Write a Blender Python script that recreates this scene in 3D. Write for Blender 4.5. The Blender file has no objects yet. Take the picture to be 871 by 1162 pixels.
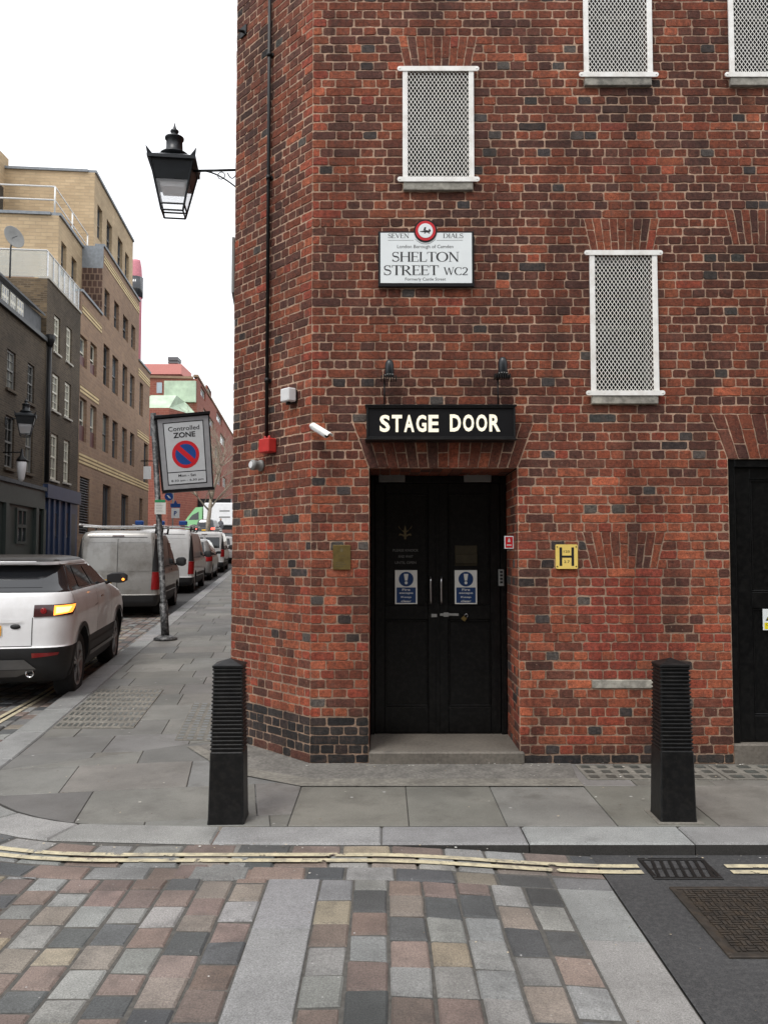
import bpy, math, random
from mathutils import Vector, Matrix
R = math.radians
sc = bpy.context.scene
rnd = random.Random(7)

# ------------------------------------------------------------------ camera
FPX, CX, CY = 939.0, 435.5, 581.0          # focal length and centre of the 871 x 1162 photograph, in pixels
PITCH, CAMZ = R(2.987), 1.65
cam_d = bpy.data.cameras.new('camera'); cam = bpy.data.objects.new('camera', cam_d)
sc.collection.objects.link(cam); sc.camera = cam
cam.location = (0, 0, CAMZ); cam.rotation_euler = (math.pi/2 + PITCH, 0, 0)
cam_d.sensor_fit = 'VERTICAL'; cam_d.sensor_height = 24.0; cam_d.lens = 24.0*FPX/1162.0
cam_d.clip_end = 2000; cam_d.clip_start = 0.05

# ------------------------------------------------------------------ light (overcast)
SUN_EL, SUN_ROT = R(58), R(200)
w = bpy.data.worlds.new('World'); sc.world = w; w.use_nodes = True
nt = w.node_tree; nt.nodes.clear()
wo = nt.nodes.new('ShaderNodeOutputWorld')
sky = nt.nodes.new('ShaderNodeTexSky'); sky.sky_type = 'NISHITA'; sky.sun_disc = False
sky.sun_elevation = SUN_EL; sky.sun_rotation = SUN_ROT
b1 = nt.nodes.new('ShaderNodeBackground'); b1.inputs[1].default_value = 0.05
nt.links.new(sky.outputs[0], b1.inputs[0])
# thick even cloud over the clear sky
tc = nt.nodes.new('ShaderNodeTexCoord'); nz = nt.nodes.new('ShaderNodeTexNoise'); nz.inputs['Scale'].default_value = 1.6
nz.inputs['Detail'].default_value = 3
cr = nt.nodes.new('ShaderNodeValToRGB')
cr.color_ramp.elements[0].position = .3; cr.color_ramp.elements[0].color = (.95, .94, .92, 1)
cr.color_ramp.elements[1].position = .7; cr.color_ramp.elements[1].color = (1, .985, .96, 1)
nt.links.new(tc.outputs['Generated'], nz.inputs['Vector']); nt.links.new(nz.outputs[0], cr.inputs[0])
b2 = nt.nodes.new('ShaderNodeBackground'); b2.inputs[1].default_value = 1.08
nt.links.new(cr.outputs[0], b2.inputs[0])
mx = nt.nodes.new('ShaderNodeAddShader')
nt.links.new(b1.outputs[0], mx.inputs[0]); nt.links.new(b2.outputs[0], mx.inputs[1]); nt.links.new(mx.outputs[0], wo.inputs[0])
sd = bpy.data.lights.new('sun', 'SUN'); sd.energy = 1.5; sd.angle = R(18); sd.color = (1, .97, .93)
so = bpy.data.objects.new('sun', sd); sc.collection.objects.link(so)
# light comes from behind the camera, a little to the left, high
sv = Vector((-0.35, -0.55, 1.15)).normalized()
so.rotation_euler = sv.to_track_quat('Z', 'Y').to_euler()
sc.view_settings.view_transform = 'Standard'; sc.view_settings.look = 'None'
sc.view_settings.exposure = 0.36; sc.view_settings.gamma = 1; sc.view_settings.use_curve_mapping = False
sc.render.engine = 'CYCLES'
sc.cycles.max_bounces = 6

# ------------------------------------------------------------------ photo geometry -> metres
def ray(px, py):
    a = (px-CX)/FPX; c = (CY-py)/FPX
    return Vector((a, math.cos(PITCH)-c*math.sin(PITCH), math.sin(PITCH)+c*math.cos(PITCH)))
def on_y(px, py, Y):
    d = ray(px, py); t = Y/d.y
    return Vector((d.x*t, Y, CAMZ+d.z*t))
def on_z(px, py, Z=0.0):
    d = ray(px, py); t = (Z-CAMZ)/d.z
    return Vector((d.x*t, d.y*t, Z))
def on_plane(px, py, P, n):
    d = ray(px, py); C0 = Vector((0, 0, CAMZ))
    t = (P-C0).dot(n)/d.dot(n)
    return C0+d*t

# ------------------------------------------------------------------ colour
def lin(c):
    c /= 255.0
    return c/12.92 if c <= .04045 else ((c+.055)/1.055)**2.4
def rgb(r, g, b): return (lin(r), lin(g), lin(b), 1.0)

# ------------------------------------------------------------------ mesh helper
WL = {}
class MB:
    def __init__(s, T=None): s.v = []; s.f = []; s.mi = []; s.col = []; s.uv = []; s.T = T; s.m = 0; s.c = (1, 1, 1, 1); s.sm = []
    def add(s, pts): 
        i = len(s.v)
        if s.T: pts = [s.T(*p) for p in pts]
        s.v.extend([tuple(p) for p in pts]); return i
    def face(s, idx, uv=None, smooth=False):
        s.f.append(tuple(idx)); s.mi.append(s.m); s.col.append(s.c); s.uv.append(uv); s.sm.append(smooth)
    def poly(s, pts, uv=None):
        i = s.add(pts); s.face(range(i, i+len(pts)), uv)
    def box(s, x0, x1, y0, y1, z0, z1, skip=''):
        if x0 > x1: x0, x1 = x1, x0
        if y0 > y1: y0, y1 = y1, y0
        if z0 > z1: z0, z1 = z1, z0
        i = s.add([(x, y, z) for z in (z0, z1) for (x, y) in ((x0, y0), (x1, y0), (x1, y1), (x0, y1))])
        F = {'b': (0, 3, 2, 1), 't': (4, 5, 6, 7), 'f': (0, 1, 5, 4), 'r': (1, 2, 6, 5), 'k': (2, 3, 7, 6), 'l': (3, 0, 4, 7)}
        U = {'f': lambda p: (p[0], p[2]), 'k': lambda p: (-p[0], p[2]), 'l': lambda p: (-p[1], p[2]), 'r': lambda p: (p[1], p[2]),
             't': lambda p: (p[0], p[1]), 'b': lambda p: (p[0], p[1])}
        P = [(x, y, z) for z in (z0, z1) for (x, y) in ((x0, y0), (x1, y0), (x1, y1), (x0, y1))]
        for k, q in F.items():
            if k in skip: continue
            s.face([i+j for j in q], [U[k](P[j]) for j in q])
    def bbox(s, x0, x1, y0, y1, z0, z1, b=.004):
        # box with chamfered edges
        if x0 > x1: x0, x1 = x1, x0
        if y0 > y1: y0, y1 = y1, y0
        if z0 > z1: z0, z1 = z1, z0
        b = min(b, (x1-x0)*.45, (y1-y0)*.45, (z1-z0)*.45)
        def ring(z, i):
            return [(x0+i, y0, z), (x1-i, y0, z), (x1, y0+i, z), (x1, y1-i, z), (x1-i, y1, z), (x0+i, y1, z), (x0, y1-i, z), (x0, y0+i, z)]
        def ring2(z):
            return [(x0+b, y0+b, z), (x1-b, y0+b, z), (x1-b, y0+b, z), (x1-b, y1-b, z), (x1-b, y1-b, z), (x0+b, y1-b, z), (x0+b, y1-b, z), (x0+b, y0+b, z)]
        s.rings([ring2(z0), ring(z0+b, b), ring(z1-b, b), ring2(z1)], cap=True)
    def rings(s, rs, cap=False, smooth=False, closed=True):
        n = len(rs[0]); ids = [s.add(r) for r in rs]
        for a, b in zip(ids[:-1], ids[1:]):
            for k in range(n if closed else n-1):
                s.face((a+k, a+(k+1) % n, b+(k+1) % n, b+k), None, smooth)
        if cap:
            s.face([ids[0]+k for k in reversed(range(n))]); s.face([ids[-1]+k for k in range(n)])
    def tube(s, p0, p1, r0, r1=None, n=10, smooth=True):
        s.path([p0, p1], [r0, r0 if r1 is None else r1], n, smooth)
    def path(s, pts, rad, n=8, smooth=True, closed=False):
        pts = [Vector(p) for p in pts]
        if not isinstance(rad, (list, tuple)): rad = [rad]*len(pts)
        rs = []; up = None
        for i, p in enumerate(pts):
            if closed: d = pts[(i+1) % len(pts)]-pts[i-1]
            else: d = pts[min(i+1, len(pts)-1)]-pts[max(i-1, 0)]
            d.normalize()
            if up is None:
                up = Vector((0, 0, 1)) if abs(d.z) < .9 else Vector((0, 1, 0))
            a = d.cross(up).normalized(); b = a.cross(d).normalized(); up = b
            rs.append([p+(a*math.cos(t)+b*math.sin(t))*rad[i] for t in [2*math.pi*k/n for k in range(n)]])
        if closed: rs.append(rs[0])
        s.rings(rs, cap=not closed, smooth=smooth)
    def lathe(s, prof, c=(0, 0, 0), n=16, axis='z', smooth=True, cap=True, rot=0):
        rs = []
        for r, h in prof:
            q = []
            for k in range(n):
                t = 2*math.pi*k/n+rot; a, b = r*math.cos(t), r*math.sin(t)
                q.append({'z': (c[0]+a, c[1]+b, c[2]+h), 'y': (c[0]+a, c[1]+h, c[2]+b), 'x': (c[0]+h, c[1]+a, c[2]+b)}[axis])
            rs.append(q)
        s.rings(rs, cap=cap, smooth=smooth)
    def build(s, name, mats, parent=None, local=False, smooth=None, edge=None):
        if not isinstance(mats, (list, tuple)): mats = [mats]
        V = [Vector(v) for v in s.v]
        if parent is not None:
            off = Vector((0, 0, 0)) if local else WL.get(parent.name, Vector((0, 0, 0)))
            loc = Vector((0, 0, 0))
        else:
            loc = Vector((0, 0, 0)) if local else Vector((sum(v.x for v in V)/len(V), sum(v.y for v in V)/len(V), min(v.z for v in V)))
            off = loc
        me = bpy.data.meshes.new(name)
        me.from_pydata([v-off for v in V], [], s.f)
        for m in mats: me.materials.append(m)
        me.polygons.foreach_set('material_index', s.mi)
        me.polygons.foreach_set('use_smooth', [bool(x) if smooth is None else smooth for x in s.sm])
        if any(u for u in s.uv):
            lay = me.uv_layers.new(name='UVMap'); flat = []
            for f, u in zip(s.f, s.uv):
                if u is None: u = [(s.v[k][0]+s.v[k][1], s.v[k][2]) for k in f]
                for q in u: flat.extend(q)
            lay.data.foreach_set('uv', flat)
        if any(c != (1, 1, 1, 1) for c in s.col):
            a = me.color_attributes.new('tint', 'FLOAT_COLOR', 'CORNER'); flat = []
            for f, c in zip(s.f, s.col): flat.extend(c*len(f))
            a.data.foreach_set('color', flat)
        me.update()
        o = bpy.data.objects.new(name, me); sc.collection.objects.link(o)
        if edge:
            me.polygons.foreach_set('use_smooth', [True]*len(me.polygons)); me.set_sharp_from_angle(angle=R(edge))
        if parent is not None: o.parent = parent; WL[o.name] = WL.get(parent.name, Vector((0, 0, 0)))
        else: o.location = loc; WL[o.name] = loc
        return o
def tag(o, label=None, cat=None, group=None, kind=None):
    if label: o['label'] = label
    if cat: o['category'] = cat
    if group: o['group'] = group
    if kind: o['kind'] = kind
    return o
def thing(name, loc, label, cat, group=None, rz=0):
    o = bpy.data.objects.new(name, None); sc.collection.objects.link(o)
    o.empty_display_size = .2
    o.location = loc; o.rotation_euler = (0, 0, rz); WL[o.name] = Vector(loc)
    return tag(o, label, cat, group)
def copy_tree(o, parent=None):
    c = o.copy(); sc.collection.objects.link(c)
    if parent is not None: c.parent = parent
    for ch in [x for x in o.children]: copy_tree(ch, c)
    return c
def frame(O, u, n):
    O = Vector(O); u = Vector(u).normalized(); n = Vector(n).normalized()
    return lambda s, d, z: (O.x+u.x*s+n.x*d, O.y+u.y*s+n.y*d, O.z+z)      # s along, d outwards, z up

# ------------------------------------------------------------------ text
_font = {}
def text_mesh(txt, size=1.0, bold=0.0, sx=1.0, align='CENTER', extrude=0.002):
    cu = bpy.data.curves.new('t', 'FONT'); cu.body = txt; cu.size = size; cu.offset = bold
    cu.align_x = align; cu.align_y = 'CENTER'; cu.extrude = extrude; cu.resolution_u = 3
    ob = bpy.data.objects.new('t', cu); sc.collection.objects.link(ob)
    me = ob.to_mesh()
    V = [(v.co.x*sx, v.co.y, v.co.z) for v in me.vertices]; F = [tuple(p.vertices) for p in me.polygons]
    ob.to_mesh_clear(); bpy.data.objects.remove(ob); bpy.data.curves.remove(cu)
    return V, F
def put_text(mb, txt, T, s, d, z, h, w=None, bold=0.0, align='CENTER', sx=1.0, extrude=.0015):
    # letters h high (cap height), fitted to width w, drawn in the frame T(s, d, z)
    V, F = text_mesh(txt, 1.0, bold, 1.0, 'CENTER', 0.0)
    if not V: return
    x0 = min(v[0] for v in V); x1 = max(v[0] for v in V); y0 = min(v[1] for v in V); y1 = max(v[1] for v in V)
    k = h/(y1-y0); kx = (w/(x1-x0)) if w else k*sx
    cx = (x0+x1)/2
    i = len(mb.v)
    mb.v.extend([tuple(T(s+(v[0]-cx)*kx, d, z+(v[1]-y0)*k-h/2)) for v in V])
    for f in F: mb.face([i+q for q in f])

# Roman capitals drawn as broad-pen strokes
def serif_glyph(ch):
    a = lambda cx, cy, rx, ry, t0, t1, n=14: [(cx+rx*math.cos(R(t0+(t1-t0)*k/n)), cy+ry*math.sin(R(t0+(t1-t0)*k/n))) for k in range(n+1)]
    K, N = 'K', 'N'   # thick, thin
    S = []; W = .7; sf = []
    if ch == 'H': W = .82; S = [([(.13, 0), (.13, 1)], .13), ([(.69, 0), (.69, 1)], .13), ([(.13, .52), (.69, .52)], .045)]; sf = [(.13, 0), (.13, 1), (.69, 0), (.69, 1)]
    if ch == 'E': W = .62; S = [([(.13, 0), (.13, 1)], .13), ([(.13, .02), (.56, .02)], .045), ([(.13, .98), (.53, .98)], .045), ([(.13, .52), (.45, .52)], .045), ([(.55, 0), (.58, .22)], .05), ([(.53, 1), (.53, .8)], .05), ([(.45, .43), (.45, .61)], .04)]; sf = [(.1, 0), (.1, 1)]
    if ch == 'L': W = .6; S = [([(.13, 0), (.13, 1)], .13), ([(.13, .02), (.54, .02)], .045), ([(.53, 0), (.57, .24)], .05)]; sf = [(.13, 0), (.13, 1)]
    if ch == 'T': W = .68; S = [([(.34, 0), (.34, 1)], .13), ([(.03, .98), (.65, .98)], .045), ([(.04, 1), (.02, .78)], .05), ([(.64, 1), (.66, .78)], .05)]; sf = [(.34, 0)]
    if ch == 'I': W = .3; S = [([(.15, 0), (.15, 1)], .13)]; sf = [(.15, 0), (.15, 1)]
    if ch == 'N': W = .84; S = [([(.14, 0), (.14, 1)], .05), ([(.7, 0), (.7, 1)], .05), ([(.14, .98), (.7, .02)], .13)]; sf = [(.14, 0), (.1, 1), (.7, 1)]
    if ch == 'V': W = .78; S = [([(.1, 1), (.4, .02)], .13), ([(.4, .02), (.68, 1)], .05)]; sf = [(.1, 1), (.68, 1)]
    if ch == 'W': W = 1.12; S = [([(.1, 1), (.36, .02)], .12), ([(.36, .02), (.56, .95)], .05), ([(.56, .95), (.8, .02)], .12), ([(.8, .02), (1.02, 1)], .05)]; sf = [(.1, 1), (1.02, 1)]
    if ch == 'A': W = .78; S = [([(.08, 0), (.38, 1)], .05), ([(.38, 1), (.68, 0)], .13), ([(.2, .36), (.56, .36)], .045)]; sf = [(.09, 0), (.68, 0)]
    if ch == 'D': W = .82; S = [([(.13, 0), (.13, 1)], .13), (a(.3, .5, .42, .48, 90, -90), 'p'), ([(.13, .98), (.3, .98)], .045), ([(.13, .02), (.3, .02)], .045)]; sf = [(.1, 0), (.1, 1)]
    if ch == 'O': W = .9; S = [(a(.45, .5, .38, .48, 0, 360, 28), 'p')]
    if ch == 'C': W = .8; S = [(a(.46, .5, .38, .48, 48, 312, 22), 'p'), ([(.72, .98), (.72, .72)], .04), ([(.72, .02), (.74, .25)], .03)]
    if ch == 'R': W = .76; S = [([(.13, 0), (.13, 1)], .13), (a(.3, .74, .24, .24, 90, -90), 'p'), ([(.13, .98), (.3, .98)], .045), ([(.13, .5), (.3, .5)], .045), ([(.32, .5), (.66, 0)], .12)]; sf = [(.13, 0), (.1, 1), (.68, 0)]
    if ch == 'S': W = .62; S = [(a(.31, .75, .21, .23, 30, 250, 14)+a(.31, .27, .23, .25, 72, -150, 16), 'q'), ([(.5, 1), (.5, .76)], .04), ([(.09, .02), (.09, .28)], .04)]
    if ch == '2': W = .66; S = [(a(.31, .72, .22, .26, 160, -20, 14)+[(.44, .42), (.06, .03)], 'p'), ([(.06, .03), (.56, .03)], .09), ([(.56, 0), (.58, .2)], .04)]
    if ch == ' ': W = .35
    return W, S, sf
def put_serif(mb, txt, T, s, d, z, h, w=None):
    tot = sum(serif_glyph(c)[0] for c in txt); kx = h if w is None else w/tot
    x = s-tot*kx/2
    def P(a, b): return T(x+a*kx, d, z-h/2+b*h)
    lay = [0]
    for ch in txt:
        W, S, sf = serif_glyph(ch)
        for pts, wd in S:
            n = len(pts); Ls = []; Rs = []
            for k in range(n):
                p0 = pts[max(k-1, 0)]; p1 = pts[min(k+1, n-1)]
                dx, dy = p1[0]-p0[0], p1[1]-p0[1]; L = math.hypot(dx, dy) or 1; dx /= L; dy /= L
                if wd == 'p': t = .045+.1*abs(dy)**2
                elif wd == 'q': t = .05+.1*max(0, (abs(dx) if .25 < pts[k][1] < .75 else abs(dy)*.35))
                else: t = wd
                Ls.append((pts[k][0]-dy*t/2, pts[k][1]+dx*t/2)); Rs.append((pts[k][0]+dy*t/2, pts[k][1]-dx*t/2))
            for k in range(n-1):
                lay[0] += 1; dd = d+.00002*(lay[0] % 40)
                q = [Ls[k], Rs[k], Rs[k+1], Ls[k+1]]
                i = len(mb.v); mb.v.extend([tuple(T(x+a_*kx, dd, z-h/2+b_*h)) for a_, b_ in q]); mb.face(range(i, i+4))
        for (a_, b_) in sf:
            lay[0] += 1; dd = d+.00002*(lay[0] % 40); e = .03 if b_ == 0 else -.03
            q = [(a_-.13, b_), (a_+.13, b_), (a_+.11, b_+e), (a_-.11, b_+e)]
            i = len(mb.v); mb.v.extend([tuple(T(x+p*kx, dd, z-h/2+r*h)) for p, r in q]); mb.face(range(i, i+4))
        x += W*kx
def disc(mb, T, s, d, z, r, n=24, r2=None):
    r2 = r if r2 is None else r2
    i = len(mb.v); mb.v.extend([tuple(T(s+r*math.cos(2*math.pi*k/n), d, z+r2*math.sin(2*math.pi*k/n))) for k in range(n)]); mb.face(range(i, i+n))
def flat(mb, T, pts, d):
    i = len(mb.v); mb.v.extend([tuple(T(a, d, b)) for a, b in pts]); mb.face(range(i, i+len(pts)))

# ------------------------------------------------------------------ materials
MATS = {}
def mat(name, col, rough=.7, metal=0.0, var=.15, scale=8.0, bump=0.0, bscale=60.0, spec=.5, coat=0.0, emit=None, estr=0.0, vec='Object', var2=0.0, scale2=1.2, alpha=None, trans=0.0, dirt=None, dirt_amt=0.0, dirt_scale=3.0):
    m = bpy.data.materials.new(name); m.use_nodes = True; n = m.node_tree; p = n.nodes['Principled BSDF']
    p.inputs['Base Color'].default_value = col; p.inputs['Roughness'].default_value = rough
    p.inputs['Metallic'].default_value = metal; p.inputs['Specular IOR Level'].default_value = spec
    p.inputs['Coat Weight'].default_value = coat; p.inputs['Transmission Weight'].default_value = trans
    if emit: p.inputs['Emission Color'].default_value = emit; p.inputs['Emission Strength'].default_value = estr
    if alpha is not None: p.inputs['Alpha'].default_value = alpha
    t = n.nodes.new('ShaderNodeTexCoord'); last = None
    def noise(sc_, det=5, rg=.6):
        q = n.nodes.new('ShaderNodeTexNoise'); q.inputs['Scale'].default_value = sc_; q.inputs['Detail'].default_value = det; q.inputs['Roughness'].default_value = rg
        n.links.new(t.outputs[vec], q.inputs['Vector']); return q
    src = None
    if var > 0:
        q = noise(scale); r = n.nodes.new('ShaderNodeMapRange'); r.inputs[1].default_value = .3; r.inputs[2].default_value = .7
        r.inputs[3].default_value = 1-var; r.inputs[4].default_value = 1+var; n.links.new(q.outputs[0], r.inputs[0])
        mm = n.nodes.new('ShaderNodeMix'); mm.data_type = 'RGBA'; mm.blend_type = 'MULTIPLY'; mm.inputs[0].default_value = 1
        mm.inputs[6].default_value = col; n.links.new(r.outputs[0], mm.inputs[7]); src = mm.outputs[2]
        if var2 > 0:
            q2 = noise(scale2, 3); r2 = n.nodes.new('ShaderNodeMapRange'); r2.inputs[1].default_value = .35; r2.inputs[2].default_value = .65
            r2.inputs[3].default_value = 1-var2; r2.inputs[4].default_value = 1+var2*.5; n.links.new(q2.outputs[0], r2.inputs[0])
            m2 = n.nodes.new('ShaderNodeMix'); m2.data_type = 'RGBA'; m2.blend_type = 'MULTIPLY'; m2.inputs[0].default_value = 1
            n.links.new(src, m2.inputs[6]); n.links.new(r2.outputs[0], m2.inputs[7]); src = m2.outputs[2]
        if dirt:
            q3 = noise(dirt_scale, 6, .7); r3 = n.nodes.new('ShaderNodeMapRange'); r3.inputs[1].default_value = .45; r3.inputs[2].default_value = .7
            r3.inputs[3].default_value = 0; r3.inputs[4].default_value = dirt_amt; n.links.new(q3.outputs[0], r3.inputs[0])
            m3 = n.nodes.new('ShaderNodeMix'); m3.data_type = 'RGBA'; n.links.new(r3.outputs[0], m3.inputs[0])
            n.links.new(src, m3.inputs[6]); m3.inputs[7].default_value = dirt; src = m3.outputs[2]
        n.links.new(src, p.inputs['Base Color'])
    if bump > 0:
        q = noise(bscale, 6); b = n.nodes.new('ShaderNodeBump'); b.inputs['Strength'].default_value = 1.0; b.inputs['Distance'].default_value = bump
        n.links.new(q.outputs[0], b.inputs['Height']); n.links.new(b.outputs[0], p.inputs['Normal'])
    MATS[name] = m; return m
def tint_mat(name, rough=.85, var=.25, scale=30, bump=.002, bscale=120, spec=.35, speck=None, var2=.0, scale2=.8, base=(1, 1, 1, 1), soot=0.0, speck_scale=9, blot=None, blot_amt=.5, blot_scale=1.7, streak=0.0):
    # colour comes from each unit's own 'tint', broken up by noise
    m = bpy.data.materials.new(name); m.use_nodes = True; n = m.node_tree; p = n.nodes['Principled BSDF']
    p.inputs['Roughness'].default_value = rough; p.inputs['Specular IOR Level'].default_value = spec
    a = n.nodes.new('ShaderNodeVertexColor'); a.layer_name = 'tint'; t = n.nodes.new('ShaderNodeTexCoord')
    def noise(s_, det=6, rg=.65):
        q = n.nodes.new('ShaderNodeTexNoise'); q.inputs['Scale'].default_value = s_; q.inputs['Detail'].default_value = det; q.inputs['Roughness'].default_value = rg
        n.links.new(t.outputs['Object'], q.inputs['Vector']); return q
    def rng(src, a0, a1, b0, b1):
        r = n.nodes.new('ShaderNodeMapRange'); r.inputs[1].default_value = a0; r.inputs[2].default_value = a1; r.inputs[3].default_value = b0; r.inputs[4].default_value = b1
        n.links.new(src, r.inputs[0]); return r.outputs[0]
    def mix(A, B, f, mode='MIX'):
        q = n.nodes.new('ShaderNodeMix'); q.data_type = 'RGBA'; q.blend_type = mode
        if isinstance(f, float): q.inputs[0].default_value = f
        else: n.links.new(f, q.inputs[0])
        n.links.new(A, q.inputs[6])
        if isinstance(B, tuple): q.inputs[7].default_value = B
        else: n.links.new(B, q.inputs[7])
        return q.outputs[2]
    src = mix(a.outputs[0], rng(noise(scale, 9, .75).outputs[0], .38, .62, 1-var, 1+var), 1.0, 'MULTIPLY')
    src = mix(src, rng(noise(scale*4.3, 4, .6).outputs[0], .35, .65, 1-var*.6, 1+var*.6), 1.0, 'MULTIPLY')
    if var2: src = mix(src, rng(noise(scale2, 4).outputs[0], .35, .65, 1-var2, 1+var2*.6), 1.0, 'MULTIPLY')
    if blot: src = mix(src, blot, rng(noise(blot_scale, 8, .75).outputs[0], .5, .72, 0, blot_amt))
    if streak:
        mp = n.nodes.new('ShaderNodeMapping'); mp.inputs['Scale'].default_value = (3.2, 3.2, .28); n.links.new(t.outputs['Object'], mp.inputs['Vector'])
        sk = noise(1.0, 5, .6); n.links.new(mp.outputs[0], sk.inputs['Vector'])
        src = mix(src, rng(sk.outputs[0], .42, .62, 1.08, 1-streak), 1.0, 'MULTIPLY')
    if soot: src = mix(src, (.012, .011, .011, 1), rng(noise(7, 7, .75).outputs[0], .52, .78, 0, soot))
    if speck:
        vo = n.nodes.new('ShaderNodeTexVoronoi'); vo.inputs['Scale'].default_value = speck_scale; n.links.new(t.outputs['Object'], vo.inputs['Vector'])
        src = mix(src, speck, rng(vo.outputs['Distance'], .03, .06, .75, 0))
    n.links.new(src, p.inputs['Base Color'])
    q = noise(bscale, 7, .7); b = n.nodes.new('ShaderNodeBump'); b.inputs['Strength'].default_value = 1; b.inputs['Distance'].default_value = bump
    n.links.new(q.outputs[0], b.inputs['Height']); n.links.new(b.outputs[0], p.inputs['Normal'])
    MATS[name] = m; return m
def brick_tex_mat(name, c1, c2, mortar, bw=.225, bh=.075, ms=.011, rough=.9, var=.3, scale=.7, bump=.006, streak=None, streak_amt=.5):
    m = bpy.data.materials.new(name); m.use_nodes = True; n = m.node_tree; p = n.nodes['Principled BSDF']
    p.inputs['Roughness'].default_value = rough; p.inputs['Specular IOR Level'].default_value = .3
    t = n.nodes.new('ShaderNodeTexCoord'); b = n.nodes.new('ShaderNodeTexBrick')
    b.inputs['Scale'].default_value = 1; b.inputs['Brick Width'].default_value = bw; b.inputs['Row Height'].default_value = bh
    b.inputs['Mortar Size'].default_value = ms; b.inputs['Mortar Smooth'].default_value = .2; b.inputs['Bias'].default_value = 0
    b.inputs['Color1'].default_value = c1; b.inputs['Color2'].default_value = c2; b.inputs['Mortar'].default_value = mortar
    n.links.new(t.outputs['UV'], b.inputs['Vector'])
    q = n.nodes.new('ShaderNodeTexNoise'); q.inputs['Scale'].default_value = scale; q.inputs['Detail'].default_value = 8; q.inputs['Roughness'].default_value = .65
    n.links.new(t.outputs['UV'], q.inputs['Vector'])
    r = n.nodes.new('ShaderNodeMapRange'); r.inputs[1].default_value = .35; r.inputs[2].default_value = .65; r.inputs[3].default_value = 1-var; r.inputs[4].default_value = 1+var*.7
    n.links.new(q.outputs[0], r.inputs[0])
    mm = n.nodes.new('ShaderNodeMix'); mm.data_type = 'RGBA'; mm.blend_type = 'MULTIPLY'; mm.inputs[0].default_value = 1
    n.links.new(b.outputs[0], mm.inputs[6]); n.links.new(r.outputs[0], mm.inputs[7]); out = mm.outputs[2]
    n.links.new(out, p.inputs['Base Color'])
    bp = n.nodes.new('ShaderNodeBump'); bp.invert = True; bp.inputs['Distance'].default_value = bump; n.links.new(b.outputs['Fac'], bp.inputs['Height']); n.links.new(bp.outputs[0], p.inputs['Normal'])
    MATS[name] = m; return m

M = MATS
tint_mat('brick', rough=.9, var=.45, scale=34, bump=.006, bscale=70, var2=.25, scale2=1.1, soot=.6, speck=(.42, .3, .22, 1), speck_scale=14, blot=(.2, .12, .09, 1), blot_amt=.4, blot_scale=14, streak=.3)
tint_mat('mortar', rough=.95, var=.25, scale=22, bump=.004, bscale=120, var2=.2, scale2=1.3, soot=.35, streak=.3)
tint_mat('sett', rough=.7, var=.34, scale=130, bump=.0022, bscale=160, spec=.45, speck=(.42, .41, .4, 1), speck_scale=11, var2=.3, scale2=1.3, blot=(.035, .034, .033, 1), blot_amt=.5, blot_scale=5)
tint_mat('granite', rough=.65, var=.4, scale=170, bump=.0014, bscale=220, spec=.45, var2=.15, scale2=3, blot=(.06, .058, .055, 1), blot_amt=.35, blot_scale=4)
tint_mat('flag', rough=.62, var=.13, scale=110, bump=.0012, bscale=140, spec=.5, speck=(.5, .5, .48, 1), speck_scale=4.2, var2=.22, scale2=1.5, blot=(.07, .064, .054, 1), blot_amt=.65, blot_scale=2.4)
mat('joint', (.05, .047, .042, 1), .95, var=.35, scale=30, bump=.003, bscale=90)
mat('sett_joint', (.085, .08, .072, 1), .95, var=.3, scale=30, bump=.003, bscale=90)
mat('asphalt', (.042, .042, .043, 1), .75, var=.6, scale=140, bump=.004, bscale=170, var2=.25, scale2=1.5, dirt=(.16, .155, .15, 1), dirt_amt=.3, dirt_scale=40)
mat('concrete', (.165, .155, .138, 1), .9, var=.4, scale=40, bump=.004, bscale=90, var2=.25, scale2=4, dirt=(.07, .065, .06, 1), dirt_amt=.6, dirt_scale=9)
mat('edging', (.19, .178, .152, 1), .85, var=.3, scale=30, bump=.002, bscale=90, var2=.25, scale2=3, dirt=(.07, .064, .055, 1), dirt_amt=.5, dirt_scale=7)
mat('step_stone', (.15, .132, .11, 1), .75, var=.3, scale=40, bump=.002, bscale=80, var2=.3, scale2=2.5, dirt=(.05, .047, .04, 1), dirt_amt=.6, dirt_scale=5)
mat('sill_stone', (.36, .34, .29, 1), .85, var=.25, scale=25, bump=.002, bscale=80, var2=.35, scale2=3, dirt=(.05, .047, .045, 1), dirt_amt=.8, dirt_scale=8)
mat('white_paint', (.9, .89, .85, 1), .45, var=.06, scale=10, dirt=(.45, .36, .27, 1), dirt_amt=.35, dirt_scale=9)
mat('mesh_paint', (.9, .88, .82, 1), .5, var=.08, scale=10)
mat('black_gloss', (.003, .0032, .0034, 1), .3, var=.3, scale=6, spec=.25, bump=.001, bscale=14, dirt=(.03, .028, .026, 1), dirt_amt=.3, dirt_scale=28)
mat('black_iron', (.006, .0062, .0066, 1), .45, var=.3, scale=12, spec=.3, bump=.001, bscale=40, dirt=(.05, .045, .04, 1), dirt_amt=.25, dirt_scale=20)
mat('lamp_iron', (.012, .015, .018, 1), .4, var=.3, scale=12, spec=.5)
mat('dark_interior', (.004, .004, .0045, 1), .6, var=.2)
mat('win_glass', (.015, .017, .02, 1), .06, var=.1, scale=2, spec=.6)
mat('dim_glass', (.03, .034, .04, 1), .12, var=.3, scale=3, spec=.7)
mat('pale_glass', (.3, .36, .4, 1), .1, var=.2, scale=.4, spec=.8)
mat('dark_pane', (.006, .0065, .006, 1), .3, var=.5, scale=3, spec=.15)
mat('sash_dark', (.05, .048, .042, 1), .6, var=.2)
mat('dark_brass', (.03, .023, .009, 1), .5, metal=.3, var=.3, scale=14)
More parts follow.
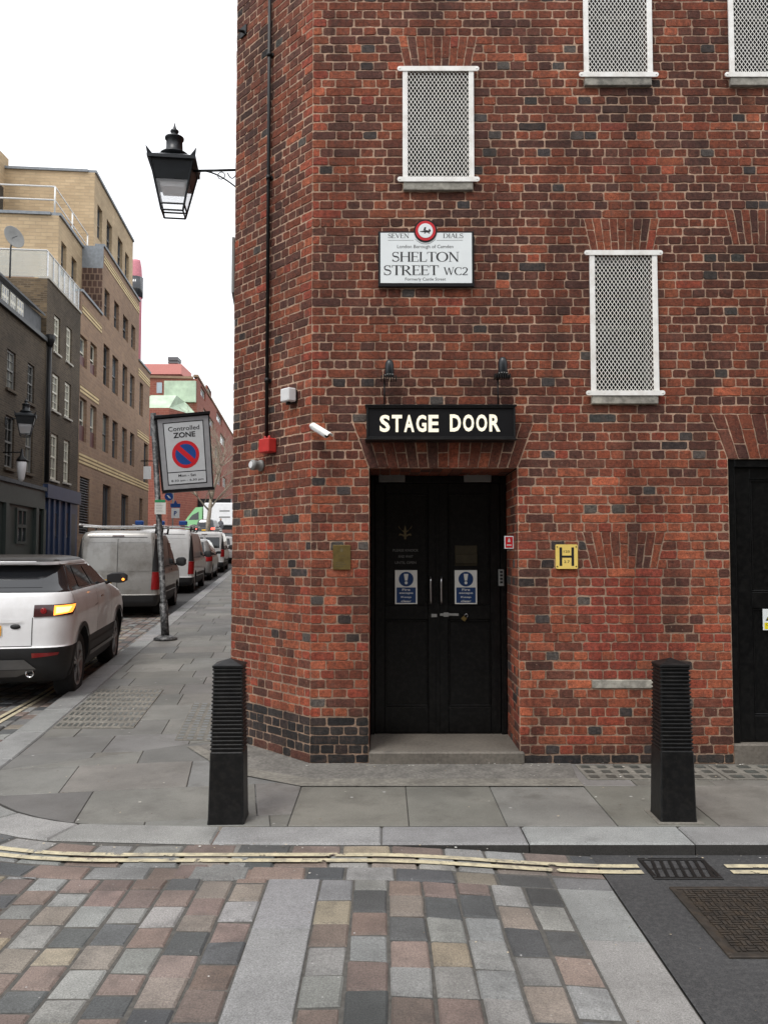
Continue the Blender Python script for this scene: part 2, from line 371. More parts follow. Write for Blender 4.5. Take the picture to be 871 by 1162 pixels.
mat('brass', (.22, .16, .06, 1), .42, metal=.8, var=.25, scale=18)
mat('steel', (.5, .5, .5, 1), .3, metal=1, var=.2)
mat('grey_paint', (.22, .22, .21, 1), .5, var=.1)
mat('closer_grey', (.20, .2, .19, 1), .6, var=.1)
mat('red_plastic', rgb(190, 50, 45), .45, var=.15)
mat('white_plastic', (.72, .72, .72, 1), .4, var=.06)
mat('sign_white', (.80, .84, .84, 1), .35, var=.03)
mat('sign_black', (.006, .006, .007, 1), .4, var=.2, spec=.3)
mat('ink_black', (.01, .01, .012, 1), .5, var=0)
mat('sign_red', rgb(200, 28, 40), .4, var=.05)
mat('sign_blue', rgb(18, 70, 140), .4, var=.05)
mat('notice_blue', rgb(12, 50, 96), .4, var=.05)
mat('notice_white', (.62, .62, .58, 1), .45, var=.05)
mat('sign_green', rgb(20, 130, 75), .5, var=.05)
mat('hydrant_yellow', rgb(236, 205, 110), .45, var=.05, dirt=(.35, .25, .08, 1), dirt_amt=.3)
mat('warn_yellow', rgb(235, 215, 40), .45, var=.05)
mat('letter_cream', (.6, .55, .4, 1), .5, var=0, emit=(1, .93, .74, 1), estr=.55)
mat('gold_leaf', (.12, .09, .035, 1), .6, var=.2)
mat('dull_white', (.16, .16, .15, 1), .6, var=.2)
mat('yellow_line', (.52, .46, .31, 1), .8, var=.2, scale=20, dirt=(.2, .18, .15, 1), dirt_amt=.9, dirt_scale=12)
mat('grate_iron', (.018, .017, .016, 1), .5, metal=.4, var=.35, scale=20)
mat('drain_iron', (.05, .043, .036, 1), .6, metal=.4, var=.35, scale=20, dirt=(.11, .075, .045, 1), dirt_amt=.4, dirt_scale=14)
mat('light_glass', (.075, .08, .072, 1), .35, var=.4, scale=9)

# ================================================================== GROUND
def ss(a, b, x):
    t = max(0, min(1, (x-a)/(b-a))); return t*t*(3-2*t)
def G(y):
    if y < 7.2: return 0.0
    if y < 42: return .028*(y-7.2)
    if y < 92: return .9744+.065*(y-42)
    return .9744+3.25
def RD(x, y):                       # road surface
    return G(y)-(.006+(.062*ss(-.1, 1.3, x) if y < 6.5 else 0)+.09*ss(7.2, 10.5, y))
def grid_sheet(name, xs, ys, hf, m, keep=None):
    mb = MB()
    for i in range(len(xs)-1):
        for j in range(len(ys)-1):
            c = ((xs[i]+xs[i+1])/2, (ys[j]+ys[j+1])/2)
            if keep and not keep(*c): continue
            mb.poly([(x, y, hf(x, y)) for x, y in ((xs[i], ys[j]), (xs[i+1], ys[j]), (xs[i+1], ys[j+1]), (xs[i], ys[j+1]))])
    return mb.build(name, m)
def lins(a, b, n): return [a+(b-a)*k/n for k in range(n+1)]
tag(grid_sheet('ground', [-600, -120, -40, 0, 40, 120, 600], [-300, -60, -8, 7.2, 42, 92, 200, 900], lambda x, y: G(y)-.30, M['asphalt']), kind='structure')
KY = 4.84; KR = 1.8; KD = -.125                       # front kerb line, corner radius, drift of the side-street kerb
kdir = Vector((KD, 1, 0)).normalized(); knor = Vector((-kdir.y, kdir.x, 0))     # knor points to the road
def kline(y): return -2.46+KD*y
kcy = KY+KR; kcx = kline(kcy)+KR*math.hypot(1, KD)
KP = []                                                # (point, road-side normal, running length)
for k in range(41): KP.append((Vector((9-(9-kcx)*k/41, KY, 0)), Vector((0, -1, 0))))
a_end = math.atan2(knor.y, knor.x)
a_end = a_end if a_end > 0 else a_end+2*math.pi
for k in range(15):
    t = 1.5*math.pi+(a_end-1.5*math.pi)*k/14
    n_ = Vector((math.cos(t), math.sin(t), 0)); KP.append((Vector((kcx, kcy, 0))+n_*KR, n_))
e_ = KP[-1][0].copy(); 
for k in range(1, 111): KP.append((e_+kdir*(k*.8), knor))
Lk = [0]
for a_, b_ in zip(KP[:-1], KP[1:]): Lk.append(Lk[-1]+(b_[0]-a_[0]).length)
def kat(L, off):                                        # point on the kerb path at length L, off metres into the road
    L = max(0, min(Lk[-1]-1e-4, L)); i = 0; lo, hi = 0, len(Lk)-1
    while hi-lo > 1:
        m_ = (lo+hi)//2
        if Lk[m_] <= L: lo = m_
        else: hi = m_
    t = (L-Lk[lo])/(Lk[hi]-Lk[lo]); p = KP[lo][0].lerp(KP[hi][0], t); n_ = KP[lo][1].lerp(KP[hi][1], t).normalized()
    return p+n_*off
def slab(mb, P, zf, gap=.003, b=.003, th=.05):
    n = len(P)
    if n < 3: return
    A = sum(P[i][0]*P[(i+1) % n][1]-P[(i+1) % n][0]*P[i][1] for i in range(n))/2
    if abs(A) < .004: return
    if A < 0: P = P[::-1]
    def inset(d):
        L = []
        for i in range(n):
            (x0, y0), (x1, y1) = P[i], P[(i+1) % n]; dx, dy = x1-x0, y1-y0; l = math.hypot(dx, dy) or 1e-9
            L.append((-dy/l, dx/l, (-dy/l)*x0+(dx/l)*y0+d))
        Q = []
        for i in range(n):
            a, b_, c = L[i-1]; a2, b2, c2 = L[i]; D = a*b2-a2*b_
            if abs(D) < 1e-5: Q.append((P[i][0]+a2*d, P[i][1]+b2*d))
            else: Q.append(((c*b2-c2*b_)/D, (a*c2-a2*c)/D))
        return Q
    o, q = inset(gap), inset(gap+b)
    r0 = mb.add([(x, y, zf(x, y)-th) for x, y in o]); r1 = mb.add([(x, y, zf(x, y)-b) for x, y in o]); r2 = mb.add([(x, y, zf(x, y)) for x, y in q])
    for k in range(n):
        k2 = (k+1) % n
        mb.face((r0+k, r0+k2, r1+k2, r1+k)); mb.face((r1+k, r1+k2, r2+k2, r2+k))
    mb.face([r2+k for k in range(n)])
def clip(P, a, b, c):                                   # keep a*x+b*y <= c
    out = []
    for i in range(len(P)):
        p, q = P[i], P[(i+1) % len(P)]; dp = a*p[0]+b*p[1]-c; dq = a*q[0]+b*q[1]-c
        if dp <= 0: out.append(p)
        if dp*dq < 0:
            t = dp/(dp-dq); out.append((p[0]+(q[0]-p[0])*t, p[1]+(q[1]-p[1])*t))
    return out
def clip_poly(P, C):                                    # C convex, counter-clockwise
    for i in range(len(C)):
        (x0, y0), (x1, y1) = C[i], C[(i+1) % len(C)]
        a, b = (y1-y0), -(x1-x0); P = clip(P, a, b, a*x0+b*y0)
        if len(P) < 3: return []
    return P
def vary(c, v, r=rnd):
    k = 1+r.uniform(-v, v); return (min(1, c[0]*k*(1+r.uniform(-.03, .03))), min(1, c[1]*k), min(1, c[2]*k*(1+r.uniform(-.04, .04))), 1)

# theatre footprint
WY = 6.65; XC = on_y(352, 700, WY).x
C3 = Vector((XC, WY, 0)); cu = Vector((-.667, .745, 0)).normalized(); CL = 1.19
E3 = C3+cu*CL; su = kdir

# kerb stones
mb = MB(); L = 0
while L < Lk[-1]-1:
    arc = 9 < 0 or (kat(L, 0).x < kcx+.1 and kat(L, 0).y < kcy)
    l = .62 if arc else rnd.uniform(.82, 1.0)
    if kat(L, 0).y > 25: l = 3
    g = rnd.uniform(.1, .26); mb.c = vary((.25, .25, .245), .12)
    n = 3 if arc else 1
    P = [kat(L+l*k/n, 0) for k in range(n+1)]+[kat(L+l*k/n, -.30) for k in range(n, -1, -1)]
    dz = rnd.uniform(-.002, .002)
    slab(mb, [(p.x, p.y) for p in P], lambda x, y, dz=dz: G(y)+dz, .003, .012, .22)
    for q_ in range(len(mb.f)-(2*len(P)+1), len(mb.f)-1, 2): mb.col[q_] = (.045, .043, .04, 1)  # side faces near-black: shadow and wet dirt both put into the colour
    L += l
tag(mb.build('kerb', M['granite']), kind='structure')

# pavement: bed and flagstones
inner = [kat(Lk[40]+(Lk[55]-Lk[40])*k/10, -.305) for k in range(11)]
pS0 = inner[-1]; e = on_y(300, 800, 6.65)
regC = [(XC, KY+.305), (XC, WY), (E3.x, E3.y)]+[(p.x, p.y) for p in reversed(inner)]
regF = [(XC, KY+.305), (9, KY+.305), (9, WY), (XC, WY)]
yS = 95; pe = kat(Lk[-1], -.305)
regS = [(pS0.x, pS0.y), (E3.x, E3.y), (E3.x+KD*(pe.y-E3.y), pe.y), (pe.x, pe.y)]
mb = MB()
for rg in (regC, regF):
    mb.poly([(x, y, -.007) for x, y in rg])
ys = [k*.25 for k in range(0, 13)]+[k for k in range(4, 90, 3)]
for a_, b_ in zip(ys[:-1], ys[1:]):
    q = [(regS[0][0]+(regS[3][0]-regS[0][0])*a_/88, regS[0][1]+(regS[3][1]-regS[0][1])*a_/88), (regS[1][0]+(regS[2][0]-regS[1][0])*a_/88, regS[1][1]+(regS[2][1]-regS[1][1])*a_/88),
         (regS[1][0]+(regS[2][0]-regS[1][0])*b_/88, regS[1][1]+(regS[2][1]-regS[1][1])*b_/88), (regS[0][0]+(regS[3][0]-regS[0][0])*b_/88, regS[0][1]+(regS[3][1]-regS[0][1])*b_/88)]
    mb.poly([(x, y, G(y)-.011) for x, y in q])
tag(mb.build('pavement_bed', M['joint']), kind='structure')
mb = MB(); FC = [(.158, .152, .136), (.178, .173, .157), (.13, .126, .116), (.16, .152, .135), (.188, .183, .168)]
def flags(reg, O, u, s0, s1, t0, t1, rowh, lens, skip=None):
    v = Vector((-u.y, u.x, 0)); t = t0
    while t < t1:
        h = rnd.choice(rowh); s = s0-rnd.uniform(0, .6)
        while s < s1:
            l = rnd.uniform(*lens)
            P = [O+u*a_+v*b_ for a_, b_ in ((s, t), (s+l, t), (s+l, t+h), (s, t+h))]
            Q = clip_poly([(p.x, p.y) for p in P], reg); s += l
            if len(Q) < 3: continue
            mb.c = vary(rnd.choice(FC), .1); dz = rnd.uniform(-.0015, .0015)
            slab(mb, Q, lambda x, y, dz=dz: G(y)+dz, .003, .003, .03)
        t += h
flags(regF, Vector((XC, KY+.305, 0)), Vector((1, 0, 0)), 0, 9, 0, 1.7, [.88], (.55, .75))
flags(regC, Vector((-3.4, KY+.305, 0)), Vector((.985, .17, 0)).normalized(), -.6, 3.4, -1, 3.0, [.62, .75], (.7, 1.15))
flags(regS, Vector((pS0.x, pS0.y, 0)), Vector((kdir.y, -kdir.x, 0)), -.5, 3, -1, 40, [.6, .7, .5], (.6, .95))
tag(mb.build('pavement', M['flag']), kind='structure')
# far part of the side pavement and the opposite pavement
FX, FD = -9.0, -.096                                    # facade line of the opposite side: x = FX + FD*y
mb = MB(); 
for a_ in range(44, 94, 5):
    b_ = a_+5
    mb.poly([(kline(a_)+.34, a_, G(a_)+.001), (kline(a_)+2.6, a_, G(a_)+.001), (kline(b_)+2.6, b_, G(b_)+.001), (kline(b_)+.34, b_, G(b_)+.001)])
for a_ in range(-8, 66, 3):
    b_ = a_+3; f = lambda y: FX+FD*y
    mb.poly([(f(a_)-.5, a_, G(a_)), (f(a_)+1.0, a_, G(a_)), (f(b_)+1.0, b_, G(b_)), (f(b_)-.5, b_, G(b_))])
    mb.poly([(f(a_)+1.0, a_, G(a_)), (f(a_)+1.0, a_, G(a_)-.2), (f(b_)+1.0, b_, G(b_)-.2), (f(b_)+1.0, b_, G(b_))])
mb.c = (.17, .165, .15, 1)
o = mb.build('far_pavement', M['edging']); tag(o, kind='structure')

# roads
tag(grid_sheet('road', [1.18, 1.4, 1.7, 2.2, 3, 5, 9, 14], [-9, -2, 2, KY], RD, M['asphalt']), kind='structure')
sid = MB()
ysr = [20, 24, 28, 32, 36, 40, 44, 50, 56, 62, 70, 78, 86, 92, 120]
for a_, b_ in zip(ysr[:-1], ysr[1:]):
    r_ = lambda y: (kline(y)+.05) if y < 93 else kline(y)+30
    l_ = lambda y: FX+FD*y-3 if y < 62 else -45
    sid.poly([(l_(a_), a_, RD(-5, a_)), (r_(a_), a_, RD(-5, a_)), (r_(b_), b_, RD(-5, b_)), (l_(b_), b_, RD(-5, b_))])
tag(sid.build('side_road', M['asphalt']), kind='structure')
tag(grid_sheet('sett_bed', lins(-13.5, 1.18, 12), [-9, .2, 3, 4.73, 5.5, 6.5, 7.2, 8.5, 9.5, 10.5, 11.5, 12.5, 14, 17, 20.0],
               lambda x, y: RD(x, y)-.009, M['sett_joint']), kind='structure')

# granite setts
SC = [(.175, .132, .113), (.195, .15, .13), (.155, .118, .1), (.225, .225, .215), (.195, .196, .19), (.24, .235, .225), (.09, .092, .092), (.075, .077, .078), (.26, .22, .165), (.21, .18, .15)]
SW = [13, 10, 8, 14, 12, 10, 12, 8, 6, 8]
mb = MB()
last_c = [None]
def sett(P, big=False):
    q_ = rnd.choices(range(10), SW)[0]
    while last_c[0] is not None and abs(q_-last_c[0]) < 2: q_ = rnd.choices(range(10), SW)[0]
    last_c[0] = q_; mb.c = vary(SC[q_], .12)
    dz = rnd.uniform(-.005, .002); tx, ty = rnd.uniform(-.014, .014), rnd.uniform(-.014, .014)
    cx_ = sum(p[0] for p in P)/len(P); cy_ = sum(p[1] for p in P)/len(P)
    P = [(x+rnd.uniform(-.004, .004), y+rnd.uniform(-.007, .007)) for x, y in P]
    slab(mb, P, lambda x, y: RD(x, y)+dz+tx*(x-cx_)+ty*(y-cy_), .006, .009, .05)
GX0, GX1, GX2, GX3 = -.59, -.325, .885, 1.175
def grid_setts(x0, x1, nc, y0, y1, LN=(.16, .18, .19, .2, .22)):
    wd = (x1-x0)/nc
    for c in range(nc):
        y = y1-rnd.uniform(.0, .12); first = True
        ytop = y1
        while ytop > y0:
            l = rnd.choice(LN) if not first else rnd.uniform(.1, .26)
            first = False; yb = ytop-l
            P = [(x0+wd*c, yb), (x0+wd*(c+1), yb), (x0+wd*(c+1), ytop), (x0+wd*c, ytop)]
            ytop = yb
            if P[0][1] > 4.0 or P[2][0] < -1.4:
                # stay clear of the two kerb-side rows
                cxy = ((P[0][0]+P[2][0])/2, (P[0][1]+P[2][1])/2)
                if cxy[0] < kcx+.4:
                    dx, dy = cxy[0]-kcx, cxy[1]-kcy; 
                    if dy < knor.y*KR and dx < 0.5:
                        if cxy[0] > kcx: nx, ny, lim = 0, 1, KY-.505
                        else:
                            q = math.hypot(dx, dy) or 1; nx, ny = -dx/q, -dy/q; lim = nx*kcx+ny*kcy-(KR+.505)
                    else: nx, ny = -knor.x, -knor.y; lim = nx*e_.x+ny*e_.y-.505
                    P = clip(P, nx, ny, lim)
            if len(P) > 2: sett(P)
grid_setts(GX1, GX2, 7, .6, KY-.505, (.21, .23, .24, .25, .26))
grid_setts(GX0-.17*36, GX0, 36, .6, 20)
for r_ in range(3):
    L = 0
    while L < Lk[55]+14:
        l = rnd.uniform(.2, .32); a0, a1 = .005+.168*r_, .168*(r_+1)
        if kat(L+l/2, 0).x < 1.3:
            P = [kat(L, a0), kat(L+l, a0), kat(L+l, a1), kat(L, a1)]
            sett([(p.x, p.y) for p in P])
        L += l
tag(mb.build('granite_setts', M['sett']), kind='structure')
mb = MB()
for x0, x1 in ((GX0, GX1), (GX2, GX3)):
    y = KY-.505
    for l in [.56, .95, .9, .95, .9, .95, .9]:
        mb.c = vary((.24, .24, .235), .07); dz = rnd.uniform(-.001, .002)
        slab(mb, [(x0, y-l), (x1, y-l), (x1, y), (x0, y)], lambda x, y, dz=dz: RD(x, y)+dz, .003, .004, .06); y -= l
tag(mb.build('granite_strip', M['granite']), kind='structure')
# double yellow line following the kerb
mb = MB()
def yl(L0, L1, o0, w, skip=None):
    L = L0
    while L < L1:
        l = .12; a_, b_ = kat(L, 0), kat(L+l, 0)
        f = lambda LL: o0+(.11*ss(Lk[41], Lk[54], LL))
        P = [kat(L, f(L)), kat(L+l, f(L+l)), kat(L+l, f(L+l)+w), kat(L, f(L)+w)]; L += l
        cxm = (P[0].x+P[2].x)/2
        if 1.40 < cxm < 1.86 and P[0].y < 5: continue
        i = mb.add([(p.x, p.y, RD(p.x, p.y)+.0062) for p in P]); mb.face((i, i+1, i+2, i+3))
yl(1.0, Lk[55]+7.4, .155, .05); yl(1.0, Lk[55]+7.4, .24, .05)
m = M['yellow_line']; n = m.node_tree; p = n.nodes['Principled BSDF']
t = n.nodes.new('ShaderNodeTexCoord'); q = n.nodes.new('ShaderNodeTexNoise'); q.inputs['Scale'].default_value = 11; q.inputs['Detail'].default_value = 8; q.inputs['Roughness'].default_value = .75
n.links.new(t.outputs['Object'], q.inputs['Vector']); r = n.nodes.new('ShaderNodeMapRange'); r.inputs[1].default_value = .39; r.inputs[2].default_value = .43; n.links.new(q.outputs[0], r.inputs[0]); n.links.new(r.outputs[0], p.inputs['Alpha'])
tag(mb.build('yellow_lines', M['yellow_line']), kind='structure')

# rough concrete band at the foot of the theatre wall with a pale edging
def gp(px, py): q = on_z(px, py, 0); return (q.x, q.y)
xr = on_y(645, 700, WY).x
mb = MB()
cn = Vector((-cu.y, cu.x, 0)); cn = cn if cn.y < 0 else -cn
oc = lambda s, d: ((C3+cu*s+cn*d).x, (C3+cu*s+cn*d).y)
inn = [(xr, WY), (XC, WY), oc(CL, 0)]; out_ = [(xr-.05, WY-.46), (XC+.05, WY-.46), oc(.22, .46), oc(.62, .42), oc(1.12, .36)]
pts = [inn[0], inn[1], inn[2]]+out_[::-1]
mb.poly([(x, y, .0045) for x, y in pts]); tag(mb.build('concrete_band', M['concrete']), kind='structure')
mb = MB(); o2 = [(xr-.05, WY-.66), (XC-.0, WY-.66), oc(.24, .64), oc(.66, .54), oc(1.15, .45)]
for k in range(len(out_)-1):
    mb.poly([(x, y, .0075) for x, y in (out_[k], out_[k+1], o2[k+1], o2[k])])
tag(mb.build('edging_strip', M['edging']), kind='structure')

# pavement lights (slabs with small dark glass blocks)
def pave_light(P00, U, V, nu, nv, label, fr=.5, mt='edging'):
    P00 = Vector(P00); U = Vector(U); V = Vector(V)
    z = lambda p: G(p.y)+.009
    rt = thing('pavement_light', (P00.x, P00.y, G(P00.y)), label, 'pavement light')
    mb = MB(); q = [P00, P00+U, P00+U+V, P00+V]
    slab(mb, [(p.x, p.y) for p in q], lambda x, y: G(y)+.008, .002, .002, .02); mb.build('slab', M[mt], rt)
    mb = MB()
    for i in range(nu):
        for j in range(nv):
            a0, a1 = (i+(1-fr)/2)/nu, (i+(1+fr)/2)/nu; b0, b1 = (j+(1-fr)/2)/nv, (j+(1+fr)/2)/nv
            P = [P00+U*a+V*b for a, b in ((a0, b0), (a1, b0), (a1, b1), (a0, b1))]
            mb.poly([(p.x, p.y, G(p.y)+.0102) for p in P])
    mb.build('glass_blocks', M['light_glass'], rt)
    return rt
a_ = on_z(60, 829, .0); b_ = on_z(152, 829, .0); c_ = on_z(112, 788, .02); d_ = on_z(182, 788, .02)
pave_light((a_.x, a_.y, 0), ((b_-a_).x, (b_-a_).y, 0), ((c_-a_).x, (c_-a_).y, 0), 14, 8, 'square grid of small dark studs set in the side street pavement', .5)
pave_light((xr+.02, WY-.48, 0), (1.02, 0, 0), (0, .42, 0), 8, 3, 'stone slab with three rows of dark glass squares behind the right bollard', .55)
pave_light((xr+1.06, WY-.48, 0), (1.0, 0, 0), (0, .42, 0), 6, 3, 'stone slab with dark glass squares below the black side door at the right edge', .55)
q = E3+cn*.06+su*.1
pave_light((q.x-.42, q.y-.15, 0), (.36, -.04, 0), (KD*1.6, 1.6, 0), 4, 14, 'narrow strip of worn glass squares along the theatre side wall', .6)

# gully grate and manhole cover
gx0, gx1, gy0, gy1 = 1.43, 1.80, 4.48, 4.78
rt = thing('drain_grate', (1.63, 4.63, RD(1.63, 4.63)), 'slatted iron gully grate beside the kerb in the double yellow line', 'drain grate')
zt = RD(1.63, 4.63)+.008
mb = MB(); mb.box(gx0, gx1, gy0, gy1, zt-.05, zt-.028); mb.build('gully_pit', M['dark_interior'], rt)
mb = MB()
for a in ((gx0, gx1, gy0, gy0+.025), (gx0, gx1, gy1-.025, gy1), (gx0, gx0+.025, gy0+.026, gy1-.026), (gx1-.025, gx1, gy0+.026, gy1-.026)): mb.bbox(a[0], a[1], a[2], a[3], zt-.027, zt, .003)
mb.build('frame', M['grate_iron'], rt)
mb = MB()
for k in range(7):
    x = gx0+.055+k*.048; i = len(mb.v)
    w_ = .009; sk = .02
    mb.rings([[(x-w_-sk, gy0+.027, zz), (x+w_-sk, gy0+.027, zz), (x+w_+sk, gy1-.027, zz), (x-w_+sk, gy1-.027, zz)] for zz in (zt-.027, zt-.001)], cap=True)
mb.box(gx0+.027, gx1-.027, 4.625, 4.637, zt-.028, zt-.006); mb.build('bars', M['grate_iron'], rt)
mx0, mx1, my0, my1 = 1.50, 2.20, 3.65, 4.34
rt = thing('manhole_cover', (1.86, 3.93, RD(1.86, 3.93)), 'rusty square manhole cover with raised basket pattern in the asphalt', 'manhole cover')
zt = RD(1.86, 3.93)+.004
mb = MB(); mb.box(mx0, mx1, my0, my1, zt-.03, zt); mb.build('plate', M['drain_iron'], rt)
mb = MB()
for a in ((mx0-.03, mx1+.03, my0-.03, my0-.002), (mx0-.03, mx1+.03, my1+.002, my1+.03), (mx0-.03, mx0-.002, my0-.001, my1+.001), (mx1+.002, mx1+.03, my0-.001, my1+.001)): mb.bbox(a[0], a[1], a[2], a[3], zt-.03, zt+.005, .002)
mb.build('frame', M['drain_iron'], rt)
mb = MB(); N_ = 13; st = (mx1-mx0-.04)/N_
for i in range(N_):
    for j in range(N_):
        x = mx0+.02+(i+.5)*st; y = my0+.02+(j+.5)*st; a, b = (st*.46, st*.17) if (i+j) % 2 else (st*.17, st*.46)
        for s_ in (-.24, .24):
            ox, oy = (0, s_*st) if (i+j) % 2 else (s_*st, 0)
            mb.box(x+ox-a, x+ox+a, y+oy-b*.8, y+oy+b*.8, zt, zt+.006, skip='b') if (i+j) % 2 else mb.box(x+ox-a*.8, x+ox+a*.8, y+oy-b, y+oy+b, zt, zt+.006, skip='b')
mb.build('raised_pattern', M['drain_iron'], rt)

# ================================================================== THEATRE
CH = .0735                                              # brick course
def snap(z): return round(z/CH)*CH
REDS = [rgb(121, 67, 49), rgb(109, 60, 45), rgb(130, 70, 50), rgb(99, 57, 45), rgb(138, 77, 55)]
BROWN = [rgb(90, 56, 46), rgb(82, 51, 43), rgb(100, 60, 48)]
ORANGE = [rgb(150, 76, 54), rgb(142, 68, 50), rgb(160, 88, 62), rgb(138, 66, 50)]
DARK = [rgb(66, 60, 58), rgb(76, 70, 67), rgb(58, 50, 48), rgb(88, 81, 76)]
SOOT = [rgb(48, 46, 45), rgb(54, 50, 48), rgb(60, 50, 47), rgb(42, 40, 40)]
def palette(face, s, z, header):
    c = palette0(face, s, z, header); k = 1
    if face in ('main', 'infill'):
        for (a, b, ra, rb, f) in STAINS: k *= 1-(1-f)*max(0, 1-((s-a)/ra)**2-((z-b)/rb)**2)
    if face == 'chamfer':
        for (a, b, ra, rb, f) in STAINS_C: k *= 1-(1-f)*max(0, 1-((s-a)/ra)**2-((z-b)/rb)**2)
    return (c[0]*k, c[1]*(k*.5+.5*k**.5), c[2]*(k*.3+.7*k**.5), 1)
def wpp(px, py): q = on_y(px, py, WY); return q.x-XC, q.z
STAINS = [(*wpp(712, 122), .33, .28, .5), (*wpp(855, 300), .4, .22, .5), (*wpp(690, 468), .22, .2, .55), (*wpp(490, 252), .75, .09, .55), (*wpp(500, 225), .35, .12, .6), (*wpp(850, 112), .3, .2, .6), (*wpp(500, 440), .8, .12, .7), (*wpp(640, 640), .25, .2, .75)]
STAINS_C = [(.75, 6.15, .5, .3, .5), (1.0, 5.9, .12, .9, .6)]
def palette0(face, s, z, header):
    q = rnd.random()
    if z < .34 and (face == 'chamfer' or (face == 'main' and s < .5)): return vary(rnd.choice(SOOT if q < .9 else BROWN), .1)
    if z < .075: return vary(rnd.choice(SOOT), .15)
    low = ss(2.7, 1.9, z) if True else 0
    low *= .35+.65*ss(.1, .6, z)
    wo_ = .03+.13*low; wd_ = (.075 if header else .008); wb = .3*(1-.6*low)
    if face == 'infill': wo_, wd_, wb = .2, .0, .0
    if face == 'arch': wo_, wd_, wb = .05, .0, .12
    if face == 'reveal': wo_, wd_, wb = .15*low+.03, .08, .25
    if q < wo_: return vary(rnd.choice(ORANGE), .16)
    if q < wo_+wd_: return vary(rnd.choice(DARK), .14)
    if q < wo_+wd_+wb: return vary(rnd.choice(BROWN), .14)
    c = rnd.choice(REDS); k = .94+.26*low
    if face == 'infill': c = rgb(142, 68, 54); k = 1
    return vary((c[0]*k, c[1]*k*.97, c[2]*k*.94), .15)
def brick(mb, T, q, d0=0.0, r=.007):
    # q = 4 corners (s,z): bottom-left, bottom-right, top-right, top-left
    cx_ = sum(p[0] for p in q)/4; cz_ = sum(p[1] for p in q)/4
    O = []
    for k in range(4):
        p = q[k]; a = q[k-1]; b = q[(k+1) % 4]
        la = math.hypot(a[0]-p[0], a[1]-p[1]) or 1e-6; lb = math.hypot(b[0]-p[0], b[1]-p[1]) or 1e-6
        rr = min(r*rnd.uniform(.4, 1.9), la*.3, lb*.3)
        O.append((p[0]+(a[0]-p[0])*rr/la, p[1]+(a[1]-p[1])*rr/la)); O.append((p[0]+(b[0]-p[0])*rr/lb, p[1]+(b[1]-p[1])*rr/lb))
        if lb > .09:
            for f in ((.2, .4, .6, .8) if lb > .16 else (.33, .67)): O.append((p[0]+(b[0]-p[0])*f, p[1]+(b[1]-p[1])*f))
    O = [(a+rnd.uniform(-.0028, .0028), b+rnd.uniform(-.0028, .0028)) for a, b in O]
    w_ = max(abs(q[1][0]-q[0][0]), .02); h_ = max(abs(q[3][1]-q[0][1]), .02); b_ = .0035
    I = [(cx_+(a-cx_)*(1-2*b_/w_), cz_+(b-cz_)*(1-2*b_/h_)) for a, b in O]
    d = d0+rnd.uniform(-.0025, .002); ts = rnd.uniform(-.006, .006); tz = rnd.uniform(-.012, .012)
    n = len(O)
    i0 = len(mb.v)
    mb.v.extend([T(a, d0-.02, b) for a, b in O]); mb.v.extend([T(a, d-.003, b) for a, b in O]); mb.v.extend([T(a, d+(a-cx_)*ts+(b-cz_)*tz, b) for a, b in I])
    for k in range(n):
        k2 = (k+1) % n
        mb.face((i0+k, i0+k2, i0+n+k2, i0+n+k)); mb.face((i0+n+k, i0+n+k2, i0+2*n+k2, i0+2*n+k))
    mb.face([i0+2*n+k for k in range(n)])
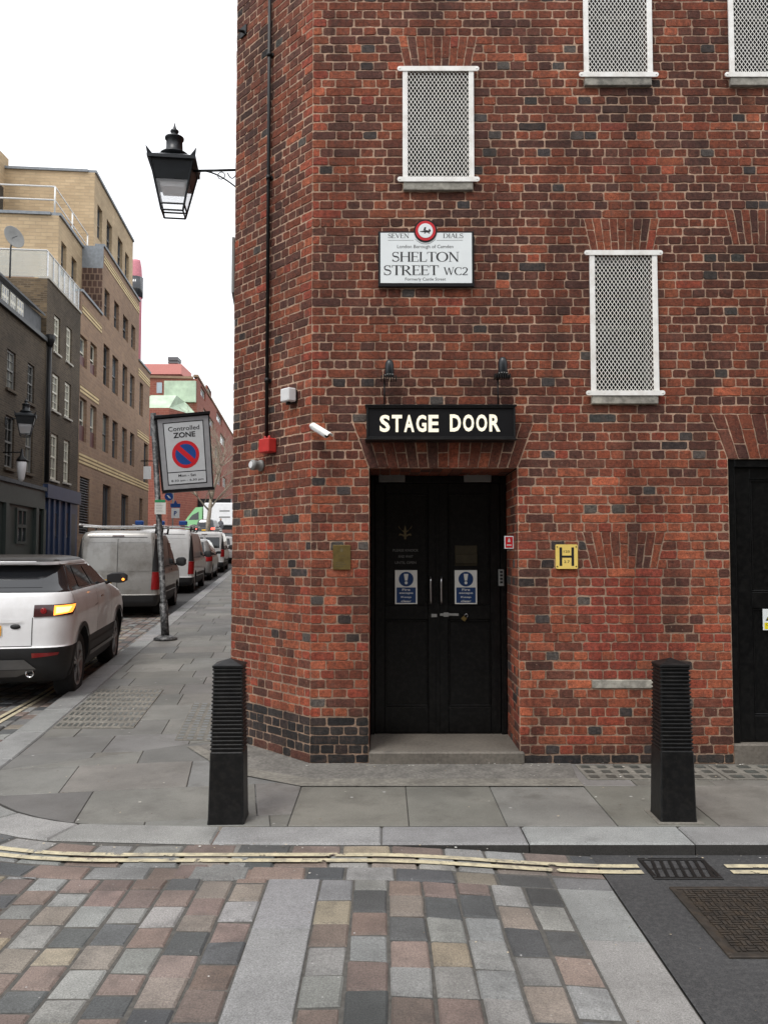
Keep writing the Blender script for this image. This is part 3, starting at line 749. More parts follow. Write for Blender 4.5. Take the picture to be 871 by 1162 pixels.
def lay_bricks(mb, T, face, s0, s1, z0, z1, rects=(), arches=(), infills=(), bond='english', col=None, phase=0):
    J = .0088; c = int(round(z0/CH))
    while (c+1)*CH <= z1+.001:
        za, zb = c*CH, (c+1)*CH; zm = (za+zb)/2; c += 1
        blk = []
        for (a, b, y0, y1) in rects:
            if y0 < zm < y1: blk.append((a, b, a, b))
        for A in arches:
            if A['z0'] < zm < A['z1']:
                f0 = (za-A['z0'])/(A['z1']-A['z0']); f1 = (zb-A['z0'])/(A['z1']-A['z0'])
                blk.append((A['a0']+(A['a1']-A['a0'])*f0, A['b0']+(A['b1']-A['b0'])*f0, A['a0']+(A['a1']-A['a0'])*f1, A['b0']+(A['b1']-A['b0'])*f1))
        blk.sort(key=lambda t: t[0]); segs = []; cur = (s0, s0)
        for a0, b0, a1, b1 in blk:
            if a0 > cur[0]+.01: segs.append((cur[0], a0, cur[1], a1))
            if b0 > cur[0]: cur = (b0, b1)
        if cur[0] < s1-.01: segs.append((cur[0], s1, cur[1], s1))
        header = (c % 2 == 0)
        U = .1125 if header else .225
        off = phase+(.0 if not header else -.0562)+rnd.uniform(-.012, .012)
        joints = []; s = -1.0+off
        while s < s1+.3:
            joints.append(s); u = U
            if rnd.random() < .05: u = .225 if header else .1125
            s += u*1.0+rnd.uniform(-.006, .006)
        for (a0, b0, a1, b1) in segs:
            js = [s for s in joints if min(a0, a1)+.045 < s < max(b0, b1)-.045]
            ed = [(a0, a1)]+[(s, s) for s in js]+[(b0, b1)]
            for (l0, l1), (r0, r1) in zip(ed[:-1], ed[1:]):
                l0, l1 = max(l0, a0), max(l1, a1); r0, r1 = min(r0, b0), min(r1, b1)
                if r0-l0 < .02 and r1-l1 < .02: continue
                m0 = (l0+r0)/2; ff = face
                for (ia, ib, iz0, iz1) in infills:
                    if ia < m0 < ib and iz0 < zm < iz1: ff = 'infill'
                hd = (r0-l0) < .15
                mb.m = 0; mb.c = col(m0, zm, hd) if col else palette(ff, m0, zm, hd)
                # corner bricks are a brighter rubbed red
                if face in ('main', 'chamfer') and m0 < .1 and s0 < .02 and zm > .35 and rnd.random() < .5: mb.c = vary(rnd.choice(ORANGE), .15)
                zz = .002*math.sin(m0*2.3+c*.7)
                h = J/2*rnd.uniform(.7, 1.3)
                brick(mb, T, [(l0+h, za+h+zz), (r0-h, za+h+zz), (r1-h, zb-h+zz), (l1+h, zb-h+zz)])
def lay_arch(mb, T, A, n):
    h = .0035
    for k in range(n):
        f0, f1 = k/n, (k+1)/n
        bl = A['a0']+(A['b0']-A['a0'])*f0; br = A['a0']+(A['b0']-A['a0'])*f1
        tl = A['a1']+(A['b1']-A['a1'])*f0; tr = A['a1']+(A['b1']-A['a1'])*f1
        cut = .34 if k % 2 else .66
        for g0, g1 in ((0, cut), (cut, 1)):
            z0 = A['z0']+(A['z1']-A['z0'])*g0; z1 = A['z0']+(A['z1']-A['z0'])*g1
            L0, L1 = bl+(tl-bl)*g0, bl+(tl-bl)*g1; R0, R1 = br+(tr-br)*g0, br+(tr-br)*g1
            mb.m = 0; mb.c = palette('arch', bl, 3, False)
            brick(mb, T, [(L0+h, z0+h), (R0-h, z0+h), (R1-h, z1-h), (L1+h, z1-h)], r=.004)
def mortar_sheet(mb, T, s0, s1, z0, z1, holes, d=-.0042, reveal=.0, mcol=None):
    S = sorted(set([s0, s1]+[h[0] for h in holes]+[h[1] for h in holes]+lins(s0, s1, 3))); S = [s for s in S if s0 <= s <= s1]
    Z = sorted(set([z0, z1]+[h[2] for h in holes]+[h[3] for h in holes])); Z = [z for z in Z if z0 <= z <= z1]
    mb.m = 1
    for a, b in zip(S[:-1], S[1:]):
        for p, q in zip(Z[:-1], Z[1:]):
            m0, m1 = (a+b)/2, (p+q)/2
            if any(h[0] < m0 < h[1] and h[2] < m1 < h[3] for h in holes): continue
            zz = lins(p, q, max(1, int((q-p)/.6)))
            for u0, u1 in zip(zz[:-1], zz[1:]):
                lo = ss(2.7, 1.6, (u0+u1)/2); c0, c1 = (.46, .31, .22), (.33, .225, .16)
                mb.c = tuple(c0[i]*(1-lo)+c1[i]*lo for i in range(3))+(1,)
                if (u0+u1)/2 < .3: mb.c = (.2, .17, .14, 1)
                mb.poly([T(a, d, u0), T(b, d, u0), T(b, d, u1), T(a, d, u1)])
    if reveal:
        for (a, b, p, q) in holes:
            mb.c = (.1, .05, .04, 1)
            mb.poly([T(a, d, p), T(a, d, q), T(a, -reveal, q), T(a, -reveal, p)]); mb.poly([T(b, d, p), T(b, -reveal, p), T(b, -reveal, q), T(b, d, q)])
            mb.poly([T(a, d, q), T(b, d, q), T(b, -reveal, q), T(a, -reveal, q)]); mb.poly([T(a, d, p), T(a, -reveal, p), T(b, -reveal, p), T(b, d, p)])
TM = frame(C3, (1, 0, 0), (0, -1, 0)); TC = frame(C3, cu, cn)
sn = Vector((-su.y, su.x, 0)); TS = frame(E3, su, sn)
def wp(px, py): q = on_y(px, py, WY); return q.x-XC, q.z
def rect(pl, pr, pt, pb):                                # pixel rectangle on the main wall -> s0, s1, z0, z1
    a, b = wp((pl+pr)/2, pt), wp((pl+pr)/2, pb); h = (a[1]+b[1])/2
    l = wp(pl, (pt+pb)/2)[0]; r = wp(pr, (pt+pb)/2)[0]
    return [l, r, b[1], a[1]]
TOP = 8.09
theatre = thing('brick_theatre', (XC, WY, 0), 'red brick theatre corner with a canted edge and barred windows', 'building')
D0 = rect(418.5, 588, 527, 862); DOOR = (D0[0], D0[1], 0, snap(D0[3]))
r0 = rect(829, 900, 520, 862); RDOOR = (r0[0], r0[0]+1.15, 0, snap(r0[3]))
def winrect(pl, pr, pt, pb, H=None):
    r_ = rect(pl, pr, pt, pb); z0 = snap(r_[2]); return (r_[0], r_[1], z0, snap(r_[3]) if H is None else z0+snap(H))
W1 = winrect(460, 533, 84, 204); W4 = winrect(672, 741, 286, 448); W2 = winrect(664, 734, -40, 88, 1.15); W3 = winrect(828, 898, -40, 88, 1.15)
W0 = (W1[0], W1[1], W1[3]+1.2, W1[3]+2.1)
def arch(r_, n, spread=.06):
    return dict(a0=r_[0], b0=r_[1], a1=r_[0]-spread, b1=r_[1]+spread, z0=r_[3], z1=r_[3]+n*CH)
bl = rect(833, 900, 280, 440); BL = (bl[0], bl[1], snap(bl[2]), snap(bl[3]))
lo_ = rect(672, 746, 644, 775); LO = (lo_[0], lo_[1], snap(lo_[2]), snap(lo_[3]))
AR = [(arch(W1, 4), 9), (arch(W4, 4), 9), (arch(W2, 4), 9), (arch(W3, 4), 9), (arch(BL, 4), 9), (arch(LO, 4, .07), 9), (arch(RDOOR, 5, .13), 13), (arch(DOOR, 5, .13), 15)]
sill_w = .03; sills = []
def sill_rect(r_, h=.062, e=.02): return (r_[0]-e, r_[1]+e, r_[2]-h, r_[2])
SILLS = [sill_rect(W1, CH), sill_rect(W4, CH), sill_rect(W2, CH), sill_rect(W3, CH), (LO[0]-.01, LO[0]+.52, LO[2]-CH, LO[2])]
blocks = [DOOR, RDOOR, W1, W2, W3, W4]+SILLS
mb = MB()
SR = 6.0
lay_bricks(mb, TM, 'main', 0, SR, 0, TOP, rects=blocks, arches=[a for a, n in AR], infills=[(LO[0]-.04, LO[1]+.03, LO[2], LO[3])])
for a, n in AR: lay_arch(mb, TM, a, n)
mortar_sheet(mb, TM, 0, SR, 0, TOP, [W1, W2, W3, W4], reveal=.16) if False else None
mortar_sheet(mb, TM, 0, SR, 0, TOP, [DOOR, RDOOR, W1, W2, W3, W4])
for h in (W1, W2, W3, W4):
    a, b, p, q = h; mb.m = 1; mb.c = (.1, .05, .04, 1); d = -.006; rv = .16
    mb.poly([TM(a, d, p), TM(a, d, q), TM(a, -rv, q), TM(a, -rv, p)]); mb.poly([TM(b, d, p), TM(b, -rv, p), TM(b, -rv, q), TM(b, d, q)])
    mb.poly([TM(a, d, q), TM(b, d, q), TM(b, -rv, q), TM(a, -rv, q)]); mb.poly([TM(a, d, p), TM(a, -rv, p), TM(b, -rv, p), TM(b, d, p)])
o = mb.build('wall', [M['brick'], M['mortar']], theatre)
mb = MB(); lay_bricks(mb, TC, 'chamfer', 0, CL, 0, TOP, phase=.03); mortar_sheet(mb, TC, 0, CL, 0, TOP, []); mb.build('wall', [M['brick'], M['mortar']], theatre)
mb = MB(); lay_bricks(mb, TS, 'side', 0, 3.5, 0, TOP); mortar_sheet(mb, TS, 0, 3.5, 0, TOP, [])
mb.build('wall', [M['brick'], M['mortar']], theatre)
brick_tex_mat('far_red_wall', rgb(110, 62, 50), rgb(92, 52, 44), rgb(150, 120, 100))
mb = MB(); 
for k in range(30):
    a, b = 3.5+k*2, 5.5+k*2
    pa, pb = E3+su*a, E3+su*b
    i = mb.add([(pa.x, pa.y, 0), (pb.x, pb.y, 0), (pb.x, pb.y, 9), (pa.x, pa.y, 9)]); mb.face((i, i+1, i+2, i+3), [(a, 0), (b, 0), (b, 9), (a, 9)])
mb.build('wall', M['far_red_wall'], theatre)
mb = MB(); mb.poly([(XC, WY+.02, TOP), (XC+SR, WY+.02, TOP), (XC+SR, 60, TOP), (E3.x-6.5, 60, TOP), (E3.x+.02, E3.y, TOP)]); mb.poly([(XC+SR, WY, 0), (XC+SR, 20, 0), (XC+SR, 20, TOP), (XC+SR, WY, TOP)])
mb.build('roof', M['asphalt'], theatre)
# stage door recess: brick reveals, soffit, floor step
RB = 7.35; DX0, DX1 = DOOR[0]+XC, DOOR[1]+XC
TR = frame((DX1, WY, 0), (0, 1, 0), (-1, 0, 0)); TL = frame((DX0, WY, 0), (0, 1, 0), (1, 0, 0))
for T in (TR, TL):
    mb = MB(); lay_bricks(mb, T, 'reveal', .004, RB-WY, 0, DOOR[3]); mortar_sheet(mb, T, .004, RB-WY, 0, DOOR[3], []); mb.build('wall', [M['brick'], M['mortar']], theatre)
mb = MB(); mb.box(DX0-.3, DX1+.3, RB+.03, RB+.06, -.1, 3); mb.build('recess_back', M['dark_interior'], theatre)
mb = MB(); T = lambda s, d, z: (DX0+s, WY+z, DOOR[3]-d)
n_ = 14
for k in range(n_):
    for z0, z1 in ((.005, .11), (.12, .34), (.35, .57), (.58, .69)):
        mb.m = 0; mb.c = palette('arch', 1, 3, False); ww = (DX1-DX0)/n_
        brick(mb, T, [(k*ww+.004, z0), ((k+1)*ww-.004, z0), ((k+1)*ww-.004, z1), (k*ww+.004, z1)])
mb.m = 1; mb.c = (.2, .13, .1, 1); mb.poly([T(0, -.006, 0), T(DX1-DX0, -.006, 0), T(DX1-DX0, -.006, .72), T(0, -.006, .72)])
mb.build('soffit', [M['brick'], M['mortar']], theatre)
SZ = .098
mb = MB(); mb.bbox(DX0-.0, DX1+.035, WY-.03, RB+.05, -.03, SZ, .012); mb.build('doorstep', M['step_stone'], theatre)
mb = MB()
rx0, rx1 = RDOOR[0]+XC, RDOOR[1]+XC
mb.bbox(rx0+.0, rx1+.05, WY-.02, WY+.3, -.03, .155, .01); mb.build('doorstep', M['step_stone'], theatre)
# sills
for (a, b, p, q), nm in zip(SILLS, range(5)):
    mb = MB(); mb.bbox(a+XC, b+XC, WY-.028 if nm < 4 else WY-.008, WY+.14 if nm < 4 else WY+.02, p+.004, q-.003, .004)
    o = mb.build('window_sill', M['sill_stone'], theatre)
    if nm == 4: o['label'] = 'pale blocked window sill low in the brickwork'
# barred windows
def guard(r_, parent, ext=.055, hextra=.0):
    x0, x1, z0, z1 = r_[0]+XC-.025, r_[1]+XC+.03, r_[2]-.0, r_[3]+.012
    yf = WY-.03; bw = .042
    mb = MB()
    mb.bbox(x0, x0+bw, yf, yf+.022, z0+.03, z1-.03, .003); mb.bbox(x1-bw, x1, yf, yf+.022, z0+.03, z1-.03, .003)
    for zc in (z0+.018, z1-.018):
        h = .02; pts = []
        for k in range(9): t = -math.pi/2+math.pi*k/8; pts.append((x1+ext*.8-h+h*math.cos(t), zc+h*math.sin(t)))
        for k in range(9): t = math.pi/2+math.pi*k/8; pts.append((x0-ext*.8+h+h*math.cos(t), zc+h*math.sin(t)))
        mb.rings([[(x, yf+.004, z) for x, z in pts], [(x, yf-.006, z) for x, z in pts]], cap=True)
        for xx in (x0-ext*.8+h, x1+ext*.8-h): mb.lathe([(.006, 0), (.006, -.004), (.001, -.005)], (xx, yf-.006, zc), 8, 'y')
    g = mb.build('guard_frame', M['white_paint'], parent)
    mb = MB(); X0, X1, Z0, Z1 = x0+bw*.5, x1-bw*.5, z0+.04, z1-.036; a, b = .032, .047; ym = yf+.012
    for sg in (1, -1):
        k0 = -int((Z1-Z0)/b)-2; k1 = int((X1-X0)/a)+int((Z1-Z0)/b)+3
        for k in range(k0, k1):
            # x = X0 + k*a + sg*(z-Z0)*a/b ... clip to the rectangle
            xs = X0+k*a; lo, hi = Z0, Z1
            f = lambda z: xs+sg*(z-Z0)*a/b
            if sg > 0: lo = max(lo, Z0+(X0-xs)*b/a); hi = min(hi, Z0+(X1-xs)*b/a)
            else: lo = max(lo, Z0+(xs-X1)*b/a); hi = min(hi, Z0+(xs-X0)*b/a)
            if hi-lo < .01: continue
            w_ = .0027; yy = ym+.0015*sg
            p0, p1 = (f(lo), lo), (f(hi), hi)
            mb.rings([[(p[0]-w_, yy-.001, p[1]), (p[0]+w_, yy-.001, p[1]), (p[0]+w_, yy+.001, p[1]), (p[0]-w_, yy+.001, p[1])] for p in (p0, p1)])
    mb.build('wire_mesh', M['mesh_paint'], g); return g
for r_, lb in ((W1, None), (W2, None), (W3, None), (W4, 'tall barred window right of the street name sign')):
    mb = MB(); x0, x1, z0, z1 = r_[0]+XC, r_[1]+XC, r_[2], r_[3]; yf = WY+.12
    for a in ((x0, x0+.045, z0, z1), (x1-.045, x1, z0, z1), (x0+.046, x1-.046, z0, z0+.05), (x0+.046, x1-.046, z1-.045, z1), (x0+.046, x1-.046, (z0+z1)/2-.02, (z0+z1)/2+.02)):
        mb.box(a[0], a[1], yf-.02, yf+.03, a[2], a[3])
    wn = mb.build('window', M['sash_dark'], theatre)
    if lb: wn['label'] = lb
    mb = MB(); mb.box(x0+.001, x1-.001, yf+.012, yf+.016, z0, z1); mb.build('pane', M['dark_pane'], wn)
    guard(r_, theatre)

# ================================================================== DOORS
def panel_leaf(x0, x1, y, z0, z1, rows, parent, name='door', st=.085):
    # a leaf whose stiles and rails stand proud of sunk panels with a moulding
    mb = MB(); t = .045
    mb.box(x0+.002, x1-.002, y+.012, y+t, z0+.002, z1-.002)
    zs = [z0]+[z for r in rows for z in r]+[z1]
    mb.bbox(x0, x0+st, y-.006, y+.012, z0, z1, .003); mb.bbox(x1-st, x1, y-.006, y+.012, z0, z1, .003)
    for k in range(0, len(zs), 2): mb.bbox(x0+st+.001, x1-st-.001, y-.005, y+.012, zs[k], zs[k+1], .003)
    for (a, b) in [(zs[k], zs[k+1]) for k in range(1, len(zs)-1, 2)]:
        m_ = .018
        for q in ((x0+st, x1-st, a, a+m_), (x0+st, x1-st, b-m_, b), (x0+st, x0+st+m_, a+m_, b-m_), (x1-st-m_, x1-st, a+m_, b-m_)):
            mb.bbox(q[0]+.001, q[1]-.001, y+.0005, y+.0125, q[2]+.001, q[3]-.001, .004)
    return mb.build(name, M['black_gloss'], parent)
YD = RB-.06
mb = MB(); fx0, fx1, zt_ = DX0+.004, DX1-.004, DOOR[3]-.004
mb.bbox(fx0, fx0+.035, YD-.03, RB+.02, SZ, zt_); mb.bbox(fx1-.05, fx1, YD-.03, RB+.02, SZ, zt_); mb.bbox(fx0+.036, fx1-.051, YD-.03, RB+.02, zt_-.06, zt_)
mb.build('door_frame', M['black_gloss'], theatre)
xm = on_y(497, 700, YD).x; dl0, dl1 = fx0+.038, fx1-.053; dz0, dz1 = SZ+.008, zt_-.063
pz = lambda py: on_y(497, py, YD).z
rows = [(pz(804), pz(803)), ]
prow = [(pz(806)-.0, 0)]
R1 = [pz(803), pz(698)+0, pz(688), pz(556)]
leaves = []
for x0, x1 in ((dl0, xm-.002), (xm+.002, dl1)):
    l = panel_leaf(x0, x1, YD, dz0, dz1, [(pz(802), pz(703)), (pz(687), pz(560))], theatre); leaves.append(l)
mb = MB(); mb.bbox(xm-.022, xm+.012, YD-.012, YD-.0065, dz0, dz1, .003); mb.build('meeting_strip', M['black_gloss'], leaves[0])
TD = frame((0, YD, 0), (1, 0, 0), (0, -1, 0))            # x, out, z on the door plane
def dp(px, py, off=0.0): q = on_y(px, py, YD-off); return q.x, q.z
for i, px in enumerate((488.5, 500.5)):
    x, z0 = dp(px, 685, .04); z1 = dp(px, 655, .04)[1]
    mb = MB(); pts = [(x, YD-.007, z0), (x, YD-.04, z0+.012), (x, YD-.045, z0+.04), (x, YD-.045, z1-.04), (x, YD-.04, z1-.012), (x, YD-.007, z1)]
    mb.path(pts, .0085, 10); mb.build('handle', M['steel'], leaves[i])
    a, b = dp((444, 542)[i], 543, .05), 0
    zc = dp(444, 542.5, .05)[1]; xa, xb = dp((429.5, 526)[i], 542, .05)[0], dp((459.5, 557.5)[i], 542, .05)[0]
    mb = MB(); mb.bbox(xa, xb, YD-.055, YD-.0065, zc-.034, zc+.034, .006)
    c_ = mb.build('door_closer', M['closer_grey'], leaves[i])
    mb = MB(); mb.path([((xa+xb)/2-.02, YD-.04, zc+.036), ((xa+xb)/2+.02, YD-.12, zc+.06), ((xa+xb)/2+.06, YD-.035, zc+.085)], .007, 8); mb.build('closer_arm', M['closer_grey'], c_)
# hasp
mb = MB(); xa, z = dp(489, 698.5, .01); xb = dp(497, 698.5)[0]; mb.bbox(xa, xb-.012, YD-.014, YD-.0065, z-.014, z+.014, .002); mb.build('hasp', M['grey_paint'], leaves[0])
mb = MB(); xa, z = dp(499, 697.5, .02); xb = dp(524, 697.5, .02)[0]
mb.bbox(xa, xb-.03, YD-.02, YD-.0135, z-.011, z+.011, .002); mb.bbox(xa+.03, xa+.075, YD-.0245, YD-.0205, z-.019, z+.019, .003)
mb.lathe([(.009, -.024), (.009, -.014)], (xa+.1, YD, z), 10, 'y'); mb.build('hasp', M['grey_paint'], leaves[1])
# letter flap
mb = MB(); xa, z0 = dp(516, 642); xb, z1 = dp(541, 619); mb.bbox(xa, xb, YD+.004, YD+.011, z0, z1, .002); mb.bbox(xa, xb, YD-.0115, YD-.0065, z0+.02, z0+.10, .002)
mb.build('letter_flap', M['dark_brass'], leaves[1])
# painted emblem and words on the left leaf
mb = MB(); xe, ze = dp(459.5, 603.5); s_ = .066; dd = -.0115+.0135
Y0 = -.0105
def rel(pts, k=1): return [(xe+a*s_*k, ze+b*s_) for a, b in pts]
for q in ([(-.12, -1), (.12, -1), (.16, .2), (0, .9), (-.16, .2)], [(-.15, .1), (-.8, .5), (-.95, .9), (-.6, .4), (-.18, -.1)], [(.15, .1), (.8, .5), (.95, .9), (.6, .4), (.18, -.1)],
          [(-.15, -.4), (-.7, -.2), (-.85, -.5), (-.5, -.45), (-.15, -.65)], [(.15, -.4), (.7, -.2), (.85, -.5), (.5, -.45), (.15, -.65)]):
    flat(mb, TD, rel(q), Y0)
mb.build('emblem', M['gold_leaf'], leaves[0])
mb = MB()
for tx, py, wpx in (('PLEASE KNOCK', 624.5, 29), ('AND WAIT', 631.5, 17), ('UNTIL OPEN', 638.5, 24)):
    x, z = dp(460, py); xa = dp(460-wpx/2, py)[0]; xb = dp(460+wpx/2, py)[0]
    put_text(mb, tx, TD, x, Y0, z, .022, xb-xa)
mb.build('painted_words', M['dull_white'], leaves[0])
# fire escape notices (stuck on the doors)
for px, lb in ((460.6, 'blue and white fire escape keep clear notice on the left door leaf'), (528.3, 'blue and white fire escape keep clear notice on the right door leaf')):
    xa, z0 = dp(px-12.6, 685.5, .01); xb, z1 = dp(px+12.6, 647, .01)
    t_ = thing('fire_notice', ((xa+xb)/2, YD-.01, z0), lb, 'notice', 'fire escape notices on the stage doors')
    mb = MB(); mb.bbox(xa, xb, YD-.0105, YD-.0065, z0, z1, .001); mb.build('plate', M['notice_white'], t_)
    W_, H_ = xb-xa, z1-z0; xc = (xa+xb)/2
    mb = MB(); disc(mb, TD, xc, .0112, z1-H_*.265, W_*.33); flat(mb, TD, [(xa+W_*.07, z0+H_*.035), (xb-W_*.07, z0+H_*.035), (xb-W_*.07, z0+H_*.49), (xa+W_*.07, z0+H_*.49)], .0112); mb.build('blue_symbol', M['notice_blue'], t_)
    mb = MB(); zc = z1-H_*.265
    flat(mb, TD, [(xc-.011, zc-.012), (xc+.011, zc-.012), (xc+.02, zc+.046), (xc-.02, zc+.046)], .0118); disc(mb, TD, xc, .0118, zc-.032, .0135, 14)
    for k, tx in enumerate(('Fire', 'escape', 'Keep', 'clear')): put_text(mb, tx, TD, xc, .0118, z0+H_*(.425-.112*k), .02 if tx != 'escape' else .018, W_*(.36, .62, .46, .46)[k], bold=.02)
    mb.build('lettering', M['notice_white'], t_)
# padlock
xp, zp = dp(527, 701, .035)
t_ = thing('padlock', (xp, YD-.03, zp), 'small brass padlock hanging open from the hasp of the stage doors', 'padlock')
mb = MB(); ca, sa = math.cos(R(-35)), math.sin(R(-35)); T = lambda s, d, z: (xp+s*ca-z*sa, YD-.03-d, zp+s*sa+z*ca)
mb.T = T; mb.bbox(-.02, .02, -.008, .008, -.028, .008, .003); mb.build('lock_body', M['brass'], t_)
mb = MB(T); mb.path([(-.013, 0, .008), (-.013, 0, .024)]+[(.013*-math.cos(t), 0, .024+.013*math.sin(t)) for t in lins(.3, 2.8, 6)]+[(.013, 0, .024), (.013, 0, .01)], .0032, 8); mb.build('shackle', M['steel'], t_)
# keypad / intercom on the right side of the frame
xa, z0 = dp(565, 665, .03); xb, z1 = dp(571, 646, .03)
t_ = thing('door_keypad', ((xa+xb)/2, YD-.03, z0), 'narrow grey entry keypad beside the right stage door leaf', 'keypad')
mb = MB(); mb.bbox(xa, xb, YD-.055, YD-.0305, z0, z1, .004); mb.build('case', M['grey_paint'], t_)
mb = MB()
for k in range(4): mb.box((xa+xb)/2-.012, (xa+xb)/2+.012, YD-.058, YD-.0552, z0+.025+k*.03, z0+.042+k*.03)
mb.build('buttons', M['sign_black'], t_)
# small red notice on the right reveal
q = on_plane(579, 615.5, Vector((DX1, WY, 0)), Vector((1, 0, 0)))
t_ = thing('fire_alarm_notice', (DX1, q.y, q.z-.05), 'tiny red and white notice on the brick jamb of the stage door', 'notice')
yy = 6.85; mb = MB(); mb.bbox(DX1-.08, DX1-.004, yy, yy+.004, q.z-.055, q.z+.05, .001); mb.build('plate', M['sign_white'], t_)
mb = MB(); T2 = frame((DX1-.042, yy, 0), (1, 0, 0), (0, -1, 0)); flat(mb, T2, [(-.03, q.z-.047), (.03, q.z-.047), (.03, q.z+.042), (-.03, q.z+.042)], .0015); mb.build('red_panel', M['sign_red'], t_)
mb = MB(); flat(mb, T2, [(-.012, q.z+.0), (.012, q.z+.0), (.006, q.z+.03), (-.004, q.z+.03)], .002); flat(mb, T2, [(-.02, q.z-.03), (.02, q.z-.03), (.02, q.z-.02), (-.02, q.z-.02)], .002); mb.build('symbol', M['notice_white'], t_)

# black side door at the right edge
YR = WY+.06
mb = MB(); zt2 = RDOOR[3]-.003
mb.bbox(rx0+.003, rx0+.06, WY+.02, YR+.08, .157, zt2); mb.bbox(rx1-.06, rx1-.003, WY+.02, YR+.08, .157, zt2); mb.bbox(rx0+.061, rx1-.061, WY+.02, YR+.08, zt2-.06, zt2)
mb.build('door_frame', M['black_gloss'], theatre)
rz = lambda py: on_y(850, py, YR).z
l = panel_leaf(rx0+.063, rx1-.063, YR, .165, zt2-.063, [(rz(812), rz(690)), (rz(672), rz(544))], theatre, st=.13)
l['label'] = 'black panelled side door at the right edge'
xa, z0 = on_y(864.5, 715, YR).x, on_y(864.5, 715, YR).z; z1 = on_y(864.5, 691, YR).z
t_ = thing('warning_notice', (xa+.07, YR-.01, z0), 'white and yellow warning notice on the black side door', 'notice')
TW = frame((0, YR, 0), (1, 0, 0), (0, -1, 0))
mb = MB(); mb.bbox(xa, xa+.14, YR-.0105, YR-.0065, z0, z1, .001); mb.build('plate', M['sign_white'], t_)
mb = MB(); H_ = z1-z0; flat(mb, TW, [(xa+.02, z0+.45*H_), (xa+.12, z0+.45*H_), (xa+.07, z0+.92*H_)], .011); flat(mb, TW, [(xa+.012, z0+.05*H_), (xa+.128, z0+.05*H_), (xa+.128, z0+.36*H_), (xa+.012, z0+.36*H_)], .0112); mb.build('yellow_panel', M['warn_yellow'], t_)
mb = MB()
for q in ([(.02, .45), (.12, .45), (.105, .52), (.035, .52)], [(.02, .45), (.035, .52), (.07, .82), (.07, .92)], [(.12, .45), (.07, .92), (.07, .82), (.105, .52)]): flat(mb, TW, [(xa+a, z0+b*H_) for a, b in q], .0115)
flat(mb, TW, [(xa+.066, z0+.6*H_), (xa+.074, z0+.6*H_), (xa+.074, z0+.75*H_), (xa+.066, z0+.75*H_)], .0116)
put_text(mb, 'Caution', TW, xa+.07, .0116, z0+.27*H_, .018, .09); put_text(mb, 'step', TW, xa+.07, .0116, z0+.14*H_, .016, .05)
mb.build('black_symbol', M['ink_black'], t_)

# ================================================================== SIGNS ON THE WALL
TWL = frame((0, WY, 0), (1, 0, 0), (0, -1, 0))
def wx(px, py, off=0.0): q = on_y(px, py, WY-off); return q.x, q.z
# lit stage door sign box
xa, z0 = wx(415.5, 497.5, .17); xb, z1 = wx(584.5, 460.5, .17)
stage = thing('stage_door_sign', ((xa+xb)/2, WY, z0), 'long black box sign with cream lit letters reading STAGE DOOR', 'sign')
mb = MB(); mb.bbox(xa, xb, WY-.15, WY-.004, z0, z1, .006); mb.build('sign_box', M['sign_black'], stage)
mb = MB(); f_ = .014
for a in ((xa, xb, z0, z0+f_), (xa, xb, z1-f_, z1), (xa, xa+f_, z0+f_, z1-f_), (xb-f_, xb, z0+f_, z1-f_)): mb.bbox(a[0], a[1], WY-.165, WY-.1505, a[2], a[3], .003)
mb.bbox(xa-.012, xb+.012, WY-.172, WY-.001, z1+.0005, z1+.011, .003)
mb.bbox(xa-.012, xb+.012, WY-.172, WY-.001, z0-.010, z0-.0005, .003)
mb.build('frame', M['black_iron'], stage)
mb = MB(); x0, zc = wx(429.5, 480.5, .155); x1, _ = wx(498.5, 480.5, .155); x2, _ = wx(509, 480.5, .155); x3, _ = wx(568.5, 480.5, .155); h_ = wx(430, 471, .155)[1]-wx(430, 490.5, .155)[1]
for wd, a_, b_, dz in (('STAGE', x0, x1, 0), ('DOOR', x2, x3, .004)):
    n_ = len(wd); pitch = (b_-a_)/n_
    for k, ch in enumerate(wd): put_text(mb, ch, TWL, a_+pitch*(k+.5), .1535, zc+dz, h_, pitch*.84, bold=.032)
mb.build('lettering', M['letter_cream'], stage)
# lamp heads above the sign
for i, (px, py0, py1) in enumerate(((440, 408, 432), (568.5, 405, 430))):
    x, zb = wx(px, py1, .12); zt3 = wx(px, py0, .12)[1]; xs_, _ = wx(px-4, py1, .12); y = WY-.12
    t_ = thing('sign_lamp', (xs_, y, z1), ('left', 'right')[i]+' black lamp head on a thin stem above the stage door sign', 'lamp', 'black lamps above the stage door sign')
    mb = MB(); mb.tube((xs_, y, z1+.012), (xs_, y, zb+.02), .006, n=8); mb.build('stem', M['black_iron'], t_)
    mb = MB(); rr = .052
    for k in range(7):
        a0 = (k-3)*.017; mb.bbox(x+a0-.005+(.002*k), x+a0+.005+.002*k, y-.05, y+.05, zb-.0, zb+.035+.006*(3-abs(k-3)), .002)
    mb.build('ribbed_base', M['black_iron'], t_)
    mb = MB(); H_ = zt3-zb; mb.lathe([(.034, .045), (.037, .05), (.036, H_-.045), (.03, H_-.02), (.018, H_-.005), (.002, H_)], (x+.012, y, zb), 16); mb.build('lamp_head', M['lamp_iron'], t_)
    mb = MB(); mb.lathe([(.038, .038), (.038, .049)], (x+.012, y, zb), 16); mb.build('collar', M['grey_paint'], t_)

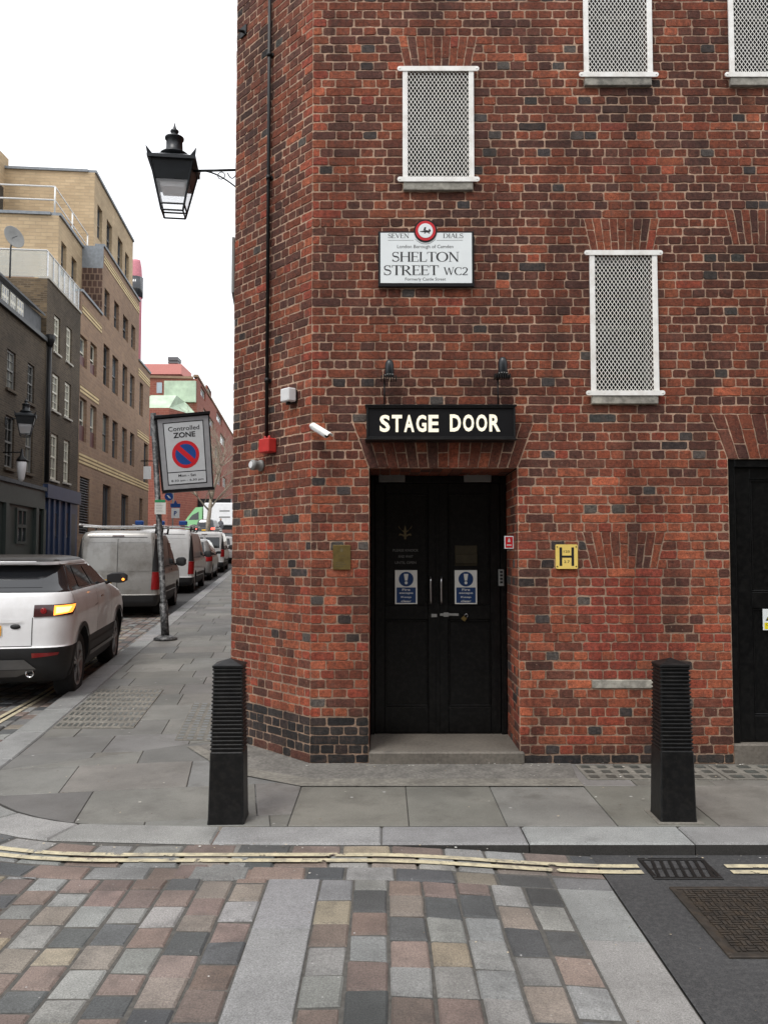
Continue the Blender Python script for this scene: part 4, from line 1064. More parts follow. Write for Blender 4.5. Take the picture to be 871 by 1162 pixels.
# street name sign
xa, z0 = wx(429, 325, .04); xb, z1 = wx(537.5, 262, .04)
name = thing('street_name_sign', ((xa+xb)/2, WY, z0), 'white framed street name sign reading SHELTON STREET WC2', 'sign')
mb = MB(); mb.bbox(xa, xb, WY-.035, WY-.002, z0-.0, z1, .004); xc_, zr = wx(482.5, 262, .04); rr = .094
mb.lathe([(rr+.0, -.037), (rr+.0, -.004)], (xc_, WY, zr), 40, 'y'); mb.build('black_frame', M['sign_black'], name)
px0, pz0 = wx(431.5, 321, .04); px1, pz1 = wx(535, 264, .04)
mb = MB(); mb.box(px0, px1, WY-.0375, WY-.0355, pz0, pz1); mb.build('white_plate', M['sign_white'], name)
mb = MB(); mb.lathe([(rr-.0, -.042), (rr-.0, -.0378)], (xc_, WY, zr), 40, 'y'); mb.build('rim', M['sign_black'], name)
mb = MB(); mb.lathe([(rr-.012, -.0445), (rr-.012, -.0425)], (xc_, WY, zr), 40, 'y'); mb.build('red_ring', M['sign_red'], name)
mb = MB(); mb.lathe([(rr-.034, -.0465), (rr-.034, -.0448)], (xc_, WY, zr), 32, 'y'); mb.build('white_disc', M['sign_white'], name)
mb = MB(); e_s = .05
for q in ([(-.75, -.25), (-.2, -.28), (.5, -.35), (.85, -.1), (.8, .15), (.45, 0), (.1, .1), (-.1, .02), (-.45, -.08)], [(-.35, .0), (-.2, .55), (.1, .6), (.05, .35), (-.02, .05)], [(-.9, -.1), (-.45, -.08), (-.5, -.22), (-.9, -.2)], [(-.1, -.25), (.05, -.27), (-.05, -.5), (-.25, -.5)], [(.45, -.3), (.6, -.3), (.7, -.5), (.5, -.5)], [(.5, 0), (.75, .1), (.7, .35), (.5, .15)]):
    flat(mb, TWL, [(xc_+a*e_s, zr+b*e_s) for a, b in q], .0472)
mb.build('emblem', M['ink_black'], name)
mb = MB(); D_ = .0382
def sr(px0_, px1_, py0_, py1_):
    a, b = wx(px0_, py1_, .04), wx(px1_, py0_, .04); return (a[0]+b[0])/2, (a[1]+b[1])/2, b[1]-a[1], b[0]-a[0]
for tx, bx in (('SEVEN', (439.8, 464, 264.8, 270)), ('DIALS', (502.5, 525.5, 264.8, 270)), ('SHELTON', (444, 521, 285.8, 296.8)), ('STREET', (434.5, 497.5, 301, 312)), ('WC2', (503, 531, 303.2, 312))):
    s_, z_, h_, w_ = sr(*bx); put_serif(mb, tx, TWL, s_, D_, z_, h_, w_)
for tx, bx in (('London Borough of Camden', (450.5, 514, 278, 282.4)), ('Formerly Castle Street', (459.5, 505.5, 315.2, 319))):
    s_, z_, h_, w_ = sr(*bx); put_text(mb, tx, TWL, s_, D_, z_, h_*1.15, w_)
for a0, a1 in ((440, 469), (495, 525)):
    s_, z_, h_, w_ = sr(a0, a1, 272.3, 272.9); flat(mb, TWL, [(s_-w_/2, z_-.0012), (s_+w_/2, z_-.0012), (s_+w_/2, z_+.0012), (s_-w_/2, z_+.0012)], D_)
pts = [(xc_+(rr+.012)*math.cos(t), zr+(rr+.012)*math.sin(t)) for t in lins(R(218), R(322), 14)]
for p, q in zip(pts[:-1], pts[1:]): flat(mb, TWL, [p, q, (q[0], q[1]-.003), (p[0], p[1]-.003)], D_)
mb.build('lettering', M['ink_black'], name)

# hydrant plate
xa, z0 = wx(630.3, 645.5, .02); xb, z1 = wx(655, 617.8, .02)
t_ = thing('hydrant_sign', ((xa+xb)/2, WY, z0), 'yellow plate with a large black H on the brick wall', 'sign')
pts = []; r_ = .012
for cx_, cz_, a0 in ((xb-r_, z1-r_, 0), (xa+r_, z1-r_, 90), (xa+r_, z0+r_, 180), (xb-r_, z0+r_, 270)):
    for k in range(5): pts.append((cx_+r_*math.cos(R(a0+22.5*k)), cz_+r_*math.sin(R(a0+22.5*k))))
mb = MB(); mb.rings([[(x, WY-.004, z) for x, z in pts], [(x, WY-.018, z) for x, z in pts]], cap=True); mb.build('plate', M['hydrant_yellow'], t_)
mb = MB(); W_, H_ = xb-xa, z1-z0
for a, b, c, d in ((.17, .29, .12, .88), (.71, .83, .12, .88), (.29, .71, .455, .545)): flat(mb, TWL, [(xa+a*W_, z0+c*H_), (xa+b*W_, z0+c*H_), (xa+b*W_, z0+d*H_), (xa+a*W_, z0+d*H_)], .0186)
put_text(mb, '125', TWL, xa+.5*W_, .0186, z0+.71*H_, .018, .05, bold=.01); put_text(mb, '2.7', TWL, xa+.5*W_, .0186, z0+.29*H_, .02, .045, bold=.01)
mb.build('letter_h', M['ink_black'], t_)
mb = MB()
for a in (.07, .93):
    for b in (.1, .9): mb.lathe([(.006, -.0182), (.005, -.021)], (xa+a*W_, WY, z0+b*H_), 8, 'y')
mb.build('screws', M['brass'], t_)
# brass plaque left of the door
xa, z0 = wx(377.5, 646.5, .02); xb, z1 = wx(397.5, 618.5, .02)
t_ = thing('brass_plaque', ((xa+xb)/2, WY, z0), 'small tarnished brass plaque on the brickwork left of the stage door', 'plaque')
mb = MB(); mb.bbox(xa, xb, WY-.014, WY-.003, z0, z1, .002); mb.build('plate', M['brass'], t_)
mb = MB(); W_, H_ = xb-xa, z1-z0
put_text(mb, 'STAGE', TWL, xa+.52*W_, .0145, z0+.56*H_, .014, .055)
for k, (w0, yy) in enumerate(((.5, .28), (.6, .2), (.44, .12))): flat(mb, TWL, [(xa+.15*W_, z0+yy*H_), (xa+(.15+w0)*W_, z0+yy*H_), (xa+(.15+w0)*W_, z0+(yy+.025)*H_), (xa+.15*W_, z0+(yy+.025)*H_)], .0145)
flat(mb, TWL, [(xa+.44*W_, z0+.72*H_), (xa+.56*W_, z0+.72*H_), (xa+.6*W_, z0+.84*H_), (xa+.5*W_, z0+.9*H_), (xa+.4*W_, z0+.84*H_)], .0145)
mb.build('engraving', M['gold_leaf'], t_)

# ================================================================== FITTINGS ON THE CANTED EDGE
def cp(px, py, off=0.0): 
    q = on_plane(px, py, C3+cn*off, cn); r_ = q-C3; return r_.dot(cu), q.z
s0, zb = cp(302.5, 497, .03)
t_ = thing('black_conduit', (C3+cu*s0), 'black cable pipe running down the canted brick edge to the red box', 'pipe')
mb = MB(TC); mb.tube((s0, .03, zb), (s0, .03, 8.0), .0165, n=10); mb.build('pipe', M['black_iron'], t_)
for z in (zb+.5, cp(302.5, 206)[1], zb+3.4):
    mb = MB(TC); mb.bbox(s0-.03, s0+.03, .002, .012, z-.015, z+.015, .003); mb.lathe([(.022, -.02), (.022, .02)], (s0, .03, z), 10); mb.build('bracket', M['black_iron'], t_)
s1, z1_ = cp(302, 505, .06); 
t_ = thing('red_alarm_box', (C3+cu*s1)+Vector((0, 0, z1_-.07)), 'faded red junction box at the foot of the black pipe', 'alarm box')
mb = MB(TC); mb.bbox(s1-.075, s1+.075, .003, .09, z1_-.065, z1_+.055, .008); mb.build('box', M['red_plastic'], t_)
for a in (-.03, .03): mb = MB(TC); mb.lathe([(.012, .0), (.012, .02), (.004, .028)], (s1+a, .05, z1_+.052), 10); mb.build('cable_gland', M['red_plastic'], t_)
mb = MB(TC); mb.lathe([(.02, 0), (.02, .03), (.012, .045)], (s1+.076, .05, z1_-.02), 10, 'x'); mb.build('cable_gland', M['red_plastic'], t_)
s1, z1_ = cp(291.5, 528, .05)
t_ = thing('bulkhead_lamp', (C3+cu*s1)+Vector((0, 0, z1_-.04)), 'small pale grey lamp below the red box on the brick edge', 'lamp')
mb = MB(TC); mb.lathe([(.05, .003), (.05, .02), (.04, .025), (.04, .07), (.046, .08), (.046, .1), (.03, .11)], (s1, 0, z1_), 16, 'y'); mb.build('lamp_body', M['grey_paint'], t_)
mb = MB(TC); mb.lathe([(.03, .111), (.028, .116)], (s1, 0, z1_), 16, 'y'); mb.build('lens', M['white_plastic'], t_)
s1, z1_ = cp(327, 448.5, .06)
t_ = thing('white_alarm_box', (C3+cu*s1)+Vector((0, 0, z1_-.06)), 'white square sounder box on the canted edge above the security camera', 'alarm box')
mb = MB(TC); mb.bbox(s1-.06, s1+.06, .02, .1, z1_-.055, z1_+.055, .008); mb.build('case', M['white_plastic'], t_)
mb = MB(TC); mb.bbox(s1-.05, s1+.05, .002, .02, z1_-.062, z1_+.045, .003); mb.lathe([(.02, -.08), (.02, -.056)], (s1, .06, z1_), 10); mb.build('back_plate', M['sign_black'], t_)
# security camera at the arris
q = on_y(353, 483, WY-.03); c0 = Vector((q.x, WY-.03, q.z)); q2 = on_y(371, 494, WY-.16); c1 = Vector((q2.x, WY-.16, q2.z))
t_ = thing('security_camera', c0, 'white bullet security camera on the corner left of the stage door sign', 'camera')
dv = (c1-c0).normalized(); 
mb = MB(); mb.path([c0+Vector((0, .03, -.005)), c0, c0+dv*.03], [.018, .016, .014], 10); mb.build('mount', M['white_plastic'], t_)
mb = MB(); mb.path([c0+dv*.025, c0+dv*.03, (c1-dv*.01), c1], [.02, .026, .026, .023], 16); mb.build('camera_body', M['white_plastic'], t_)
mb = MB(); sd_ = dv.cross(Vector((0, 0, 1))).normalized(); upv = sd_.cross(dv)
P = []
for a in (c0+dv*.02, c1+dv*.035): P.append([a+sd_*.03*math.cos(t)+upv*(.008+.026*math.sin(t)) for t in lins(-.1, math.pi+.1, 8)]+[a+sd_*.026*math.cos(t)+upv*(.008+.022*math.sin(t)) for t in lins(math.pi+.1, -.1, 8)])
mb.rings(P, cap=True); mb.build('sun_shield', M['white_paint'], t_)
mb = MB(); mb.path([c1, c1+dv*.004], [.02, .019], 16); mb.build('lens', M['win_glass'], t_)
# street plate on the hidden side wall, seen edge on
za, zb = on_y(262, 333, 7.62).z, on_y(262, 270, 7.62).z
t_ = thing('side_wall_plate', E3+su*.5+Vector((0, 0, za)), 'grey plate on the side wall seen edge on under the street lamp', 'sign')
mb = MB(TS); mb.bbox(.06, .8, .004, .03, za, zb, .003); mb.build('plate', M['grey_paint'], t_)
mb = MB(TS); mb.bbox(.09, .77, .0305, .033, za+.03, zb-.03, .001); mb.build('face', M['sign_white'], t_)
# small dark iron stub high on the canted edge
s1, z1_ = cp(275, 35, .02)
t_ = thing('iron_bracket', (C3+cu*s1)+Vector((0, 0, z1_)), 'rusty iron stub high on the canted edge beside the black pipe', 'bracket')
mb = MB(TC); mb.bbox(s1-.05, s1+.05, .002, .014, z1_-.05, z1_+.05, .004); mb.build('back_plate', M['black_iron'], t_)
mb = MB(TC); mb.tube((s1, .01, z1_), (s1-.02, .07, z1_-.03), .014, n=8); mb.build('stub', M['black_iron'], t_)

# ================================================================== STREET LANTERNS
def lantern(base, label, bracket_to, S=1.0, rz=0.0, group=None, bdrop=.0):
    # base = centre of the lantern's lower frame
    B = Vector(base); ca, sa = math.cos(rz), math.sin(rz)
    T = lambda x, y, z: (B.x+S*(x*ca-y*sa), B.y+S*(x*sa+y*ca), B.z+S*z)
    rt = thing('street_lantern', base, label, 'street lamp', group)
    sq = lambda h, z: [(-h, -h, z), (h, -h, z), (h, h, z), (-h, h, z)]
    hb, ht, Hg = .105, .205, .47
    def bar(mb, p, q, r=.009): mb.path([p, q], r, 6, smooth=False)
    mb = MB(T)
    for a, b in ((-1, -1), (1, -1), (1, 1), (-1, 1)): bar(mb, (a*hb, b*hb, 0), (a*ht, b*ht, Hg), .011)
    for h, z in ((hb, 0), (hb+(ht-hb)*.13, Hg*.13)):
        c = sq(h, z)
        for k in range(4): bar(mb, c[k], c[(k+1) % 4], .009)
    fr = mb.build('frame', M['lamp_iron'], rt)
    mb = MB(T)        # dark upper skirt
    mb.rings([sq(hb+(ht-hb)*.62, Hg*.62), sq(ht, Hg)], smooth=False); mb.rings([sq(hb+(ht-hb)*.62-.006, Hg*.62), sq(ht-.006, Hg)]); mb.build('skirt', M['lamp_iron'], rt)
    mb = MB(T); z0_, z1_ = .14, .615; mb.rings([sq(hb+(ht-hb)*z0_-.004, Hg*z0_), sq(hb+(ht-hb)*z1_-.004, Hg*z1_)]); mb.build('glass', M['lamp_glass'], rt)
    mb = MB(T); mb.rings([sq(.03, Hg*.52), sq(.115, Hg*.5), sq(.12, Hg*.6)], cap=True); mb.build('reflector', M['white_plastic'], rt)
    mb = MB(T)        # hood: cornice, low pyramid, upturned corners
    mb.rings([sq(ht, Hg), sq(ht+.028, Hg+.005), sq(ht+.03, Hg+.035), sq(ht+.01, Hg+.045), sq(.12, Hg+.1), sq(.085, Hg+.12)], cap=True)
    for a, b in ((-1, -1), (1, -1), (1, 1), (-1, 1)):
        P = [(ht+.02, ht-.03, Hg+.03), (ht-.03, ht+.02, Hg+.03), (ht+.025, ht+.025, Hg+.03), (ht+.04, ht+.04, Hg+.115), (ht-.02, ht-.02, Hg+.05)]
        P = [(a*x, b*y, z) for x, y, z in P]; i = mb.add(P)
        for f in ((0, 2, 3), (2, 1, 3), (1, 4, 3), (4, 0, 3), (0, 4, 1, 2)): mb.face([i+k for k in f])
    mb.build('hood', M['lamp_iron'], rt)
    mb = MB(T); z = Hg+.1
    mb.lathe([(.09, z), (.14, z+.03), (.142, z+.04), (.11, z+.055), (.085, z+.075), (.08, z+.19), (.095, z+.2), (.095, z+.215), (.05, z+.235), (.03, z+.25), (.028, z+.262), (.042, z+.275), (.042, z+.29), (.022, z+.305), (.012, z+.33), (.003, z+.37)], (0, 0, 0), 18)
    mb.build('finial', M['lamp_iron'], rt)
    # bracket
    W_ = Vector(bracket_to); z = B.z+S*(Hg-.03); W_.z = z; A_ = Vector((B.x, B.y, z)); A_ = A_+(W_-A_).normalized()*S*.2; W_.z = z
    mb = MB(); mb.path([A_, W_], .013*S, 8); d_ = (W_-A_); L_ = d_.length; d_.normalize(); dn = Vector((0, 0, -1))
    arc = [A_+d_*L_*(.18+.82*t)+dn*(.42*L_*(t**1.7)) for t in lins(0, 1, 10)]; mb.path(arc, .008*S, 6)
    rc = A_+d_*L_*.64+dn*.042*S*1.3; r_ = .036*S
    mb.path([rc+d_*r_*math.cos(t)+dn*r_*math.sin(t) for t in lins(0, 2*math.pi*15/16, 15)], .005*S, 6, closed=True)
    sc_ = [A_+d_*L_*(.78+.22*t)+dn*(L_*(.06+.22*(1-(2*t-1)**2)*.6)) for t in lins(0, 1, 8)]; mb.path(sc_, .006*S, 6)
    mb.build('bracket', M['lamp_iron'], rt)
    mb = MB(); mb.bbox(W_.x-.012*S, W_.x+.012*S, W_.y-.03*S, W_.y+.03*S, W_.z-.46*L_, W_.z+.06, .004); mb.build('wall_plate', M['lamp_iron'], rt)
    return rt
m = mat('lamp_glass', (.8, .82, .84, 1), .25, var=0, spec=.4, alpha=.3)
YL = 7.75
bc = on_y(199, 245.5, YL-.1); ws = E3+su*.15
lantern((on_y(197, 240, YL).x, YL, on_y(197, 243, YL).z), 'large black Victorian lantern bracketed off the theatre corner', (ws.x, YL-.03, 0), .95, R(7))

# ================================================================== BOLLARDS
def bollard(x, y, z, label, rz=0):
    rt = thing('bollard', (x, y, z), label, 'bollard', 'black cast iron bollards on the pavement edge', rz)
    sq = lambda h, zz: [(-h, -h, zz), (h, -h, zz), (h, h, zz), (-h, h, zz)]
    H = 1.0
    w_ = lambda zz: .110-.018*zz/H
    def ringz(h, zz, c=.008): return [(-h+c, -h, zz), (h-c, -h, zz), (h, -h+c, zz), (h, h-c, zz), (h-c, h, zz), (-h+c, h, zz), (-h, h-c, zz), (-h, -h+c, zz)]
    mb = MB(); mb.rings([ringz(w_(0)+.004, 0), ringz(w_(0), .03), ringz(w_(.43), .43), ringz(w_(.43)-.006, .436)], cap=True)
    mb.build('base', M['black_iron'], rt, local=True)
    mb = MB(); n = 21; z0_, z1_ = .436, .945; st = (z1_-z0_)/n; rs = []
    for k in range(n):
        a = z0_+k*st; o_, i_ = w_(a)+.001, w_(a)-.006
        rs += [ringz(i_, a+.0005), ringz(i_, a+st*.42), ringz(o_-.002, a+st*.5), ringz(o_, a+st*.62), ringz(o_, a+st*.85), ringz(o_-.003, a+st*.97)]
    mb.rings(rs, cap=True); mb.build('ribbed_shaft', M['black_iron'], rt, local=True)
    mb = MB(); h = w_(.95); mb.rings([ringz(h-.004, .9455), ringz(h+.003, .952), ringz(h+.003, .963), ringz(h-.006, .968), [(0, 0, 1.0)]*8], cap=True)
    mb.build('cap', M['black_iron'], rt, local=True)
    return rt
q = on_z(255, 936.5, 0); b1_ = bollard(q.x, q.y+.12, 0, 'left ribbed black bollard in front of the canted brick corner', R(2))
c = copy_tree(b1_); q = on_z(771, 934.5, 0); c.location = (q.x, q.y+.12, 0); c.rotation_euler = (0, 0, R(-1)); c['label'] = 'right ribbed black bollard in front of the brick wall near the side door'; WL[c.name] = Vector(c.location)
for b__ in (q,):
    mb = MB(); mb.bbox(q.x-.14, q.x+.145, q.y-.02, q.y+.26, -.02, .0065, .002); o = mb.build('mortar_bed', M['edging']); tag(o, kind='structure')

# ================================================================== FAR SIDE OF THE SIDE STREET
brick_tex_mat('dark_stock', rgb(84, 74, 62), rgb(66, 58, 49), rgb(96, 86, 72), var=.35, scale=.5)
brick_tex_mat('dark_stock_side', rgb(122, 104, 80), rgb(84, 72, 58), rgb(110, 98, 82), var=.35, scale=.6)
brick_tex_mat('brown_brick', rgb(148, 122, 100), rgb(134, 110, 92), rgb(150, 130, 110), bw=.45, bh=.15, ms=.012, var=.14, scale=.3)
brick_tex_mat('cream_band', rgb(214, 194, 150), rgb(200, 180, 138), rgb(120, 98, 72), bw=8, bh=.15, ms=.035, var=.1)
brick_tex_mat('yellow_brick', rgb(190, 168, 136), rgb(176, 154, 124), rgb(172, 154, 128), bw=.45, bh=.15, ms=.012, var=.2, scale=.35)
brick_tex_mat('soldier_brick', rgb(88, 68, 60), rgb(76, 60, 54), rgb(122, 102, 88), bw=.22, bh=.3, ms=.03, var=.15)
brick_tex_mat('red_far', rgb(142, 84, 70), rgb(130, 76, 64), rgb(150, 110, 95), bw=.6, bh=.3, ms=.02, var=.12, scale=.15)
mat('cream_frame', (.62, .6, .5, 1), .5, var=.08)
mat('grey_frame', (.09, .095, .1, 1), .5, var=.1)
mat('dark_red_panel', rgb(84, 44, 42), .6, var=.1)
mat('shop_green', rgb(52, 60, 56), .45, var=.2, scale=3)
mat('shop_blue', rgb(40, 54, 82), .4, var=.15, scale=3)
mat('stone_trim', (.42, .4, .35, 1), .8, var=.15)
mat('cream_blind', (.2, .2, .17, 1), .25, var=.3, scale=2)
mat('mid_glass', (.12, .14, .15, 1), .15, var=.5, scale=1.5, spec=.6)
mat('lead', (.2, .22, .24, 1), .6, var=.2)
mat('copper_green', rgb(178, 196, 172), .7, var=.1, scale=1.0, var2=.12, scale2=.5)
mat('pink_render', rgb(206, 136, 128), .8, var=.06)
mat('slate', (.07, .075, .08, 1), .7, var=.3, scale=5)
mat('bark_pale', (.36, .31, .24, 1), .9, var=.4, scale=12)
mat('rail_white', (.7, .7, .68, 1), .4, var=.05)
mat('balustrade_glass', (.55, .6, .58, 1), .12, var=0, alpha=.35)
MW = 0
class Fac:
    # vertical facade plane x = x0 + FD*y seen obliquely; s runs up the street, d out to the street
    def __init__(s, x0, fd=FD):
        s.x0 = x0; s.u = Vector((fd, 1, 0)).normalized(); s.n = Vector((s.u.y, -s.u.x, 0)); s.O = Vector((x0, 0, 0)); s.T = frame(s.O, s.u, s.n)
    def px(s, px, py): q = on_plane(px, py, s.O, s.n); return (q-s.O).dot(s.u), q.z
    def rect(s, l, r, t, b): a = s.px(l, t); c = s.px(l, b); e = s.px(r, t); return (a[0], e[0], c[1], a[1])
def wall_holes(mb, T, s0, s1, z0, z1, holes, rv=.12, m=0, mrv=None):
    S = sorted(set([s0, s1]+[v for h in holes for v in h[:2] if s0 < v < s1])); Z = sorted(set([z0, z1]+[v for h in holes for v in h[2:] if z0 < v < z1]))
    for a, b in zip(S[:-1], S[1:]):
        for p, q in zip(Z[:-1], Z[1:]):
            if any(h[0] < (a+b)/2 < h[1] and h[2] < (p+q)/2 < h[3] for h in holes): continue
            mb.m = m; i = mb.add([T(a, 0, p), T(b, 0, p), T(b, 0, q), T(a, 0, q)]); mb.face((i, i+1, i+2, i+3), [(a, p), (b, p), (b, q), (a, q)])
    for a, b, p, q in holes:
        mb.m = m if mrv is None else mrv
        for P in (((a, 0, p), (a, 0, q), (a, -rv, q), (a, -rv, p)), ((b, 0, p), (b, -rv, p), (b, -rv, q), (b, 0, q)), ((a, 0, q), (b, 0, q), (b, -rv, q), (a, -rv, q)), ((a, 0, p), (a, -rv, p), (b, -rv, p), (b, 0, p))):
            i = mb.add([T(*c) for c in P]); mb.face((i, i+1, i+2, i+3), [(c[0]+c[1], c[2]) for c in P])
rg_ = random.Random(5)
def sash(T, h, parent, m, glass='dim_glass', rv=.12, fr=.07, bars=(1, 1), mid=True, arched=False, low=None):
    if glass == 'dim_glass': glass = rg_.choice(['dim_glass', 'dim_glass', 'dark_pane', 'mid_glass', 'cream_blind'])
    a, b, p, q = h; mb = MB(T); d0, d1 = -rv+.01, -rv+.06
    for r_ in ((a, a+fr, p, q), (b-fr, b, p, q), (a+fr, b-fr, p, p+fr), (a+fr, b-fr, q-fr, q)): mb.box(r_[0], r_[1], d0, d1, r_[2], r_[3])
    if mid: mb.box(a+fr, b-fr, d0, d1+.01, (p+q)/2-.03, (p+q)/2+.03)
    for k in range(bars[0]): x = a+(b-a)*(k+1)/(bars[0]+1); mb.box(x-.012, x+.012, d0+.005, d1-.005, p+fr, q-fr)
    for k in range(bars[1]):
        for z0, z1 in (((p), (p+q)/2), ((p+q)/2, q)): z = z0+(z1-z0)*(k+1)/(bars[1]+1); mb.box(a+fr, b-fr, d0+.006, d1-.006, z-.012, z+.012)
    wn = mb.build('window', M[m], parent)
    mb = MB(T); mb.poly([(a, -rv+.02, p), (b, -rv+.02, p), (b, -rv+.02, q), (a, -rv+.02, q)]); mb.build('pane', M[glass], wn)
    if low:
        mb = MB(T); mb.box(a+.01, b-.01, -rv+.062, -rv+.1, p, p+(q-p)*low); mb.build('spandrel', M['dark_red_panel'], wn)
    return wn
def sill(T, h, parent, m='stone_trim', hh=.09):
    mb = MB(T); mb.box(h[0]-.08, h[1]+.08, .002, .07, h[2]-hh, h[2]-.003); mb.build('window_sill', M[m], parent)
def side_face(mb, T, s, d0, d1, z0, z1, m=0):            # a wall facing back down the street at station s, running away from it (d negative)
    mb.m = m; i = mb.add([T(s, d0, z0), T(s, d1, z0), T(s, d1, z1), T(s, d0, z1)]); mb.face((i, i+1, i+2, i+3), [(d0, z0), (d1, z0), (d1, z1), (d0, z1)])
def top_face(mb, T, s0, s1, d0, d1, z, m=0):
    mb.m = m; i = mb.add([T(s0, d0, z), T(s1, d0, z), T(s1, d1, z), T(s0, d1, z)]); mb.face((i, i+1, i+2, i+3), [(s0, d0), (s1, d0), (s1, d1), (s0, d1)])
F1 = Fac(FX); T1 = F1.T
s50 = F1.px(50, 500)[0]; s89 = F1.px(89, 500)[0]; s115 = F1.px(115, 400)[0]; s157 = F1.px(157.5, 400)[0]; s170 = F1.px(170, 450)[0]
def gz(s): return G((F1.O+F1.u*s).y)-.05

# --- dark house with green shopfront
h1 = thing('dark_brick_house', T1(15, 0, 0), 'dark brick house with dark green shopfront and mansard at the left edge', 'building')
Z1 = F1.px(25, 367)[1]; sA = 8.0
wins1 = [F1.rect(8.7, 18.6, 395, 440), F1.rect(32, 39.7, 411, 456), F1.rect(6.8, 17, 470, 530), F1.rect(29.8, 38, 475, 536)]
more = [(r_[0]-9, r_[1]-9, r_[2], r_[3]) for r_ in (wins1[0], wins1[2])]
shopz = F1.px(25, 551)[1]
mb = MB(); wall_holes(mb, T1, sA, s50, shopz, Z1, wins1+more, rv=.14); side_face(mb, T1, sA, 0, -8, 0, Z1+1); mb.build('wall', M['dark_stock'], h1)
for r_ in wins1+more: sash(T1, r_, h1, 'dull_white', bars=(1, 1)); sill(T1, r_, h1, 'dark_stock')
zb = F1.px(25, 640)[1]-.6
mb = MB(T1); mb.box(sA, s50-.02, .002, .16, shopz-.02, shopz+.1); mb.build('cornice', M['slate'], h1)
fz = F1.px(25, 574)[1]
mb = MB(T1); mb.box(sA, s50-.03, -.05, .1, fz, shopz-.025); mb.box(sA, s50-.03, -.2, .02, -.1, fz-.001)
for s_ in (F1.px(4, 600)[0], F1.px(38.5, 600)[0], F1.px(47, 600)[0]): mb.box(s_-.13, s_+.13, .021, .12, -.1, fz-.002)
mb.build('shopfront', M['shop_green'], h1)
wr = F1.rect(18.5, 27.5, 579, 614); mb = MB(T1)
for a in ((wr[0]-.08, wr[0], wr[2]-.08, wr[3]+.08), (wr[1], wr[1]+.08, wr[2]-.08, wr[3]+.08), (wr[0], wr[1], wr[2]-.08, wr[2]), (wr[0], wr[1], wr[3], wr[3]+.08), ((wr[0]+wr[1])/2-.03, (wr[0]+wr[1])/2+.03, wr[2], wr[3]), (wr[0], wr[1], (wr[2]+wr[3])/2-.05, (wr[2]+wr[3])/2+.05)): mb.box(a[0], a[1], .021, .07, a[2], a[3])
wn = mb.build('shop_window', M['shop_green'], h1); mb = MB(T1); mb.poly([(wr[0], .025, wr[2]), (wr[1], .025, wr[2]), (wr[1], .025, wr[3]), (wr[0], .025, wr[3])]); mb.build('pane', M['dim_glass'], wn)
dr = F1.rect(39.5, 46, 583, 640); mb = MB(T1); mb.box(dr[0], dr[1], .021, .04, 0, dr[3]); mb.build('door', M['black_gloss'], h1)
zm = F1.px(10, 326)[1]
mb = MB(T1); mb.box(sA, s50-.2, -.12, .12, Z1+.002, Z1+.14); mb.build('gutter', M['black_iron'], h1)
# mansard window band and roof
band = [F1.px(x, 340)[0] for x in (0, 8.5, 16, 26.5)]
Fm = Fac(FX-.15); Tm = Fm.T
zt1 = Fm.px(25, 339)[1]; mb = MB(Tm); mb.box(sA, s50-.1, -.3, 0, Z1+.14, zt1); mb.build('dormer_wall', M['slate'], h1)
for l, r_, t in ((1.5, 9, 331), (11, 17, 339), (18.5, 26, 344), (-14, -1, 320)):
    a = Fm.px(l, t)[0]; b = Fm.px(r_, t)[0]; z = zt1-.12; mb = MB(Tm)
    mb.box(a, b, .001, .03, Z1+.22, z)
    wn = mb.build('window', M['cream_frame'], h1); mb = MB(Tm)
    n_ = 3
    for k in range(n_):
        for j in range(2):
            w_ = (b-a)/n_; hh = (z-Z1-.22)/2; mb.box(a+w_*k+.05, a+w_*(k+1)-.05, .031, .036, Z1+.22+hh*j+.05, Z1+.22+hh*(j+1)-.05)
    mb.build('pane', M['dim_glass'], wn)
mb = MB(T1); i = mb.add([(sA, .0, zt1), (s50-.1, .0, zt1), (s50-.1, -2.8, zt1+1.9), (sA, -2.8, zt1+1.9), (sA, .0, zt1+.07), (s50-.1, .0, zt1+.07), (s50-.1, -2.8, zt1+1.97), (sA, -2.8, zt1+1.97)])
for f in ((0, 1, 2, 3), (4, 5, 6, 7), (0, 1, 5, 4), (1, 2, 6, 5), (0, 3, 7, 4)): mb.face([i+k for k in f])
mb.build('roof', M['slate'], h1)
mb = MB(T1); sp = F1.px(50.8, 500)[0]; zt2_, zb2 = F1.px(50.8, 392)[1], F1.px(50.8, 548)[1]
mb.tube((sp, .1, zb2), (sp, .1, zt2_), .075, n=10); mb.lathe([(.08, 0), (.17, .25), (.17, .42), (.1, .42)], (sp, .12, zt2_), 8); mb.build('downpipe', M['black_iron'], h1)

# --- narrower dark house with blue shopfront
h2 = thing('dark_brick_house', T1((s50+s89)/2, 0, 0), 'dark brick house with cream sash windows and a blue shopfront', 'building')
Z2 = F1.px(70, 333)[1]
wins2 = [F1.rect(60, 68, 422, 465), F1.rect(74, 81, 432, 473), F1.rect(58.4, 66.4, 490.5, 544), F1.rect(73, 79.6, 498, 547), F1.rect(62, 69, 356, 399), F1.rect(76, 82, 369, 410)]
bz = F1.px(70, 556)[1]; bz0 = F1.px(70, 569)[1]
mb = MB(); wall_holes(mb, T1, s50+.02, s89, bz, Z2, wins2, rv=.12); mb.build('wall', M['dark_stock'], h2)
mb = MB(); side_face(mb, T1, s50+.02, 0, -6, Z1-.5, Z2); top_face(mb, T1, s50+.02, s89, 0, -6, Z2-.4); mb.build('wall', M['dark_stock_side'], h2)
for r_ in wins2: sash(T1, r_, h2, 'cream_frame', glass='cream_blind', bars=(1, 1), fr=.11); sill(T1, r_, h2, 'stone_trim', .07)
